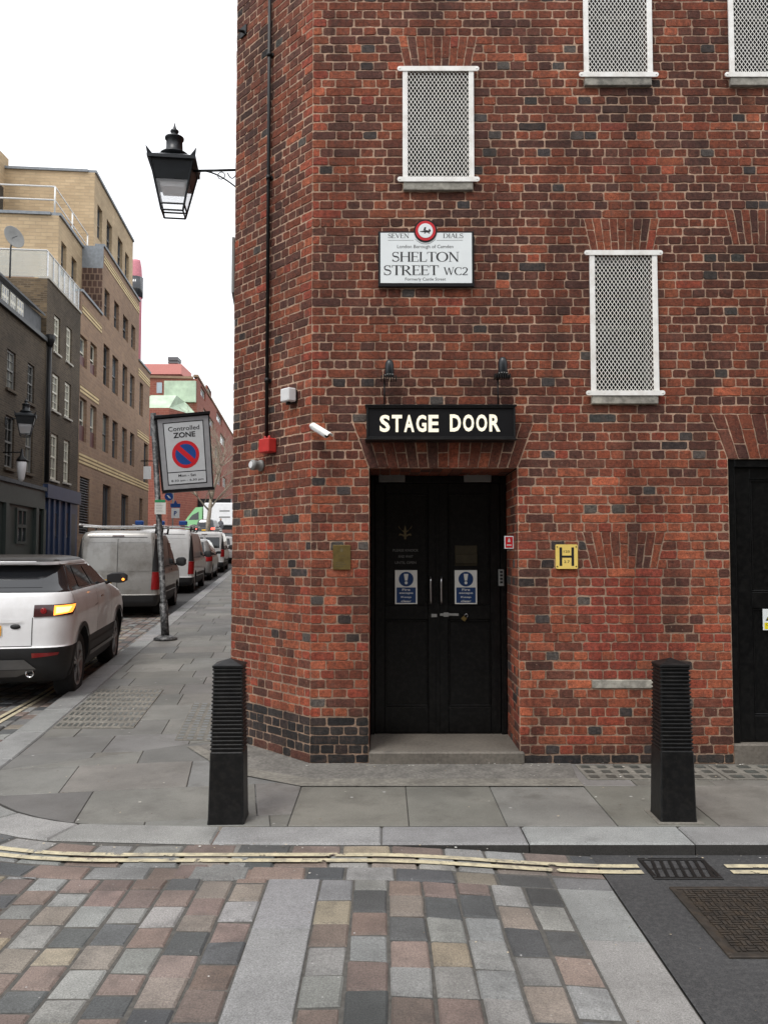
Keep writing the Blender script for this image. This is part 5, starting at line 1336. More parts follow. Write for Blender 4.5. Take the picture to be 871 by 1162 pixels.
mb = MB(T1); mb.box(s50+.02, s89, -.3, .05, Z2+.002, Z2+.08); mb.build('parapet_coping', M['stone_trim'], h2)
mb = MB(T1); mb.box(s50+.05, s89-.02, -.1, .16, bz0, bz+.05); mb.box(s50+.05, s89-.02, -.2, .03, 0, bz0-.001)
for x in (52.5, 58.5, 64.5, 71.5, 77.5): s_ = F1.px(x, 600)[0]; mb.box(s_-.1, s_+.1, .031, .1, 0, bz0-.002)
mb.build('shopfront', M['shop_blue'], h2)
for l, r_ in ((59.5, 63.5), (73, 76.5)):
    q = F1.rect(l, r_, 582, 610); mb = MB(T1); mb.box(q[0], q[1], .031, .045, q[2], q[3]); wn = mb.build('shop_window', M['dim_glass'], h2)
q = F1.rect(79.5, 84.5, 583, 640); mb = MB(T1); mb.box(q[0], q[1], .031, .05, .3, q[3]); mb.build('door', M['black_gloss'], h2)
# terrace balustrade, posts, dish
bal = thing('glass_balustrade', T1(s50+1, 0, Z2), 'glass terrace balustrade on top of the blue shop house', 'balustrade')
zz = Z2+.09; mb = MB(T1); mb.box(s50+.2, s89+.1, -.1, -.09, zz, zz+.95); mb.box(s50+.19, s50+.2, -6, -.1, zz, zz+.95); mb.build('glass_panel', M['balustrade_glass'], bal)
mb = MB(T1); mb.tube((s50+.2, -.095, zz+.97), (s89+.1, -.095, zz+.97), .03, n=6); mb.tube((s50+.2, -.095, zz+.97), (s50+.2, -6, zz+.97), .03, n=6); mb.build('handrail', M['rail_white'], bal)
for k in range(7):
    mb = MB(T1); s_ = s50+.25+(s89-s50-.3)*k/6; mb.box(s_-.02, s_+.02, -.09, -.05, zz-.08, zz+.96); mb.build('post', M['steel'], bal)
q = F1.px(14.5, 270); yy_ = F1.O+F1.u*(s50+.6); dl = on_plane(14.5, 270, Vector((0, (F1.O+F1.u*(s50-1.0)).y, 0)), Vector((0, 1, 0)))
dish = thing('satellite_dish', dl, 'grey satellite dish on the dark house roof left of the terrace', 'satellite dish')
mb = MB(); 
T_ = Matrix.Translation(dl) @ Matrix.Rotation(R(60), 4, 'Z') @ Matrix.Rotation(R(78), 4, 'X')
rs = []
for r_, h in ((.02, 0), (.2, .02), (.38, .09), (.385, .1), (.37, .1), (.2, .035), (.02, .015)): rs.append([(T_ @ Vector((r_*math.cos(2*math.pi*k/20), r_*math.sin(2*math.pi*k/20), h))) for k in range(20)])
mb.rings(rs, cap=True, smooth=True); mb.build('dish', M['grey_paint'], dish)
mb = MB(); mb.path([dl, dl+Vector((-.1, .1, -.3)), dl+Vector((-.15, .2, -1.3))], .03, 8); mb.path([dl, dl+Vector((.3, -.3, -.05))], .012, 6); mb.build('mount', M['grey_frame'], dish)

# --- brown brick office block
h3 = thing('brown_office_block', T1((s89+s157)/2, 0, 0), 'long brown brick block with pale brick bands and stepped terraces', 'building')
ZA = F1.px(103, 343)[1]; ZB = F1.px(130, 299)[1]; ZC = F1.px(164, 417)[1]
wr3 = [F1.rect(*a) for a in ((119, 125, 326, 358), (130, 135.6, 340, 371), (140, 146, 356, 383), (149.4, 154, 367, 394), (118, 124.8, 389, 436), (128, 134.8, 402, 445), (139.5, 145, 412, 455), (148, 153.2, 423, 461),
       (117, 124, 468, 512), (128, 134, 476, 519), (139, 144.5, 484, 524), (148, 153, 490, 528))]
wl3 = [F1.rect(*a) for a in ((91, 99.5, 378, 413), (103, 110.5, 387, 423), (90.7, 99, 449, 499), (103, 110, 458, 507))]
wg3 = [F1.rect(*a) for a in ((91, 102, 540, 606), (117, 126, 549, 606), (138, 146, 560, 606))]
wc3 = [F1.rect(*a) for a in ((158.9, 162.8, 433, 471), (163.6, 168.3, 502, 549))]; wc3 = [h for h in wc3 if h[1] < s170]
wc3 += [F1.rect(158.5, 162, 565, 606)]
mb = MB()
wall_holes(mb, T1, s89+.02, s115, 0, ZA, wl3+wg3[:1], rv=.2); wall_holes(mb, T1, s115, s157, 0, ZB, wr3+wg3[1:], rv=.2); wall_holes(mb, T1, s157, s170, 0, ZC, wc3, rv=.2)
top_face(mb, T1, s89, s115, 0, -1.2, ZA-.1); top_face(mb, T1, s115, s157, 0, -9, ZB-.05); top_face(mb, T1, s157, s170, 0, -9, ZC-.05); side_face(mb, T1, s89+.02, 0, -8, Z2-1, ZA-.0)
mb.build('wall', M['brown_brick'], h3)
mb = MB(); side_face(mb, T1, s115, 0, -.95, ZA-.2, ZB-1.0); mb.build('side_panel', M['soldier_brick'], h3)
mb = MB(); side_face(mb, T1, s115, .03, -.98, ZB-1.0, ZB); mb.build('parapet_end', M['lead'], h3)
mb = MB(); side_face(mb, T1, s170-.01, -.01, -9, 0, ZC-.01); mb.build('parapet_end', M['lead'], h3)
for s0_, s1__, z_ in ((s89+.03, s115, ZA), (s115, s157, ZB), (s157+.01, s170, ZC)):
    mb = MB(T1); mb.box(s0_, s1__, -.35, .07, z_+.002, z_+.1); mb.build('coping', M['lead'], h3)
def band(l, r_, t, b, s0_, s1__):
    z1_ = F1.px(l, t)[1]; z0_ = F1.px(l, b)[1]; mb = MB(); i = mb.add([T1(s0_, .012, z0_), T1(s1__, .012, z0_), T1(s1__, .012, z1_), T1(s0_, .012, z1_)]); mb.face((i, i+1, i+2, i+3), [(s0_, 0), (s1__, 0), (s1__, z1_-z0_), (s0_, z1_-z0_)]); mb.build('pale_band', M['cream_band'], h3)
band(115, 0, 284, 294, s115+.2, s157); band(90, 0, 341, 351, s89+.2, s115); band(88.5, 0, 434, 443, s89+.1, s115-.3); band(88.5, 0, 513, 525, s89+.1, s170); band(156, 0, 487, 495, s157, s170); band(158, 0, 418, 427, s157, s170)
for r_ in wr3+wc3[:-1]: sash(T1, r_, h3, 'grey_frame', rv=.2, fr=.06, bars=(1, 0))
for r_ in wl3: sash(T1, r_, h3, 'cream_frame', rv=.2, fr=.07, bars=(1, 0), low=.38)
q = wg3[0]; mb = MB(T1)
for k in range(22): z = q[2]+(q[3]-q[2])*k/22; mb.box(q[0], q[1], -.12, -.04, z, z+.04)
mb.build('louvre', M['grey_frame'], h3); mb = MB(T1); mb.poly([(q[0], -.19, q[2]), (q[1], -.19, q[2]), (q[1], -.19, q[3]), (q[0], -.19, q[3])]); mb.build('louvre_back', M['dark_interior'], h3)
for q in wg3[1:]+wc3[-1:]: sash(T1, q, h3, 'grey_frame', glass='dim_glass', rv=.2, fr=.08, bars=(2, 0), mid=False)
# bracket sign
q = F1.px(160, 523); t_ = thing('projecting_sign', T1(q[0], 0, q[1]-.8), 'small white hanging sign projecting from the brown block', 'sign')
mb = MB(T1); mb.tube((q[0], 0, q[1]), (q[0], .9, q[1]), .03, n=6); mb.tube((q[0], .2, q[1]), (q[0], .2, q[1]-.3), .02, n=6); mb.build('bracket', M['black_iron'], t_)
mb = MB(T1); mb.box(q[0]-.02, q[0]+.02, .15, .55, q[1]-1.0, q[1]-.3); mb.build('panel', M['sign_white'], t_)

# --- yellow brick set-back storeys
F2 = Fac(-9.9); T2_ = F2.T
h4 = thing('yellow_brick_block', T2_(40, 0, 0), 'yellow brick upper storeys with roof terraces behind the dark houses', 'building')
sL = F2.px(66, 300)[0]; sU = F2.px(107.3, 230)[0]; sE = F2.px(151, 290)[0]
ZL = F2.px(79, 261)[1]; ZU = F2.px(120, 218)[1]
wyl = [F2.rect(70, 76, 273, 313), F2.rect(81.6, 87.6, 290, 326)]; wyu = [F2.rect(111, 116.6, 231, 270), F2.rect(121.5, 127.6, 248, 287), F2.rect(134, 139.5, 267, 305), F2.rect(142.3, 146.7, 285, 317)]
mb = MB(); wall_holes(mb, T2_, sL, sU, 4, ZL, wyl, rv=.2); wall_holes(mb, T2_, sU, sE, 4, ZU, wyu, rv=.2)
side_face(mb, T2_, sL, 0, -14, 4, ZL); side_face(mb, T2_, sU, 0, -14, ZL-.5, ZU); top_face(mb, T2_, sL, sU, 0, -14, ZL-.05); top_face(mb, T2_, sU, sE, 0, -14, ZU-.05); side_face(mb, T2_, sE, 0, -14, 4, ZU)
mb.build('wall', M['yellow_brick'], h4)
mb = MB(T2_); mb.box(sL, sU, -.3, .08, ZL+.002, ZL+.12); mb.box(sL-.08, sL+.2, -14, -.31, ZL+.002, ZL+.12); mb.box(sU, sE, -.3, .08, ZU+.002, ZU+.12); mb.box(sU-.08, sU+.2, -14, -.31, ZU+.002, ZU+.12); mb.build('coping', M['lead'], h4)
mb = MB(T2_); 
for sq_ in (sL, sU): 
    z_ = (ZL if sq_ == sL else ZU)
    mb.box(sq_-.03, sq_-.001, -14, -.9, z_-2.6, z_-2.5)
mb.build('string_course', M['brown_brick'], h4)
for r_ in wyl+wyu: sash(T2_, r_, h4, 'grey_frame', rv=.2, fr=.07, bars=(1, 0))
# wing at the far left
a = on_y(10.5, 193, (F2.O+F2.u*sU).y-.02); mb = MB(); zq = ZU+.6; mb.box(a.x-9, a.x, a.y-4, a.y-.05, 6, zq); mb.build('wing', M['yellow_brick'], h4)
mb = MB(); mb.box(a.x, a.x+.05, a.y-3.4, a.y-.6, zq-5.5, zq-1.6); mb.build('wing_window', M['dim_glass'], h4)
rl = thing('roof_railing', T2_(sL, 0, ZL), 'white tube railing round the upper yellow brick terrace', 'railing')
mb = MB(T2_); z_ = ZL+.12
for h in (.55, 1.1): mb.path([(sL+.1, -14, z_+h), (sL+.1, -.2, z_+h), (sU-.3, -.2, z_+h)], .035, 6)
mb.build('rail', M['rail_white'], rl)
for k in range(6):
    mb = MB(T2_); s_ = sL+.1+(sU-sL-.4)*max(0, k-3)/2 if k > 3 else sL+.1; d = -.2 if k >= 3 else -.2-(3-k)*3.4; mb.tube((s_, d, z_), (s_, d, z_+1.1), .035, n=6); mb.build('post', M['rail_white'], rl)
# pink round bay beyond
t_ = thing('pink_tower', on_y(155, 320, 60), 'narrow pink and mauve rounded tower peeping out beyond the brown block', 'building')
q = on_y(153.5, 291, 60); q1 = on_y(153.5, 335, 60); rr_ = (on_y(160.5, 300, 60).x-on_y(147, 300, 60).x)/2
mb = MB(); mb.lathe([(rr_*.7, q.z-.2), (rr_*.75, q.z-.4), (rr_*.9, q.z-.7), (rr_, q.z-1.4), (rr_, 4)], (q.x, 60.3, 0), 20); mb.build('tower_wall', M['pink_dull'] if 'pink_dull' in M else mat('pink_dull', rgb(190, 120, 130), .7), t_)
for k in range(5):
    t = R(-100+k*32); mb = MB(); x, y = q.x+(rr_+.01)*math.cos(t), 60.3+(rr_+.01)*math.sin(t); mb.lathe([(.28, 0), (.28, 1.5)], (x-.2*math.cos(t), y-.2*math.sin(t), q.z-3.0), 8); mb.build('window', M['dim_glass'], t_)

# --- red brick building closing the view
F5 = Fac(-14.3); T5 = F5.T
h5 = thing('red_brick_offices', T5(112, 0, 0), 'large red brick building closing the street with strip windows', 'building')
s5 = F5.px(223, 500)[0]; y5 = (F5.O+F5.u*s5).y; Z5 = F5.px(223, 426)[1]; s6 = s5+75
w5 = [F5.rect(*a) for a in ((228, 233.5, 437, 448), (235.5, 240, 437, 448), (231, 243, 462, 473), (246, 252, 466, 476), (250, 256, 490, 502), (246.5, 251, 533, 549), (253, 257, 540, 552), (244, 248, 505, 518))]
mb = MB(); wall_holes(mb, T5, s5, s6, 0, Z5, w5, rv=.3)
side_face(mb, T5, s5, 0, -30, 0, Z5-.3); mb.build('wall', M['red_far'], h5)
for r_ in w5: sash(T5, r_, h5, 'cream_frame', glass='pale_glass', rv=.3, fr=.18, bars=(1, 0), mid=False)
mb = MB(T5); mb.box(s5, s6, -.5, .12, Z5+.002, Z5+.3); mb.box(s5-.2, s5+.2, -30, -.51, Z5-.3, Z5+.0); mb.build('coping', M['brown_brick'], h5)
def yrect(l, r_, t, b, Y, dy, m, nm, parent):
    a, c = on_y(l, b, Y), on_y(r_, t, Y); mb = MB(); mb.box(a.x, c.x, Y, Y+dy, a.z, c.z); return mb.build(nm, M[m], parent)
yrect(186, 222, 432, 456, y5-.6, .5, 'copper_green', 'copper_panel', h5)
yrect(160, 206, 413, 424.5, y5+6, 6, 'pink_render', 'roof_storey', h5)
yrect(190.5, 202, 405, 409, y5+8, 2, 'grey_frame', 'roof_plant', h5); yrect(190.5, 202, 410, 412, y5+8, 2, 'grey_frame', 'roof_plant', h5)
yrect(170, 184, 434, 446, y5-.5, .4, 'pale_glass', 'window', h5)
yrect(172, 262, 566, 598, y5-1.0, .8, 'shop_dark' if 'shop_dark' in M else 'sign_black', 'shop_fascia', h5)
# smaller wing with green copper mansard in front
YB = y5-8; t_ = thing('copper_roofed_wing', on_y(195, 590, YB), 'red brick wing with a pale green copper mansard roof', 'building')
a, b, c_ = on_y(150, 600, YB).x, on_y(190, 600, YB).x, on_y(222, 600, YB+6).x; zA = on_y(190, 463, YB).z; zB = on_y(190, 445, YB).z
mb = MB(); i = mb.add([(a, YB, 0), (b, YB, 0), (c_, YB+6, 0), (c_, YB+9, 0), (a, YB+9, 0), (a, YB, zA), (b, YB, zA), (c_, YB+6, zA), (c_, YB+9, zA), (a, YB+9, zA)])
for f in ((0, 1, 6, 5), (1, 2, 7, 6), (2, 3, 8, 7), (5, 6, 7, 8, 9)): mb.face([i+k for k in f], [(mb.v[i+k][0]+mb.v[i+k][1], mb.v[i+k][2]) for k in f])
mb.build('wall', M['red_far'], t_)
mb = MB(); c2 = on_y(205, 600, YB+6).x
i = mb.add([(a, YB, zA+.02), (b, YB, zA+.02), (c_, YB+6, zA+.02), (c_, YB+9, zA+.02), (a, YB+9, zA+.02), (a+1.5, YB+2, zB), (b+.4, YB+2, zB), (c2+.2, YB+6.5, zB), (c2+.2, YB+9, zB), (a+1.5, YB+9, zB)])
for f in ((0, 1, 6, 5), (1, 2, 7, 6), (2, 3, 8, 7), (5, 6, 7, 8, 9)): mb.face([i+k for k in f])
mb.build('mansard_roof', M['copper_green'], t_)
for x in (175, 183, 196, 206):
    q0 = on_y(x, 480, YB); mb = MB(); mb.box(q0.x-.45, q0.x+.45, YB-.02+(max(0, q0.x-b))*1.0, YB+.1+(max(0, q0.x-b))*1.0, q0.z-1.6, q0.z+1.0); mb.build('window', M['dim_glass'], t_)

# --- building facing the theatre, unseen behind the viewer, added to block low sky light
brick_tex_mat('plain_stock', rgb(112, 98, 82), rgb(96, 82, 68), rgb(120, 108, 92))
t_ = thing('unseen_terrace', (0, -7.5, 0), 'unseen stock brick terrace added opposite the theatre to block low sky light', 'building')
mb = MB(); TB = frame((-9, -7.5, 0), (1, 0, 0), (0, 1, 0)); hs = [(1.2+k*2.6, 2.4+k*2.6, z, z+1.9) for k in range(12) for z in (.9, 4.2, 7.4)]
wall_holes(mb, TB, 0, 33, -.2, 10.5, hs, rv=.15); side_face(mb, TB, 0, 0, -8, -.2, 10.5); top_face(mb, TB, 0, 33, 0, -8, 10.4); mb.build('wall', M['plain_stock'], t_)
for h in hs: mb = MB(TB); mb.box(h[0], h[1], -.15, -.12, h[2], h[3]); mb.build('window', M['dim_glass'], t_)

# --- lantern, wall light on the dark houses
yl_ = 24.6; qb = on_y(29, 495.5, yl_); xw = FX+FD*yl_
lantern((qb.x, yl_, qb.z), 'black Victorian lantern bracketed on the dark brick house at the left', (xw, yl_+.1, 0), 1.25, R(20))
q = on_y(24.5, 536, yl_); t_ = thing('wall_lamp', (q.x, yl_, q.z-.5), 'small white globe wall lamp under the lantern on the dark house', 'lamp')
mb = MB(); mb.lathe([(.03, -.28), (.09, -.2), (.13, .1), (.14, .28), (.12, .33)], (q.x, yl_, q.z), 12); mb.build('globe', M['white_plastic'], t_)
mb = MB(); mb.lathe([(.15, .33), (.15, .38), (.05, .5), (.03, .7)], (q.x, yl_, q.z), 12); mb.path([(q.x, yl_, q.z+.6), (xw, yl_, q.z+.6)], .02, 6); mb.build('cap_and_arm', M['black_iron'], t_)

# --- bare plane tree
def tree(base, label, H, seed=3):
    r_ = random.Random(seed); rt = thing('bare_tree', base, label, 'tree'); B = Vector(base)
    tr = MB(); br = MB(); tw = MB()
    top = B+Vector((.3, 0, H*.45)); tr.path([B, B+Vector((.05, 0, H*.2)), top], [.2, .16, .12], 8); tr.build('trunk', M['bark_pale'], rt)
    def grow(p, d, L, rad, lv):
        n = 5; pts = [p]; q = p
        for k in range(n):
            d = (d+Vector((r_.uniform(-.22, .22), r_.uniform(-.22, .22), r_.uniform(-.08, .18)))).normalized(); q = q+d*L/n; pts.append(q)
        (br if lv < 2 else tw).path(pts, [rad*(1-.75*k/n) for k in range(n+1)], 5 if lv < 2 else 3)
        if lv < 4:
            for k in range(5 if lv < 3 else 4):
                a = pts[r_.randint(1, n)]; dd = (d+Vector((r_.uniform(-1, 1), r_.uniform(-1, 1), r_.uniform(-.3, .8)))*.85).normalized(); grow(a, dd, L*r_.uniform(.45, .7), rad*.5, lv+1)
    for k in range(7):
        t = 2*math.pi*k/7; grow(B.lerp(top, r_.uniform(.6, 1)), Vector((math.cos(t)*.7, math.sin(t)*.7, .9)).normalized(), H*.4, .075, 0)
    br.build('branches', M['bark_pale'], rt); tw.build('twigs', M['bark_pale'], rt)
yt = 62; q = on_y(236, 560, yt); tree((q.x, yt, G(yt)), 'bare pale-barked tree beside the red brick building', 9.2)

# --- controlled zone sign on its leaning pole
gpz = lambda px, py, Y: on_y(px, py, Y)
yp = 14.3; pb = on_y(188, 725, yp); pb.z = G(yp); pt = on_y(174, 469, yp)
pole = thing('controlled_zone_sign', pb, 'tall leaning black post with a Controlled ZONE parking sign', 'sign')
mb = MB(); mid = pb.lerp(pt, .5); mb.path([pb, pb+(pt-pb)*.16], .07, 12); mb.path([pb+(pt-pb)*.16, pb+(pt-pb)*.165, pt], [.07, .052, .05], 12)
mb.lathe([(.2, .0), (.2, .035), (.13, .06), (.08, .08)], (pb.x, pb.y, pb.z), 16); mb.build('pole', M['pole_black'] if 'pole_black' in M else mat('pole_black', (.02, .021, .022, 1), .5, var=.4, scale=20, dirt=(.45, .45, .44, 1), dirt_amt=.5, dirt_scale=16), pole)
# sign panel frame: follows the lean and is turned a little away
Ys = yp-.09; A = on_y(178.5, 475, Ys); Bq = on_y(236, 470, Ys+.25); C_ = on_y(241, 553, Ys+.25); D_q = on_y(186, 557, Ys)
su_ = (Bq-A); sv_ = (D_q-A); nn = su_.cross(sv_).normalized()
if nn.y > 0: nn = -nn
TP = lambda a, d, b: A+su_*a+sv_*(1-b)+(C_-(A+su_+sv_))*a*(1-b)+nn*d       # unit square on the panel, b up
def prect(mb, a0, a1, b0, b1, d0, d1): mb.rings([[TP(a, d0, b) for a, b in ((a0, b0), (a1, b0), (a1, b1), (a0, b1))], [TP(a, d1, b) for a, b in ((a0, b0), (a1, b0), (a1, b1), (a0, b1))]], cap=True)
mb = MB(); prect(mb, -.04, 1.03, 0, 1, 0, -.09); prect(mb, -.06, 1.04, 1.0, 1.035, .05, -.12); prect(mb, -.03, 1.04, -.03, 0, .03, -.11); mb.build('sign_case', M['sign_black'], pole)
mb = MB(); prect(mb, .0, 1, .01, .985, .012, .001); mb.build('grey_border', M['sign_grey'] if 'sign_grey' in M else mat('sign_grey', (.3, .31, .32, 1), .5, var=.1), pole)
mb = MB(); prect(mb, .095, .9, .065, .93, .014, .0125); mb.build('line_border', M['ink_black'], pole)
mb = MB(); prect(mb, .115, .88, .245, .915, .016, .0145); prect(mb, .115, .88, .08, .232, .016, .0145); mb.build('white_face', M['zone_white'] if 'zone_white' in M else mat('zone_white', (.52, .55, .56, 1), .5, var=.05), pole)
AS = sv_.length/su_.length
mb = MB(); put_text(mb, 'Controlled', TP, .5, .0175, .835, .062, .62, bold=.012)
put_text(mb, 'ZONE', TP, .5, .0175, .745, .075, .44, bold=.03); put_text(mb, 'Mon - Sat', TP, .5, .0175, .19, .036, .36, bold=.012); put_text(mb, '8.30 am - 6.30 pm', TP, .5, .0175, .12, .036, .66, bold=.012); mb.build('lettering', M['ink_black'], pole)
rr_ = .275; mb = MB(); disc(mb, TP, .5, .0176, .475, rr_, 40, rr_/AS); mb.build('red_ring', M['sign_red'], pole)
mb = MB(); disc(mb, TP, .5, .0182, .475, rr_*.76, 36, rr_*.76/AS); mb.build('blue_disc', M['sign_blue'], pole)
mb = MB(); k_ = rr_*.8; w_ = .035; flat(mb, TP, [(.5-k_*.7-w_, .475+(k_*.7-w_)/AS), (.5-k_*.7+w_, .475+(k_*.7+w_)/AS), (.5+k_*.7+w_, .475+(-k_*.7+w_)/AS), (.5+k_*.7-w_, .475+(-k_*.7-w_)/AS)], .0188); mb.build('red_bar', M['sign_red'], pole)
# paper notice on the post
q = on_y(182.5, 575, yp-.08); t_ = thing('paper_notice', (q.x, q.y, q.z-.15), 'white paper notice with a green heading tied to the leaning post', 'notice')
mb = MB(); mb.bbox(q.x-.1, q.x+.09, q.y-.01, q.y, q.z-.13, q.z+.07, .002); mb.build('paper', M['notice_white'], t_)
mb = MB(); mb.bbox(q.x-.1, q.x+.08, q.y-.01, q.y, q.z+.072, q.z+.12, .002); mb.build('green_heading', M['sign_green'], t_)
mb = MB(); TQ = frame((q.x, q.y-.0105, q.z), (1, 0, 0), (0, -1, 0))
for k in range(6): flat(mb, TQ, [(-.08, .05-.027*k), (-.08+rnd.uniform(.1, .15), .05-.027*k), (-.08+.1, .043-.027*k), (-.08, .043-.027*k)], .0005)
mb.build('print_lines', M['grey_paint'], t_)
# blue signs farther up
ys_ = 47; p0 = on_y(196, 600, ys_); p0.z = G(ys_); t_ = thing('blue_sign_post', p0, 'distant grey post carrying a blue disc sign and a blue parking sign', 'sign')
q1 = on_y(192, 563.5, ys_); q2 = on_y(199.5, 573.5, ys_); q3 = on_y(199.5, 582.5, ys_)
mb = MB(); mb.tube(p0, (p0.x, ys_, q1.z+.3), .04, n=8); mb.build('pole', M['grey_paint'], t_)
mb = MB(); mb.lathe([(.24, -.06), (.24, -.05)], (q1.x, ys_, q1.z), 20, 'y'); mb.build('blue_disc', M['sign_blue'], t_)
TZ = frame((0, ys_, 0), (1, 0, 0), (0, -1, 0)); mb = MB()
mb.poly([(q1.x-.1, ys_-.065, q1.z+.1), (q1.x+.02, ys_-.065, q1.z+.02), (q1.x+.12, ys_-.065, q1.z-.1), (q1.x+.06, ys_-.065, q1.z-.12), (q1.x-.05, ys_-.065, q1.z-.02)]); mb.build('white_arrow', M['sign_white'], t_)
mb = MB(); mb.bbox(q2.x-.28, q2.x+.28, ys_-.07, ys_-.05, q2.z-.12, q2.z+.1); mb.poly([(q2.x-.1, ys_-.06, q2.z+.1), (q2.x+.1, ys_-.06, q2.z+.1), (q2.x, ys_-.06, q2.z+.3)]); mb.build('blue_panel', M['sign_blue'], t_)
mb = MB(); mb.bbox(q3.x-.23, q3.x+.23, ys_-.07, ys_-.05, q3.z-.28, q3.z+.28); mb.build('white_panel', M['sign_white'], t_)
mb = MB(); put_text(mb, 'P', TZ, q3.x, .075, q3.z, .25, bold=.03); mb.build('letter', M['sign_blue'], t_)

# ================================================================== VEHICLES
def car_paint(name, col, dirt, amt, metal=.3):
    return mat(name, col, .32, metal, var=.04, scale=3, spec=.5, coat=.6, dirt=dirt, dirt_amt=amt, dirt_scale=2.2)
car_paint('paint_white', (.8, .8, .8, 1), (.4, .38, .35, 1), .25, 0); car_paint('paint_silver', (.33, .32, .3, 1), (.15, .135, .115, 1), .7, .35)
car_paint('paint_white_dirty', (.6, .6, .59, 1), (.34, .32, .29, 1), .5, 0); car_paint('paint_grey', (.3, .3, .29, 1), (.16, .15, .14, 1), .4, .3); car_paint('paint_black', (.01, .01, .011, 1), (.04, .04, .04, 1), .3, 0)
mat('cladding', (.016, .016, .017, 1), .6, var=.2, scale=8); mat('tyre', (.014, .014, .015, 1), .85, var=.3, scale=30)
mat('rim_metal', (.35, .35, .36, 1), .35, metal=.8, var=.15); mat('car_glass', (.008, .009, .011, 1), .06, var=0, spec=.5, coat=.3)
mat('tail_red', (.28, .008, .01, 1), .25, var=.1, coat=.5); mat('tail_dark', (.05, .012, .012, 1), .2, var=.1, coat=.5)
mat('indicator_lit', (.9, .35, .05, 1), .4, var=0, emit=(1, .30, .04, 1), estr=1.7); mat('indicator_core', (.95, .7, .3, 1), .4, var=0, emit=(1, .55, .18, 1), estr=2.2); mat('brake_lit', (.7, .05, .03, 1), .4, var=0, emit=(1, .08, .05, 1), estr=2.5)
mat('plate_yellow', rgb(222, 168, 40), .5, var=.05); mat('seam', (.03, .03, .03, 1), .8, var=0); mat('chrome', (.6, .6, .6, 1), .15, metal=1, var=.1); mat('skid_grey', (.16, .16, .16, 1), .45, metal=.5, var=.15)
mat('roof_glass', (.03, .026, .023, 1), .35, var=.5, scale=5, spec=.12)  # brown mottle paints in the brickwork mirrored by the glass roof
class Body:
    def __init__(s, L, bow=.06): s.L = L; s.bow = bow
    def at(s, z):
        L = s.L
        if z <= L[0][0]: return L[0][1:]
        for a, b in zip(L[:-1], L[1:]):
            if z <= b[0]:
                t = (z-a[0])/(b[0]-a[0]) if b[0] > a[0] else 0
                return tuple(p+(q-p)*t for p, q in zip(a[1:], b[1:]))
        return L[-1][1:]
    def corner(s, z, y, x):
        yr, yf, hw, rr, rf = s.at(z); k = max(0, 1-(y-yr)/1.2); return y+s.bow*(x/hw)**2*k
    def side(s, y, z, off=0):
        yr, yf, hw, rr, rf = s.at(z); yy = y-s.bow*max(0, 1-(y-yr)/1.2)
        if yy < yr+rr: d = min(rr, yr+rr-yy); x = hw-rr+math.sqrt(max(0, rr*rr-d*d))
        elif yy > yf-rf: d = min(rf, yy-(yf-rf)); x = hw-rf+math.sqrt(max(0, rf*rf-d*d))
        else: x = hw
        return (x+off, y, z)
    def rear(s, x, z, off=0):
        yr, yf, hw, rr, rf = s.at(z); ax = abs(x)
        y = yr if ax < hw-rr else yr+rr-math.sqrt(max(0, rr*rr-(ax-(hw-rr))**2))
        return (x, s.corner(z, y, min(ax, hw))-off, z)
    def wrap(s, a, z, off=0):
        yr, yf, hw, rr, rf = s.at(z)
        if a < hw-rr: x, y, nx, ny = a, yr, 0, -1
        elif a < hw-rr+rr*math.pi/2: t = (a-(hw-rr))/rr; x, y, nx, ny = hw-rr+rr*math.sin(t), yr+rr-rr*math.cos(t), math.sin(t), -math.cos(t)
        else: x, y, nx, ny = hw, yr+rr+a-(hw-rr+rr*math.pi/2), 1, 0
        return (x+nx*off, s.corner(z, y, x)+ny*off, z)
    def front(s, x, z, off=0):
        yr, yf, hw, rr, rf = s.at(z); ax = abs(x); y = yf if ax < hw-rf else yf-rf+math.sqrt(max(0, rf*rf-(ax-(hw-rf))**2)); return (x, y+off, z)
    def ring(s, z):
        yr, yf, hw, rr, rf = s.at(z); P = []
        for k in range(6): P.append(((hw-rr)*k/6, yr))
        for k in range(7): t = math.pi/2*k/6; P.append((hw-rr+rr*math.sin(t), yr+rr-rr*math.cos(t)))
        for k in range(1, 16): P.append((hw, yr+rr+(yf-rf-yr-rr)*k/16))
        for k in range(7): t = math.pi/2*k/6; P.append((hw-rf+rf*math.cos(t), yf-rf+rf*math.sin(t)))
        for k in range(1, 6): P.append(((hw-rf)*(1-k/6), yf))
        P.append((0, yf)); P = [(x, s.corner(z, y, x)) for x, y in P]
        return [(x, y, z) for x, y in P]+[(-x, y, z) for x, y in reversed(P[1:-1])]
    def patch(s, mb, kind, q, off=.006, nu=8, nv=5, mirror=False):
        f = {'side': s.side, 'rear': s.rear, 'wrap': s.wrap, 'front': s.front}[kind]; g = []
        for j in range(nv+1):
            v = j/nv; row = []
            for i in range(nu+1):
                u = i/nu
                a = q[0][0]*(1-u)*(1-v)+q[1][0]*u*(1-v)+q[2][0]*u*v+q[3][0]*(1-u)*v; z = q[0][1]*(1-u)*(1-v)+q[1][1]*u*(1-v)+q[2][1]*u*v+q[3][1]*(1-u)*v
                p = f(a, z, off); row.append((-p[0] if mirror else p[0], p[1], p[2]))
            g.append(row)
        ids = [mb.add(r) for r in g]
        for a, b in zip(ids[:-1], ids[1:]):
            for k in range(nu): mb.face((a+k, a+k+1, b+k+1, b+k), None, True)
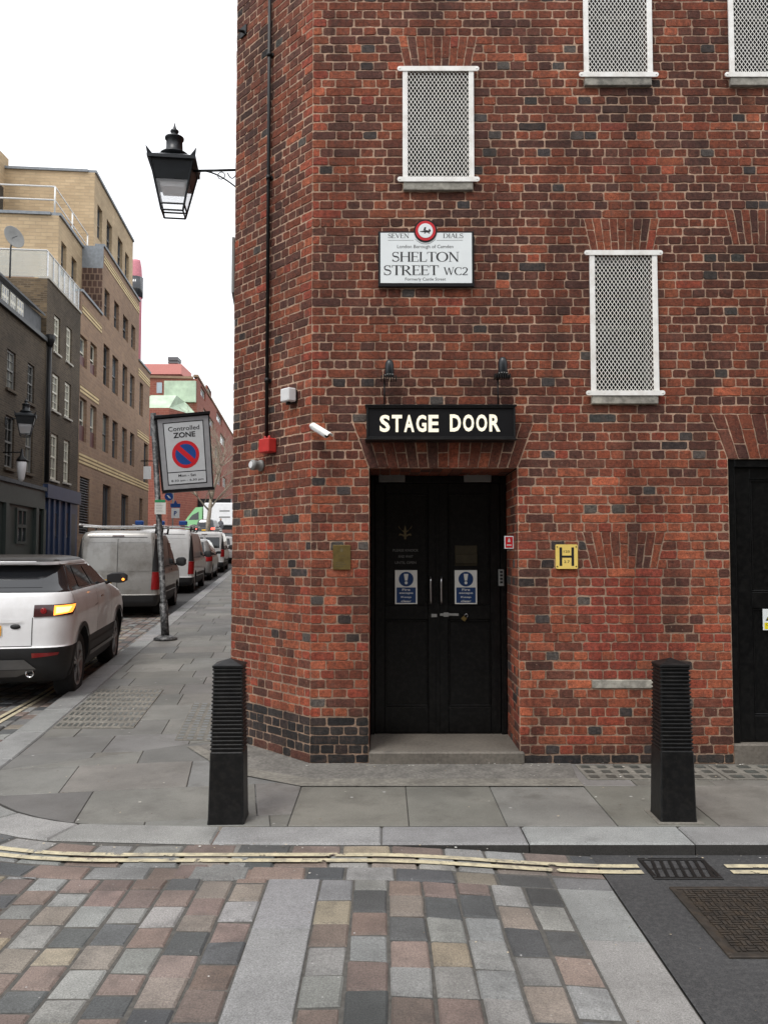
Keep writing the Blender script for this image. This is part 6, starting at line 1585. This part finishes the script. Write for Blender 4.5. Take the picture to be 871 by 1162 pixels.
def apply_bool(o, cutters):
    for c in cutters:
        m_ = o.modifiers.new('b', 'BOOLEAN'); m_.operation = 'DIFFERENCE'; m_.object = c; m_.solver = 'EXACT'
    dg = bpy.context.evaluated_depsgraph_get(); me = bpy.data.meshes.new_from_object(o.evaluated_get(dg)); o.modifiers.clear(); o.data = me
    for c in cutters: bpy.data.objects.remove(c)
def wheel(rt, x, y, r, w, spokes=5, rimr=.7, steel=False):
    mb = MB(); sgn = 1 if x > 0 else -1
    prof = [(r*rimr, -w/2+.01), (r*(rimr+.1), -w/2), (r*.94, -w/2+.006), (r*.985, -w/2+.025), (r, -w/2+.05), (r, w/2-.05), (r*.985, w/2-.025), (r*.94, w/2-.006), (r*(rimr+.1), w/2), (r*rimr, w/2-.01), (r*rimr, w/2-.09)]
    mb.lathe(prof, (x, y, r), 40, 'x', cap=True)
    wl = mb.build('wheel', M['tyre'], rt, local=True)
    mb = MB(); X = x+sgn*(w/2-.012)
    mb.lathe([(r*rimr, -.03), (r*rimr, .0), (r*(rimr-.06), .0), (r*(rimr-.07), -.03)], (X, y, r), 40, 'x')
    mb.lathe([(.0, .0), (.045, .0), (.06, -.02*sgn)] if sgn > 0 else [(.06, .02), (.045, 0), (.0, 0)], (X, y, r), 16, 'x')
    for k in range(spokes):
        t0 = 2*math.pi*k/spokes+.3
        for dt in ((-.16, .16) if not steel else (0,)):
            t = t0+dt; wd = .016 if not steel else .05; c, s_ = math.cos(t), math.sin(t); c0, s0_ = math.cos(t0+dt*.4), math.sin(t0+dt*.4)
            P0 = (y+.04*c0, r+.04*s0_); P1 = (y+r*(rimr-.04)*c, r+r*(rimr-.04)*s_); nx, ny = -s_*wd, c*wd
            mb.rings([[(X-sgn*.006, P0[0]+nx, P0[1]+ny), (X-sgn*.006, P0[0]-nx, P0[1]-ny), (X-sgn*.04, P0[0]-nx, P0[1]-ny), (X-sgn*.04, P0[0]+nx, P0[1]+ny)],
                      [(X-sgn*.006, P1[0]+nx, P1[1]+ny), (X-sgn*.006, P1[0]-nx, P1[1]-ny), (X-sgn*.04, P1[0]-nx, P1[1]-ny), (X-sgn*.04, P1[0]+nx, P1[1]+ny)]], cap=True)
    mb.build('rim', M['rim_metal'], wl, local=True)
    mb = MB(); mb.lathe([(r*(rimr-.02), 0), (r*(rimr-.02), .004)], (X-sgn*.07, y, r), 24, 'x'); mb.build('brake_disc', M['cladding'], wl, local=True)
def vehicle(name, label, cat, pos, L, paint, wheels, group='vehicles parked along the theatre kerb', r=.33, ww=.21, low=.45, dark=None, rz=R(7.1), rx=R(0.9), arch=True, bow=.06, trim='cladding', roof=None, archr=.06, det=True, spokes=5, steel=False):
    rt = thing(name, pos, label, cat, group); rt.rotation_euler = (rx, 0, rz)
    b = Body(L, bow); zs = []
    for a, c in zip(L[:-1], L[1:]):
        n = max(1, int((c[0]-a[0])/.06)); zs += [a[0]+(c[0]-a[0])*k/n for k in range(n)]
    zs.append(L[-1][0]); mb = MB(); rs = [b.ring(z) for z in zs]; ids = [mb.add(q) for q in rs]; n = len(rs[0])
    for k, (p, q) in enumerate(zip(ids[:-1], ids[1:])):
        zm = (zs[k]+zs[k+1])/2; mb.m = 0 if zm < low else (2 if dark and dark[0] < zm < dark[1] else (3 if roof and zm > roof else 1))
        for i in range(n): mb.face((p+i, p+(i+1) % n, q+(i+1) % n, q+i), None, True)
    mb.m = 0; mb.face([ids[0]+i for i in reversed(range(n))]); mb.m = 3 if roof else 1; mb.face([ids[-1]+i for i in range(n)])
    o = mb.build('body', [M[trim], M[paint], M['car_glass'], M['roof_glass'] if roof else M[paint]], rt, local=True, edge=40)
    cut = []
    for y in wheels:
        for sg in (1, -1):
            mb = MB(); mb.lathe([(r+archr, 0), (r+archr, .6)], ((.62 if sg > 0 else -1.22), y, r+.01), 40, 'x'); c = mb.build('cut', M[trim], None, local=True); c.matrix_world = Matrix.Translation(pos) @ rt.rotation_euler.to_matrix().to_4x4(); cut.append(c)
    bpy.context.view_layer.update(); apply_bool(o, cut)
    for p in o.data.polygons: p.use_smooth = True
    o.data.set_sharp_from_angle(angle=R(40))
    hw = b.at(.5)[2]
    for y in wheels:
        for sg in (1, -1): wheel(rt, sg*(hw-ww/2-.02), y, r, ww, spokes=spokes, steel=steel)
        if arch:
            for sg in (1, -1):
                mb = MB(); n_ = 24; i0 = None; rows_ = []
                for rad in (r+archr-.004, r+archr+.05):
                    row = []
                    for k in range(n_+1):
                        t = math.pi*(-.06+1.12*k/n_); yy, zz = y+rad*math.cos(t), r+.01+rad*math.sin(t); p = b.side(yy, max(zz, L[0][0]), .01); row.append((sg*p[0], p[1], p[2]))
                    rows_.append(row)
                mb.rings(rows_, smooth=True, closed=False); mb.build('wheel_arch_trim', M[trim], rt, local=True)
    return rt, b, o
def P_(rt, b, nm, m, items, parent=None, mirror=False, off=.006):
    out = []
    for kind, q in items:
        for mi in ((False, True) if mirror else (False,)):
            mb = MB(); b.patch(mb, kind, q, off, mirror=mi); out.append(mb.build(nm, M[m], parent or rt, local=True))
    return out
def line_rear(mb, b, pts, w=.008, off=.004):
    for (x0, z0), (x1, z1) in zip(pts[:-1], pts[1:]):
        if abs(x1-x0) > abs(z1-z0): b.patch(mb, 'rear', [(x0, z0-w/2), (x1, z1-w/2), (x1, z1+w/2), (x0, z0+w/2)], off, 10, 1)
        else: b.patch(mb, 'rear', [(x0-w/2, z0), (x0+w/2, z0), (x1+w/2, z1), (x1-w/2, z1)], off, 1, 8)
def line_side(mb, b, pts, w=.008, off=.004, mirror=False):
    for (y0, z0), (y1, z1) in zip(pts[:-1], pts[1:]):
        if abs(y1-y0) > abs(z1-z0): b.patch(mb, 'side', [(y0, z0-w/2), (y1, z1-w/2), (y1, z1+w/2), (y0, z0+w/2)], off, 10, 1, mirror)
        else: b.patch(mb, 'side', [(y0-w/2, z0), (y0+w/2, z0), (y1+w/2, z1), (y1-w/2, z1)], off, 1, 8, mirror)
def mirrors(rt, b, y, z, m='cladding', sz=(.12, .09, .17), out=.14, lit=None):
    for sg in (1, -1):
        x = b.side(y, z)[0]; mb = MB(); x0 = x+.03; x1 = x+out+sz[0]
        pr = []
        for f, sc_ in ((0, .55), (.25, .9), (.6, 1), (.85, .92), (1, .6)):
            X = sg*(x0+(x1-x0)*f); h = sz[2]/2*sc_; d = sz[1]/2*sc_; pr.append([(X, y-d, z+.06-h+.02), (X, y+d*1.2, z+.06-h*.6), (X, y+d*1.2, z+.06+h*.7), (X, y-d*.6, z+.06+h), (X, y-d, z+.06+h*.8)])
        mb.rings(pr, cap=True, smooth=True); w_ = mb.build('door_mirror', M[m], rt, local=True, edge=50)
        mb = MB(); mb.path([(sg*(x-.02), y+.02, z-.01), (sg*(x0+.05), y+.01, z+.02)], .025, 8); mb.build('mirror_arm', M[m], w_, local=True)
        if lit and sg > 0:
            mb = MB(); mb.lathe([(.012, 0), (.02, .01), (.012, .02)], (x1-.045, y-sz[1]/2-.02, z+.045), 10, 'y'); mb.build('repeater', M['indicator_lit'], w_, local=True)
    return

# --- white SUV pulling in
LS = [(.25, .26, 4.05, .85, .2, .3), (.30, .16, 4.15, .89, .25, .35), (.42, .05, 4.28, .925, .26, .4), (.60, .0, 4.34, .945, .26, .45), (.655, .0, 4.35, .948, .26, .45), (.67, .035, 4.35, .948, .25, .45), (.86, .045, 4.32, .955, .25, .45), (.97, .06, 4.24, .957, .24, .5), (1.07, .085, 4.05, .95, .24, .5), (1.14, .11, 3.75, .938, .24, .5), (1.2, .135, 3.45, .92, .24, .5),
      (1.245, .16, 3.25, .895, .24, .45), (1.27, .2, 3.15, .868, .24, .4), (1.4, .40, 2.82, .80, .22, .35), (1.52, .58, 2.5, .735, .2, .3), (1.535, .60, 2.45, .727, .2, .3), (1.545, .46, 2.42, .73, .2, .3), (1.58, .45, 2.28, .715, .2, .3), (1.615, .50, 2.1, .68, .2, .3), (1.635, .62, 1.9, .60, .2, .3), (1.645, .85, 1.7, .45, .2, .2)]
sp_ = Vector((-4.39, 8.94, RD(-4, 9.8)))
suv, b, body = vehicle('white_suv', 'white SUV with black lower cladding and orange indicator lit at the left edge', 'car', sp_, LS, 'paint_white', (.86, 3.50), r=.372, ww=.235, low=.655, dark=(1.255, 1.54), roof=1.575, spokes=5, rz=R(9.0))
P_(suv, b, 'side_window', 'car_glass', [('side', [(.98, 1.275), (1.72, 1.265), (1.66, 1.50), (1.12, 1.515)]), ('side', [(1.78, 1.265), (2.72, 1.25), (2.28, 1.49), (1.72, 1.50)])], mirror=True)
P_(suv, b, 'roof_edge', 'paint_white', [('side', [(.72, 1.535), (2.42, 1.515), (2.38, 1.545), (.62, 1.565)])], mirror=True, off=.008)
P_(suv, b, 'rear_window', 'car_glass', [('rear', [(-.62, 1.30), (.62, 1.30), (.55, 1.50), (-.55, 1.50)])])
P_(suv, b, 'reflecting_panel', 'dim_glass', [('rear', [(-.6, 1.262), (.6, 1.262), (.62, 1.31), (-.62, 1.31)])]) if False else None
P_(suv, b, 'spoiler', 'paint_white', [('rear', [(-.55, 1.555), (.55, 1.555), (.5, 1.585), (-.5, 1.585)])], off=.01)
for mi in (False, True):
    lm = MB(); b.patch(lm, 'wrap', [(.58, .985), (1.02, 1.0), (1.12, 1.12), (.58, 1.115)], .012, 14, 4, mi); tl = lm.build('tail_light', M['tail_dark'], suv, local=True)
    if not mi:
        mb = MB(); b.patch(mb, 'wrap', [(.78, 1.0), (.99, 1.025), (1.08, 1.112), (.78, 1.105)], .017, 12, 4); mb.build('indicator', M['indicator_lit'], tl, local=True)
        mb = MB(); b.patch(mb, 'wrap', [(.80, 1.02), (.93, 1.035), (.98, 1.088), (.80, 1.088)], .021, 12, 4); mb.build('indicator_glow', M['indicator_core'], tl, local=True)
    mb = MB(); p = b.rear(.68 if not mi else -.68, 1.05, .016); mb.lathe([(.035, 0), (.03, -.006)], p, 16, 'y'); mb.lathe([(.018, -.006), (.015, -.009)], p, 12, 'y'); mb.build('reversing_lamp', M['tail_red'], tl, local=True)
    mb = MB(); b.patch(mb, 'wrap', [(.58, .545), (.84, .57), (.86, .60), (.58, .60)], .008, 8, 2, mi); mb.build('rear_reflector', M['tail_red'], suv, local=True)
mb = MB(); line_rear(mb, b, [(-.57, .68), (-.57, .98)]); line_rear(mb, b, [(.57, .68), (.57, .98)]); line_rear(mb, b, [(-.57, .672), (.57, .672)]); line_side(mb, b, [(1.78, .5), (1.78, 1.24)]); line_side(mb, b, [(2.82, .45), (2.86, 1.22)]); line_side(mb, b, [(1.78, 1.02), (1.60, 1.0)]); line_side(mb, b, [(.4, .97), (.42, 1.24)])
mb.build('panel_gap', M['seam'], suv, local=True)
mb = MB(); b.patch(mb, 'rear', [(-.42, .93), (.42, .93), (.5, .96), (-.5, .96)], .02); mb.build('tailgate_lip', M['paint_white'], suv, local=True)
P_(suv, b, 'number_plate_recess', 'seam', [('rear', [(-.33, .76), (.33, .76), (.33, .92), (-.33, .92)])], off=.005) if False else None
P_(suv, b, 'number_plate', 'plate_yellow', [('rear', [(-.26, .79), (.26, .79), (.26, .90), (-.26, .90)])], off=.012)
mb = MB(); mb.lathe([(.001, -.012), (.05, -.01), (.055, -.002)], b.rear(.40, .885), 24, 'y'); 
mb.v = [(x, y, .885+(z-.885)*.5) for x, y, z in mb.v]; mb.build('oval_badge', M['cladding'], suv, local=True)
P_(suv, b, 'rear_skid_panel', 'skid_grey', [('rear', [(-.62, .42), (.62, .42), (.50, .53), (-.50, .53)]), ('rear', [(-.4, .33), (.4, .33), (.62, .415), (-.62, .415)])], off=.012)
mb = MB()
for k in (.55,): mb.lathe([(.045, 0), (.045, -.05), (.036, -.052), (.034, .0)], (k, .13, .37), 16, 'y')
mb.build('exhaust', M['chrome'], suv, local=True)
P_(suv, b, 'side_sill', 'skid_grey', [('side', [(1.35, .40), (3.0, .40), (3.0, .45), (1.35, .45)])], mirror=True, off=.02)
P_(suv, b, 'door_handle', 'chrome', [('side', [(1.92, 1.085), (2.12, 1.085), (2.12, 1.11), (1.92, 1.11)])], mirror=True, off=.02)
P_(suv, b, 'door_cladding', 'cladding', [('side', [(1.34, .46), (3.02, .46), (3.02, .56), (1.34, .56)])], mirror=True, off=.01)
P_(suv, b, 'bonnet_lamp', 'chrome', [('front', [(-.85, .9), (-.5, .88), (-.5, .98), (-.85, 1.0)]), ('front', [(.5, .88), (.85, .9), (.85, 1.0), (.5, .98)])])
mirrors(suv, b, 2.62, 1.24, sz=(.16, .12, .17), lit=True)
mb = MB(); mb.bbox(-.5, .5, .9, 2.5, .3, .32); mb.build('underbody', M['cladding'], suv, local=True)

# --- vans and cars beyond
def LV(H, W, Ln):
    w = W/2
    return [(.24, .1, Ln-.3, w*.9, .1, .3), (.32, .02, Ln-.12, w*.95, .12, .35), (.5, .0, Ln-.02, w*.985, .12, .4), (.52, .03, Ln-.02, w*.985, .10, .4), (.8, .035, Ln, w, .10, .4), (1.0, .04, Ln-.12, w, .10, .45), (1.08, .045, Ln-.4, w*.995, .10, .45), (1.14, .05, Ln-.85, w*.985, .10, .4),
            (H*.72, .075, Ln-1.3, w*.96, .10, .35), (H*.86, .11, Ln-1.65, w*.92, .11, .3), (H*.93, .14, Ln-1.85, w*.89, .12, .3), (H*.97, .18, Ln-2.0, w*.84, .14, .3), (H*.99, .26, Ln-2.15, w*.74, .2, .3), (H, .5, Ln-2.4, w*.5, .2, .2)]
def van(pos, label, paint, H, W, Ln, nm='silver_van', red=(.62, 1.02), windows=False, rack=False, blueends=False):
    rt, b, o = vehicle(nm, label, 'van', pos, LV(H, W, Ln), paint, (.9, Ln-.85), r=.325, ww=.2, low=.5, arch=False, archr=.045, spokes=6, bow=.04)
    w = W/2
    for mi in (False, True):
        mb = MB(); b.patch(mb, 'wrap', [(w-.17, red[0]), (w+.09, red[0]), (w+.06, red[1]), (w-.15, red[1])], .012, 8, 5, mi); tl = mb.build('tail_light', M['tail_red'], rt, local=True)
        mb = MB(); b.patch(mb, 'wrap', [(w-.15, red[1]+.01), (w+.06, red[1]+.01), (w-.0, H*.9), (w-.1, H*.9)], .008, 4, 8, mi); mb.build('pillar_trim', M['cladding'], tl, local=True)
    mb = MB(); line_rear(mb, b, [(0, .52), (0, H*.9)], .012); line_rear(mb, b, [(-w+.14, .55), (-w+.14, H*.91)]); line_rear(mb, b, [(w-.14, .55), (w-.14, H*.91)]); line_rear(mb, b, [(-w+.14, H*.915), (w-.14, H*.915)], .012)
    mb.build('door_gap', M['seam'], rt, local=True)
    for sx in (-1, 1):
        mb = MB(); x0, x1 = (.06, w-.22) if sx > 0 else (-w+.22, -.06)
        if windows: mb.m = 0; b.patch(mb, 'rear', [(x0, H*.6), (x1, H*.6), (x1, H*.86), (x0, H*.86)], .008); mb.build('rear_window', M['car_glass'], rt, local=True)
        else:
            line_rear(mb, b, [(x0, H*.53), (x1, H*.53)], .02, .008); line_rear(mb, b, [(x0, H*.86), (x1, H*.86)], .012, .008); mb.build('pressed_panel', M[paint], rt, local=True)
    P_(rt, b, 'number_plate', 'plate_yellow', [('rear', [(-.62, .74), (-.12, .74), (-.12, .86), (-.62, .86)])], off=.014)
    P_(rt, b, 'high_brake_light', 'tail_dark', [('rear', [(-.13, H*.925), (.13, H*.925), (.13, H*.94), (-.13, H*.94)])], off=.01)
    P_(rt, b, 'side_window', 'car_glass', [('side', [(Ln-2.35, 1.16), (Ln-1.15, 1.13), (Ln-1.75, H*.84), (Ln-2.35, H*.86)])], mirror=True)
    mb = MB()
    for mi in (False, True):
        line_side(mb, b, [(Ln-2.42, .5), (Ln-2.42, H*.88)], mirror=mi); line_side(mb, b, [(Ln-1.15, .5), (Ln-1.08, 1.1)], mirror=mi); line_side(mb, b, [(.3, 1.12), (Ln-2.45, 1.12)], .014, mirror=mi); line_side(mb, b, [(Ln-3.4, .5), (Ln-3.4, H*.86)], mirror=mi)
    mb.build('panel_gap', M['seam'], rt, local=True)
    P_(rt, b, 'rubbing_strip', 'cladding', [('side', [(1.35, .52), (Ln-1.3, .52), (Ln-1.3, .62), (1.35, .62)])], mirror=True, off=.012)
    P_(rt, b, 'door_handle', 'cladding', [('side', [(Ln-2.3, 1.0), (Ln-2.12, 1.0), (Ln-2.12, 1.04), (Ln-2.3, 1.04)])], mirror=True, off=.02)
    P_(rt, b, 'windscreen', 'car_glass', [('front', [(-w+.22, 1.2), (w-.22, 1.2), (w-.3, H*.84), (-w+.3, H*.84)])])
    mirrors(rt, b, Ln-1.35, 1.12, sz=(.17, .12, .26), out=.12)
    if rack:
        mb = MB()
        for y in (.5, 1.5, 2.5): mb.bbox(-w+.05, w-.05, y-.03, y+.03, H+.06, H+.1, .01)
        rk = mb.build('roof_rack', M['chrome'], rt, local=True); mb = MB()
        for y in (.5, 1.5, 2.5):
            for sx in (-1, 1): mb.tube((sx*(w-.14), y, H*.96), (sx*(w-.12), y, H+.06), .025, n=6)
        mb.build('rack_foot', M['cladding'], rk, local=True)
        mb = MB(); mb.bbox(-w-.0, -w+.06, .3, 3.0, H+.101, H+.14, .01); mb.bbox(w-.16, w-.1, .3, 3.0, H+.101, H+.14, .01); mb.build('rack_rail', M['rail_white'], rk, local=True)
    return rt, b
van(Vector((-6.0, 18.66, RD(-5, 19.5))), 'dirty silver panel van with roof bars parked behind the white SUV', 'paint_silver', 1.97, 1.82, 4.35, rack=True)
rt, b = van(Vector((-6.93, 25.9, RD(-5, 26.8))), 'white panel van with blue tipped roof bars, second van from the front', 'paint_white_dirty', 2.02, 1.92, 4.9, nm='white_van', red=(.6, 1.0), rack=True)
for x in (-.75, -.1, .6): mb = MB(); mb.bbox(x-.12, x+.12, .25, .5, 2.14, 2.28, .02); mb.build('blue_ladder_end', M['sign_blue'], rt, local=True)
def LH(H, W, Ln):
    w = W/2
    return [(.2, .12, Ln-.25, w*.88, .15, .3), (.3, .03, Ln-.08, w*.94, .2, .35), (.5, .0, Ln, w*.98, .22, .45), (.66, .01, Ln-.02, w*.995, .22, .5), (.85, .05, Ln-.25, w*1.0, .22, .5), (.95, .08, Ln-.7, w*.985, .22, .5), (1.0, .1, Ln-1.05, w*.965, .22, .4),
            (H*.78, .2, Ln-1.5, w*.88, .2, .35), (H*.9, .32, Ln-1.9, w*.8, .2, .3), (H*.96, .38, Ln-2.2, w*.74, .2, .3), (H*.99, .55, Ln-2.5, w*.62, .2, .3), (H, .9, Ln-2.7, w*.4, .2, .2)]
def hatch(pos, label, paint, H=1.62, W=1.8, Ln=4.3, nm='parked_car', cat='car', lit=False, group='vehicles parked along the theatre kerb', rz=R(7.1)):
    rt, b, o = vehicle(nm, label, cat, pos, LH(H, W, Ln), paint, (.8, Ln-.85), r=.315, ww=.2, low=.32, arch=False, archr=.04, dark=(1.02, H*.9) if False else None, group=group, rz=rz)
    w = W/2
    P_(rt, b, 'rear_window', 'car_glass', [('rear', [(-w*.68, 1.03), (w*.68, 1.03), (w*.6, H*.92), (-w*.6, H*.92)])])
    P_(rt, b, 'side_window', 'car_glass', [('side', [(.65, 1.02), (1.5, 1.01), (1.5, H*.91), (.9, H*.91)]), ('side', [(1.56, 1.01), (2.4, 1.0), (2.2, H*.91), (1.56, H*.91)])], mirror=True)
    for mi in (False, True):
        mb = MB(); b.patch(mb, 'wrap', [(w-.3, .76), (w+.14, .78), (w+.1, .98), (w-.28, .97)], .012, 10, 4, mi); mb.build('tail_light', M['brake_lit' if lit else 'tail_red'], rt, local=True)
    P_(rt, b, 'number_plate', 'plate_yellow', [('rear', [(-.26, .68), (.26, .68), (.26, .79), (-.26, .79)])], off=.014)
    mb = MB(); line_side(mb, b, [(1.53, .35), (1.53, 1.0)]); line_side(mb, b, [(2.5, .35), (2.5, 1.0)]); line_rear(mb, b, [(-w*.75, .6), (w*.75, .6)]); mb.build('panel_gap', M['seam'], rt, local=True)
    mirrors(rt, b, 2.25, 1.02, m='cladding', sz=(.14, .1, .14), out=.1)
    return rt, b
hatch(Vector((-7.72, 32.8, RD(-5, 33.5))), 'grey hatchback with a red tail light between two white vans', 'paint_grey', H=1.66)
van(Vector((-8.5, 39.2, RD(-5, 40))), 'white panel van farthest up the parked row beside the pavement', 'paint_white_dirty', 1.95, 1.85, 4.4, nm='white_van', red=(.75, 1.1), windows=True)
hatch(Vector((-9.2, 46.3, RD(-5, 47))), 'small white car at the far end of the parked row', 'paint_white_dirty', H=1.5)
# black cab going up the hill
rt, b = hatch(Vector((-16.9, 78, RD(-5, 79))), 'black taxi with a red brake light near the white lorry', 'paint_black', H=1.78, W=1.8, Ln=4.5, nm='black_taxi', cat='taxi', lit=True, group=None, rz=0)
# lorry crossing at the top
YLr = 90.0; gl = G(YLr)-.1; xl = on_y(210, 590, YLr).x; xc2 = on_y(229, 590, YLr).x; zt4 = on_y(240, 570.5, YLr).z
lor = thing('white_lorry', (xc2, YLr, gl), 'white box lorry with a green cab crossing at the top of the street', 'lorry')
mb = MB(); mb.bbox(xc2+.15, xc2+7.5, YLr, YLr+2.4, gl+.9, zt4, .08); mb.build('box_body', M['paint_white'], lor)
mb = MB(); pr = [(xl+.0, gl+.5), (xc2, gl+.5), (xc2, zt4-.45), (xc2-.7, zt4-.5), (xl+.3, zt4-1.5), (xl, gl+1.4)]
mb.rings([[(x, YLr+.1, z) for x, z in pr], [(x, YLr+2.3, z) for x, z in pr]], cap=True); mb.build('cab', M['mint'] if 'mint' in M else mat('mint', rgb(140, 196, 140), .4, var=.05), lor)
mb = MB(); q = [(xl+.35, gl+1.5), (xc2-.35, gl+1.5), (xc2-.35, zt4-.95), (xl+.75, zt4-1.35)]; mb.poly([(x, YLr+.09, z) for x, z in q]); mb.build('cab_window', M['dim_glass'], lor)
mb = MB(); mb.bbox(xl+.3, xc2+7.4, YLr+.3, YLr+2.1, gl+.5, gl+.89); mb.build('chassis', M['cladding'], lor)
for x in (xl+1.0, xc2+4.2, xc2+6.2):
    mb = MB(); mb.lathe([(.25, -.02), (.46, 0), (.5, .05), (.5, .3), (.4, .32)], (x, YLr-.02, gl+.5), 24, 'y'); mb.build('wheel', M['tyre'], lor)
mb = MB(); TLo = frame((0, YLr, 0), (1, 0, 0), (0, -1, 0)); x_ = on_y(255, 580, YLr).x
for k, (w_, z_) in enumerate(((1.1, 579), (1.2, 586))): flat(mb, TLo, [(x_-w_/2, on_y(255, z_, YLr).z), (x_+w_/2, on_y(255, z_, YLr).z), (x_+w_/2, on_y(255, z_+1.6, YLr).z), (x_-w_/2, on_y(255, z_+1.6, YLr).z)], .01)
mb.build('faded_lettering', M['grey_paint'], lor)

# --- pedestrian by the lorry
def person(pos, label, jacket=(.1, .1, .11, 1)):
    rt = thing('person', pos, label, 'person'); X, Y, Z = pos
    V = [(0, 0, .95), (0, 0, 1.2), (0, .0, 1.42), (0, 0, 1.53), (0, -.01, 1.66), (.09, 0, .9), (.11, -.12, .5), (.11, -.22, .08), (.11, -.35, .04), (-.09, 0, .9), (-.1, .1, .5), (-.1, .26, .12), (-.1, .15, .04),
         (.19, 0, 1.4), (.25, .08, 1.12), (.24, -.02, .88), (-.19, 0, 1.4), (-.25, -.06, 1.12), (-.24, -.16, .9), (.24, -.06, .8), (-.24, -.22, .83)]
    E = [(0, 1), (1, 2), (2, 3), (3, 4), (0, 5), (5, 6), (6, 7), (7, 8), (0, 9), (9, 10), (10, 11), (11, 12), (2, 13), (13, 14), (14, 15), (15, 19), (2, 16), (16, 17), (17, 18), (18, 20)]
    Rr = [.15, .15, .15, .055, .1, .1, .07, .045, .04, .1, .07, .045, .04, .07, .05, .035, .07, .05, .035, .035, .035]
    me = bpy.data.meshes.new('body'); me.from_pydata(V, E, []); o = bpy.data.objects.new('body', me); sc.collection.objects.link(o); o.parent = rt
    mo = o.modifiers.new('skin', 'SKIN'); me.skin_vertices.new() if hasattr(me.skin_vertices, 'new') and not me.skin_vertices else None
    sv_ = me.skin_vertices[0].data
    for k, r_ in enumerate(Rr): sv_[k].radius = (r_, r_)
    sv_[0].use_root = True; o.modifiers.new('sub', 'SUBSURF').render_levels = 2
    me.materials.append(mat('clothes', jacket, .9, var=.2))
    mb = MB(); mb.lathe([(.0, -.12), (.06, -.1), (.085, -.03), (.088, .03), (.07, .09), (.0, .12)], (0, -.02, 1.66), 14); h = mb.build('head', mat('skin', (.45, .28, .2, 1), .6, var=.05), rt, local=True)
    mb = MB(); mb.lathe([(.092, -.02), (.096, .03), (.08, .09), (.04, .122), (0, .128)], (0, .005, 1.665), 14); mb.build('hair', mat('hair', (.02, .015, .01, 1), .8, var=.1), h, local=True)
    return rt
q = on_y(250.5, 595, 84); person(Vector((q.x, 84, G(84)-.1)), 'person in dark clothes walking in front of the white lorry')

# ================================================================== LITTER
mb = MB(); lr = random.Random(11)
def flake(x, y, z, s, c):
    mb.c = c; a0 = lr.uniform(0, 6.28); n = lr.randint(4, 6)
    P = [(x+s*lr.uniform(.5, 1)*math.cos(a0+2*math.pi*k/n), y+s*lr.uniform(.3, .7)*math.sin(a0+2*math.pi*k/n), z+lr.uniform(0, .004)) for k in range(n)]
    mb.poly(P)
LC = [(.6, .59, .55, 1), (.45, .43, .38, 1), (.2, .15, .1, 1), (.12, .1, .08, 1), (.5, .42, .3, 1)]
for k in range(70):
    x, y = lr.uniform(-3, 3.2), lr.uniform(5.2, 6.6); flake(x, y, G(y)+.012, lr.uniform(.006, .014), lr.choice(LC))
for k in range(60):
    y = lr.uniform(7, 16); x = lr.uniform(kline(y)+.1, kline(y)+1.9); flake(x, y, G(y)+.012, lr.uniform(.006, .016), lr.choice(LC))
for k in range(160):
    q = kat(lr.uniform(1, Lk[41]+1), lr.uniform(.01, .09)**1.0); flake(q.x, q.y, RD(q.x, q.y)+.006, lr.uniform(.004, .012), lr.choice(LC))
for k in range(60):
    x = lr.uniform(-.5, 3); flake(x, WY-lr.uniform(.02, .12), .012, lr.uniform(.004, .012), lr.choice(LC))
for k in range(50):
    x, y = lr.uniform(-2.5, 2.6), lr.uniform(2.6, 4.4); flake(x, y, RD(x, y)+.006, lr.uniform(.004, .009), lr.choice(LC))
tint_mat('litter_mat', rough=.9, var=.2, scale=60, bump=.0)
o = mb.build('litter', M['litter_mat']); tag(o, 'small scraps of litter and leaf bits on the paving', 'litter', kind='stuff')
